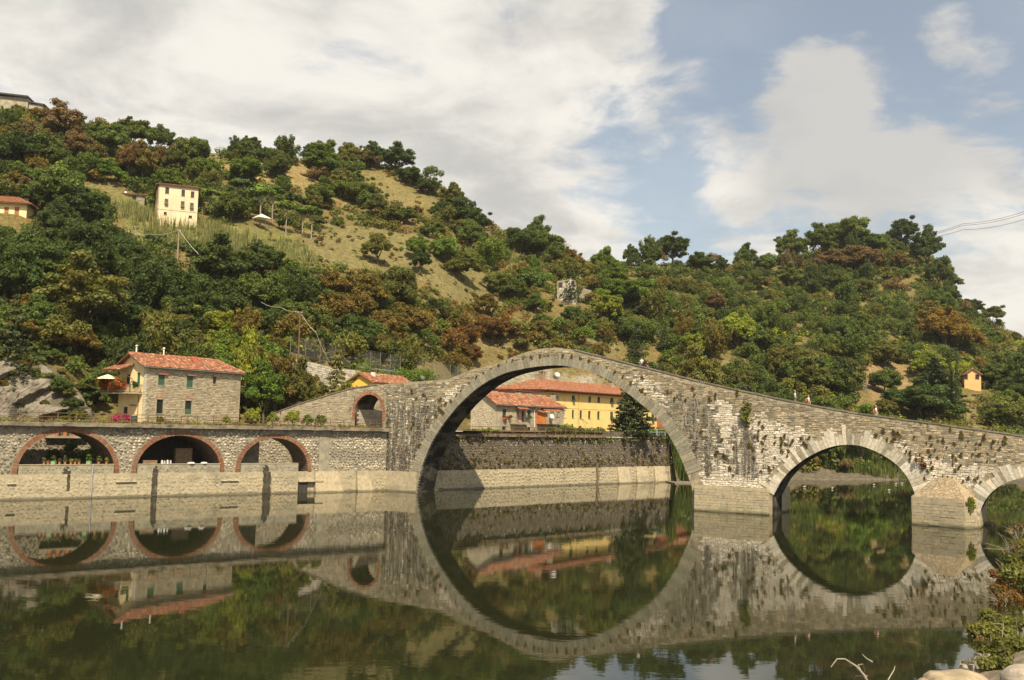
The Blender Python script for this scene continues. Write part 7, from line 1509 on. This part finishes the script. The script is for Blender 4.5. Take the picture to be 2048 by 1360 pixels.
def garden():
    rng = np.random.default_rng(12)
    for px, z, r, c, lab in ((185, 4.6, 1.0, 'bright green', 'leafy bush in the sun inside the widest arch'), (140, 5.4, .8, 'mid green', 'round bush below the terracotta pots in the widest arch'), (110, 4.4, .9, 'dark green', 'dark bush in the shade of the widest arch'), (150, 4.0, 1.0, 'olive green', 'olive bush in the middle of the widest arch garden')):
        x = AR.face(px, 900, 8.)[0]; o = link('garden_bush', leaf_mesh('garden_bush', [((rng.normal()*.3*r, rng.normal()*.3*r, rng.normal()*.25*r), (r*.6, r*.5, r*.5), 150, cvar(rng)) for _ in range(6)], .18, rng)); o.location = AR.world((x, 8.2, z)); o.color = (*PAL[c], 1); tag(o, lab, 'bush', 'bushes in the arch garden', 'thing')
    # household things in the middle arch
    def boxes(px, w, d, h, mat, name, lab, cat, y=1.0):
        x = AR.face(px, 927, y)[0]; root = empty(name, AR.world((x, y, 3.675)), lab, cat, None, R(37)); return root
    M_WB = plain('worn_white', (.6, .58, .52), .6); M_BRD = plain('brown_board', (.22, .15, .09), .8)
    r_ = boxes(300, 1, 1, 1, None, 'wooden_crate', 'low brown wooden crate inside the second brick arch', 'crate', .35)
    for z in (0, .14, .28): m = MB(); m.box(-.75, .75, -.2, -.17, z, z+.11); m.box(-.75, .75, .17, .2, z, z+.11); m.build('slat', M_BRD, r_)
    m = MB(); m.box(-.72, .72, -.16, .16, 0, .03); m.build('bottom', M_BRD, r_)
    for k, (px, h) in enumerate(((324, .42), (329, .36), (335, .45), (341, .4))):
        r_ = boxes(px, 0, 0, 0, None, 'canister', ['tall pale canister nearest the crate in the second arch', 'short pale canister second from the crate in the second arch', 'tallest pale canister in the second arch', 'pale canister farthest from the crate in the second arch'][k], 'canister', .32); m = MB(); m.lathe([(.11, 0), (.12, .02), (.12, h*.75), (.06, h*.9), (.05, h)], 9); m.build('body', plain('canister_plastic', (.42, .45, .44) if k % 2 else (.62, .60, .56), .5), r_); m = MB(); m.lathe([(.06, 0), (.06, .06)], 8, (0, 0, h)); m.build('cap', M_DARK, r_)
    for px, w, lab in ((382, .9, 'pale upturned basin inside the second arch, in the middle of the sill'), (408, .8, 'pale cloth bundle on the sill at the right of the second arch')):
        r_ = boxes(px, 0, 0, 0, None, 'basin', lab, 'basin', .32); m = MB(); m.lathe([(w*.5, 0), (w*.45, .12), (w*.3, .17), (.02, .19)], 12); m.build('shell', M_WB, r_); m = MB(); m.lathe([(w*.53, -.0), (w*.53, .03)], 12); m.build('rim', M_WB, r_)
    x = AR.face(345, 900, 3.)[0]; r_ = empty('cupboard', AR.world((x+1.4, 3.4, 2.75)), 'tall dark cupboard standing deep inside the second arch', 'cupboard', None, R(37)); m = MB(); m.box(-1, 1, -.35, .35, 0, 2.6); m.build('carcass', M_BRD, r_)
    for s in (-.5, .5): m = MB(); m.box(s-.46, s+.46, -.39, -.352, .1, 2.5); m.build('door', M_BRD, r_)
garden()
# flower boxes and flower beds of the stone house, pots of the farmhouse
def flowers(name, label, frame, a, c, r, n, cols, leafs, seed, box=None):
    rng = np.random.default_rng(seed); root = empty(name, tuple(frame.world(a)), label, 'flower box'); A = np.zeros(3); C = frame.world(c)-frame.world(a); cl = []
    if box: m = MB(); t = Vector(C); nrm = Vector((t.y, -t.x, 0)).normalized()*.14; m.add([tuple(v) for v in (-nrm, t-nrm, t+nrm, nrm)]+[tuple(v+Vector((0, 0, .28))) for v in (-nrm, t-nrm, t+nrm, nrm)], [(3, 2, 1, 0), (4, 5, 6, 7), (0, 1, 5, 4), (1, 2, 6, 5), (2, 3, 7, 6), (3, 0, 4, 7)]); m.build('trough', box, root)
    for k in range(n): q = C*rng.random(); cl.append((q+[rng.normal()*.1, rng.normal()*.1, .35+rng.normal()*r*.4], (r*.6,)*3, leafs, cols[rng.integers(len(cols))]))
    o = link('blossoms', leaf_mesh('blossoms', cl, .13, rng), root); o.color = (1, 1, 1, 1)
bx, by0, by1, bt = SBAL
RED, GRN, MAG = (.40, .06, .02), (.07, .11, .025), (.50, .03, .16)
flowers('flower_box', 'long box of red and orange geraniums along the balcony of the stone house', SH, (bx-.2, by1, bt-.3), (bx-.2, by0+1.0, bt-.3), .8, 80, [RED, (.45, .13, .03), GRN, (.25, .12, .03)], 40, 1, M_TERRA)
flowers('flower_box', 'green potted climber on the balcony rail corner of the stone house', SH, (bx+.5, by0-.1, bt-.3), (bx+.9, by0-.1, bt-.3), .4, 10, [GRN, (.10, .15, .03)], 40, 7, M_TERRA)
g0, g1, g2, g3 = [SH.world((-1.2, SH.side(p, 833, -1.2)[0], .1)) for p in (226, 240, 244, 262)]
for a, c, sd, lab in ((g0, g1, 2, 'magenta flower bed at the outer corner of the stone house gable'), (g2, g3, 3, 'magenta flower bed beside the water butt before the stone house gable')):
    idf = Frame((0, 0, 0), 0); flowers('flower_bed', lab, idf, a, c, .65, 24, [MAG, (.55, .05, .2), (.40, .02, .12)], 60, sd, M_TERRA)
p = SH.world((-1.2, SH.side(268, 833, -1.2)[0], 0)); r_ = empty('water_butt', tuple(p), 'dark water butt at the yellow gable, beside the magenta flowers', 'barrel'); m = MB(); m.lathe([(.35, 0), (.42, .5), (.36, 1.05)], 12); m.build('barrel', plain('dark_teal', (.03, .06, .06), .5), r_); m = MB(); m.lathe([(.39, 0), (.39, .06), (.1, .1)], 12, (0, 0, 1.05)); m.build('lid', M_WHITE, r_)
for cx, cy, lab, col in ((392, 468, 'box of red geraniums under the first window of the old farmhouse', [RED, GRN]), (440, 468, 'small pot of red flowers beside the farmhouse balcony', [RED, GRN]), (632, 470, 'green hanging plant under the second farmhouse window', [GRN, (.12, .17, .03)])):
    q = OFf(cx, cy, -.3); w = .7 if cx == 392 else .3; flowers('flower_box', lab, OF, (q[0]-w/2, -.3, q[1]-.2), (q[0]+w/2, -.3, q[1]-.2), .3, 8, col, 30, cx, M_TERRA)

# ---- weeds on the bridge
def weed_protos():
    out = []
    for k in range(5):
        rng = np.random.default_rng(200+k); out.append(leaf_mesh('wall_weed', [((rng.normal()*.1, -.1+rng.normal()*.06, rng.normal()*.12+.05), (.2, .14, .2), 34, cvar(rng, .3)) for _ in range(4)], .10, rng, .1, (.2, 1.05), 2.2))
    return out
WEED = weed_protos()
def weeds():
    rnd = random.Random(8); rz = [(1838, 880, 2000, 965, 46, (.25, .65)), (1500, 840, 1560, 965, 16, (.3, .7)), (1560, 870, 1650, 925, 12, (.4, .8)), (1650, 860, 1830, 960, 12, (.4, .9)), (1400, 850, 1500, 960, 9, (.4, .9)), (820, 780, 900, 900, 14, (.4, .9)), (1280, 740, 1480, 800, 10, (.4, .8)), (1850, 820, 2040, 900, 8, (.5, .9))]
    spots = []
    for x0, y0, x1, y1, n, sc in rz:
        k = 0; tries = 0
        while k < n and tries < 400:
            tries += 1; px, py = rnd.uniform(x0, x1), rnd.uniform(y0, y1); s, z = BR.face(px, py, -.05)
            if br_inside(s, z) and all(math.hypot(px-q[0], py-q[1]) > 8 for q in spots): spots.append((px, py, s, z, rnd.uniform(*sc), pick(('rust-brown', 2.5), ('dry brown', 2.5), ('golden-brown', 2.5), ('olive green', 1)))); k += 1
    for q in range(26):                                     # along the top of the great ring
        i = int(34+q*3.0+rnd.uniform(-1, 1)); s, z = _rb[min(i, 139)]+np.array([0, .12]); P = BR.world((s, 0, z)); px, py, _ = project(P); spots.append((px, py, s, z, rnd.uniform(.3, .7), pick(('golden-brown', 3), ('dry brown', 3), ('olive green', 1))))
    for px, py, s, z, sc, c in spots:
        o = bpy.data.objects.new('wall_weed', rnd.choice(WEED)); COL.objects.link(o); o.location = BR.world((s, -.06, z)); o.rotation_euler = (0, rnd.uniform(-.4, .4), R(-29)); o.scale = (sc, sc*.8, sc*rnd.uniform(.8, 1.3)); o.color = (*PAL[c], 1); tag(o, None, 'weed', 'weeds growing on the bridge', 'thing'); BRW.append((o, f'{c} weed tuft', px, py))
BRW = []; weeds()
for px, py, r, c, lab in ((1491, 815, .85, 'olive green', 'leggy shrub growing from the bridge face above the middle pier'), (1488, 835, .7, 'yellow-green', 'drooping lower shrub on the bridge face above the middle pier'), (1941, 1005, .6, 'yellow-green', 'shrub hanging from the corner of the cutwater cap'), (1842, 925, .6, 'rust-brown', 'withered shrub left of the cutwater cap, highest on the bridge pier')):
    s, z = BR.face(px, py, -.5 if px < 1900 else -1.2); rng = np.random.default_rng(px); o = link('bridge_shrub', leaf_mesh('bridge_shrub', [((rng.normal()*.5*r, rng.normal()*.15*r, rng.normal()*.55*r), (r*.3, r*.2, r*.3), 24, cvar(rng, .35)) for _ in range(11)], .13, rng, .2)); o.location = BR.world((s, -.35 if px < 1900 else -1.2, z)); o.color = (*PAL[c], 1); tag(o, lab, 'shrub', 'shrubs growing on the bridge', 'thing')

# ================================================================== foreground and water's edge
def near_bank():
    sh_ = [at_z(*p, 0) for p in ((2300, 1040), (2075, 1075), (2010, 1130), (1996, 1200), (1985, 1260), (1945, 1310), (1885, 1352), (1790, 1400), (1600, 1480))]; b = MB(); g = []; n = 14
    L = poly_len([(p[0], p[1]) for p in sh_]); q = np.linspace(0, L[-1], 60); X = np.interp(q, L, [p[0] for p in sh_]); Y = np.interp(q, L, [p[1] for p in sh_])
    for x, y in zip(X, Y):
        for j in range(n): d = j*1.1; g.append((x+d+.3*mnoise.noise((x, y, j)), y-d*.25, -.5+d*.42+.35*mnoise.noise((x*.6+d, y*.6, 2))))
    b.add(g, [(i*n+j, i*n+j+1, (i+1)*n+j+1, (i+1)*n+j) for i in range(59) for j in range(n-1)]); tag(b.build('near_bank', plain('bank_earth', (.20, .16, .11), .95, .35, 1.5, .6, 4.), None, True), kind='structure')
near_bank()
def rock(name, label, loc, dims, seed, col, rot=0., group=None):
    bm = bmesh.new(); bmesh.ops.create_icosphere(bm, subdivisions=3, radius=1.0)
    for v in bm.verts:
        p = v.co.copy(); k = 1+.16*mnoise.noise(p*1.3+Vector((seed, 0, 0)))+.05*mnoise.noise(p*4+Vector((0, seed, 0))); m = max(abs(p.x), abs(p.y), abs(p.z)); f = .55+.45*(.72/m); v.co = p*k*f
    me = bpy.data.meshes.new(name); bm.to_mesh(me); bm.free(); me.polygons.foreach_set('use_smooth', [True]*len(me.polygons)); o = link(name, me, None, col); o.location = loc; o.scale = dims; o.rotation_euler.z = rot; return tag(o, label, 'rock', group, 'thing')
M_BOULD = plain('pale_boulder', (.36, .29, .19), .9, .3, 1.6, .9, 5., stain=((.22, .18, .12), (2, 2, 2), .58)); M_SLABR = plain('grey_slab', (.36, .31, .24), .9, .2, 3., .5, 9.)
p = at_z(1912, 1375, 0); rock('boulder', 'large pale boulder at the near water edge', (p[0]+.1, p[1], -.2), (1.35, 1.1, .9), 3, M_BOULD, -.2)
p = at_z(1865, 1372, 0); rock('boulder', 'smaller pale rock beside the large boulder', (p[0], p[1], -.2), (.8, .8, .5), 8, M_BOULD, .4)
c = at_y(2076, 1362, 26); rock('rock_slab', 'grey stone slab in the near bottom corner', tuple(c), (1.0, .9, .42), 5, M_SLABR, .5)
def pebbles():
    b = MB(); rnd = random.Random(4)
    for k in range(60):
        px = rnd.uniform(1925, 1990); py = 1342-(px-1925)*.6+rnd.uniform(-9, 9); p = at_z(px, py, .1); r = rnd.uniform(.08, .24); v = [(p[0]+r*math.cos(a)*rnd.uniform(.7, 1.2), p[1]+r*math.sin(a)*rnd.uniform(.7, 1.2), .02) for a in np.linspace(0, 6.28, 7)[:-1]]; t = [(p[0]+(x-p[0])*.6, p[1]+(y-p[1])*.6, .1+r*.8) for x, y, _ in v]
        b.add(v+t, [tuple(range(6, 12))]+[(i, (i+1) % 6, 6+(i+1) % 6, 6+i) for i in range(6)], 0, jit((.42, .34, .22), .25))
    tag(b.build('shore_pebbles', M_BSTONE), kind='stuff')
pebbles()
def near_bush(label, clumps, c, seed, leaf=.17, per=230, twigs=0):
    rng = np.random.default_rng(seed); base = at_y(*clumps[0][:2], clumps[0][2]); root = empty('bank_bush', tuple(base), label, 'bush', 'bushes on the near bank'); cl = []
    for px, py, Y, r in clumps:
        q = at_y(px, py, Y)-base
        for _ in range(6): s = r*rng.uniform(.3, .55); cl.append((q+rng.normal(size=3)*r*.42, (s, s, s*.8), int(per*s*1.6), cvar(rng, .3)))
    o = link('foliage', leaf_mesh('foliage', cl, leaf, rng, .35, (.3, 1.05)), root); o.color = (*PAL[c], 1)
    m = MB()
    for px, py, Y, r in clumps:
        q = Vector(at_y(px, py, Y)-base)
        for _ in range(3+twigs): d = Vector(rng.normal(size=3)); d.z = abs(d.z)*.6; m.tube([q+Vector((0, 0, -r*1.2)), q+d*r*.3, q+d*r*.95], .025, 4, r1=.008)
    tag(m.build('stems', M_PALEBARK, root), kind='stuff')
near_bush('tall leafy bush hanging over the water on the near bank', [(2040, 1090, 72, 1.5), (2058, 1130, 68, 1.7), (2022, 1140, 66, 1.1), (2040, 1180, 60, 1.5), (2065, 1215, 57, 1.6)], 'olive green', 1, .13, 560)
near_bush('reddish withered bush in the middle of the near bank', [(2014, 1150, 62, 1.0), (2008, 1195, 57, 1.0), (2030, 1215, 55, 1.2), (2002, 1225, 54, .7)], 'rust-brown', 2, .11, 520, 4)
near_bush('lowest green bush beside the stone slab on the near bank', [(2030, 1250, 49, 1.3), (2008, 1275, 46, 1.1), (2040, 1295, 43, 1.2), (2000, 1312, 42, .9), (2030, 1330, 40, .9), (1978, 1338, 40, .5), (1998, 1345, 39, .6)], 'olive green', 3, .10, 650)
near_bush('dry bramble of dead pale stems over the near bank', [(2035, 1065, 74, .8), (2020, 1100, 70, .8), (2000, 1205, 55, .6), (1985, 1290, 45, .5)], 'dry brown', 4, .12, 60, 14)
def dead_branch():
    base = at_z(1712, 1372, 0); root = empty('dead_branch', tuple(base), 'dead pale branch sticking out of the water in front', 'branch'); A = lambda px, py, dy=0.: Vector(at_y(px, py, base[1]+dy)-base)
    m = MB(); m.tube([A(1740, 1372), A(1728, 1350), A(1712, 1332), A(1690, 1318), A(1674, 1318), A(1662, 1334)], .05, 6, r1=.02); m.build('stem', M_PALEBARK, root)
    for pts in ([(1722, 1342), (1716, 1330), (1726, 1328), (1730, 1344)], [(1712, 1332), (1706, 1330), (1698, 1334)], [(1735, 1352), (1712, 1352), (1708, 1360)], [(1690, 1318), (1698, 1324), (1700, 1332)], [(1745, 1324), (1732, 1316), (1724, 1308)], [(1776, 1360), (1788, 1340), (1790, 1332)]):
        m = MB(); m.tube([A(*q, .2*i) for i, q in enumerate(pts)], .026, 5, r1=.01); m.build('twig', M_PALEBARK, root)
dead_branch()
def drift(name, label, cat, px, py, n, spread, seed, z=.15):
    base = at_z(px, py, 0); root = empty(name, tuple(base), label, cat); rng = np.random.default_rng(seed); m = MB()
    for _ in range(n): a = rng.normal(size=3)*spread; a[2] = abs(a[2])*.5; d = rng.normal(size=3)*spread*.9; d[2] *= .4; m.tube([tuple(a), tuple(a+d*.5+rng.normal(size=3)*.06), tuple(a+d)], .03, 4, r1=.012)
    m.build('sticks', M_PALEBARK, root); return root
drift('driftwood_heap', 'tangle of driftwood caught at the foot of the cutwater', 'driftwood', 1972, 1050, 60, .5, 3)
def stake():
    base = FW.world((FW.face(1195, 968)[0], -.5, 0)); root = empty('dead_tree_stake', tuple(base), 'dead tree trunk standing upright against the embankment wall', 'dead tree'); A = lambda px, py: Vector(at_y(px, py, base[1])-base)
    m = MB(); m.tube([A(1192, 975), A(1196, 955), A(1194, 935), A(1197, 926)], .22, 7, r1=.1); m.build('stem', M_WOOD, root); m = MB(); m.tube([A(1195, 938), A(1201, 934), A(1203, 940)], .1, 6, r1=.05); m.build('branch', M_WOOD, root); m = MB(); m.tube([A(1196, 960), A(1200, 950), A(1199, 944)], .08, 6, r1=.04); m.build('branch', M_WOOD, root)
stake()
drift('driftwood_heap', 'small brown heap of debris at the last wall buttress', 'driftwood', 1300, 966, 40, .6, 5)
def mud_bar():
    b = MB(); pts = [at_z(*p, .0) for p in ((1322, 962), (1345, 957), (1392, 955), (1395, 968), (1350, 968))]; b.slab([tuple(p[:2]) for p in pts], -.5, .18); tag(b.build('mud_bar', plain('grey_mud', (.19, .165, .125), .7, .25, 1.5, .4)), kind='structure')
mud_bar()
drift('driftwood_heap', 'pale stranded branch on the mud beside the middle pier', 'driftwood', 1368, 956, 26, .9, 6)
def gulls():
    m = MB(); m.lathe([(.01, -.22), (.08, -.12), (.105, 0), (.07, .13), (.02, .2)], 9); me = m.mesh('body', True); me.transform(Matrix.Rotation(R(90), 4, 'X')); me.materials.append(M_WHITE); h = MB(); h.lathe([(.01, -.05), (.05, 0), (.01, .05)], 8); hm = h.mesh('head', True); hm.materials.append(M_WHITE); bk_ = MB(); bk_.tube([(0, 0, 0), (0, -.09, -.01)], .012, 5, r1=.003); bm_ = bk_.mesh('beak'); bm_.materials.append(plain('beak', (.5, .3, .05), .6))
    wg = MB(); wg.prism([(-.2, .0), (.12, .02), (.1, .08), (-.12, .09)], -.11, .11); wm = wg.mesh('wings'); wm.transform(Matrix.Rotation(R(90), 4, 'Z')); wm.materials.append(plain('gull_grey', (.4, .41, .42), .7))
    labs = ['gull floating closest to the middle pier, under the small arch', 'gull floating below the pale willow reflection', 'gull on the water near the middle of the small arch', 'first of two gulls floating side by side before the mud', 'second of two gulls floating side by side, nearer the cutwater', 'gull floating lowest of all, right of the arch centre']
    for k, (px, py) in enumerate(((1609, 975), (1664, 978), (1748, 971), (1792, 969), (1804, 968), (1778, 982))):
        p = at_z(px, py, 0); r_ = empty('gull', (p[0], p[1], .07), labs[k], 'bird', 'gulls on the river', random.uniform(0, 6)); r_.scale = (1.15,)*3
        for n_, me_, l in (('body', me, (0, 0, .05)), ('head', hm, (0, -.2, .17)), ('beak', bm_, (0, -.23, .17)), ('wings', wm, (0, .05, .06))): q = link(n_, me_, r_); q.location = l
gulls()

# ================================================================== labels that single each plant out
LAND = [('far upper slope', 110, 250), ('hilltop building', 50, 200), ('brown-roofed hill villa', 25, 415), ('hillside stone hut', 266, 402), ('cream hillside house', 355, 400), ('garden canopy', 520, 447), ('slanting pole', 358, 488), ('stone house', 370, 770), ('rock cliff', 80, 770), ('rust-brown pole', 600, 660), ('dry yellow slope', 490, 345), ('brown field', 720, 500), ('summit grove', 780, 330), ('small pale pole', 869, 443), ('stone ruin', 1140, 578), ('bridge hump', 1107, 697), ('long yellow house', 1230, 770), ('yellow cottage', 750, 760), ('white-shirted person', 1284, 733), ('orange house', 1947, 757), ('thin grey pole', 1733, 780), ('wooded peak', 1710, 455), ('power lines', 1850, 460), ('layered cedar', 1872, 790), ('skyline tree pair', 1242, 490), ('middle pier', 1470, 900), ('row of cypresses', 1775, 610), ('tall reeds', 430, 490), ('bare skyline trees', 1140, 480), ('chain-link fence', 740, 715)]
BLAND = [('cutwater cap', 1890, 985), ('small arch crown', 1696, 888), ('middle pier', 1470, 940), ('great arch crown', 1110, 730), ('great arch foot', 850, 900), ('next arch', 2020, 950), ('white-shirted couple', 1290, 735), ('railway arch', 738, 800), ('lone person', 1752, 826), ('great arch haunch', 960, 770), ('leggy shrub', 1491, 815)]
ORD = ['', 'second', 'third', 'fourth', 'fifth', 'sixth', 'seventh', 'eighth', 'ninth', 'tenth', 'eleventh', 'twelfth', 'thirteenth', 'fourteenth', 'fifteenth', 'sixteenth', 'seventeenth', 'eighteenth', 'nineteenth', 'twentieth']
def autolabel(items, lands):
    bk = {}
    for o, ph, px, py in items:
        nm, lx, ly = min(lands, key=lambda l: math.hypot(px-l[1], (py-l[2])*1.2)); a = math.degrees(math.atan2(-(py-ly), px-lx)) % 360
        d = ('right of', 'above and right of', 'above', 'above and left of', 'left of', 'below and left of', 'below', 'below and right of')[int(((a+22.5) % 360)//45)]
        bk.setdefault((ph, nm, d), []).append((math.hypot(px-lx, py-ly), o))
    for (ph, nm, d), v in bk.items():
        v.sort(key=lambda q: q[0])
        for k, (_, o) in enumerate(v):
            o['label'] = f'{ph} {d} the {nm}' if len(v) == 1 else (f'{ph} {d} the {nm}, closest to it' if k == 0 else f'{ph} {d} the {nm}, {ORD[min(k, 19)]} closest to it')
autolabel([q for q in PLACED if q[1]], LAND); autolabel(BRW, BLAND)

# ================================================================== the light haze of a late summer day
def haze():
    b = MB(); b.box(-1500, 1500, -260, 1150, -5, 175); m = bpy.data.materials.new('haze'); m.use_nodes = True; t = m.node_tree; t.nodes.clear(); n = NT(t)
    v = n.n('ShaderNodeVolumePrincipled'); v.inputs['Color'].default_value = (.92, .93, .90, 1); v.inputs['Density'].default_value = .0001; v.inputs['Anisotropy'].default_value = .25
    o = n.n('ShaderNodeOutputMaterial'); t.links.new(v.outputs[0], o.inputs['Volume'])
    tag(b.build('haze', m), kind='stuff')
haze()
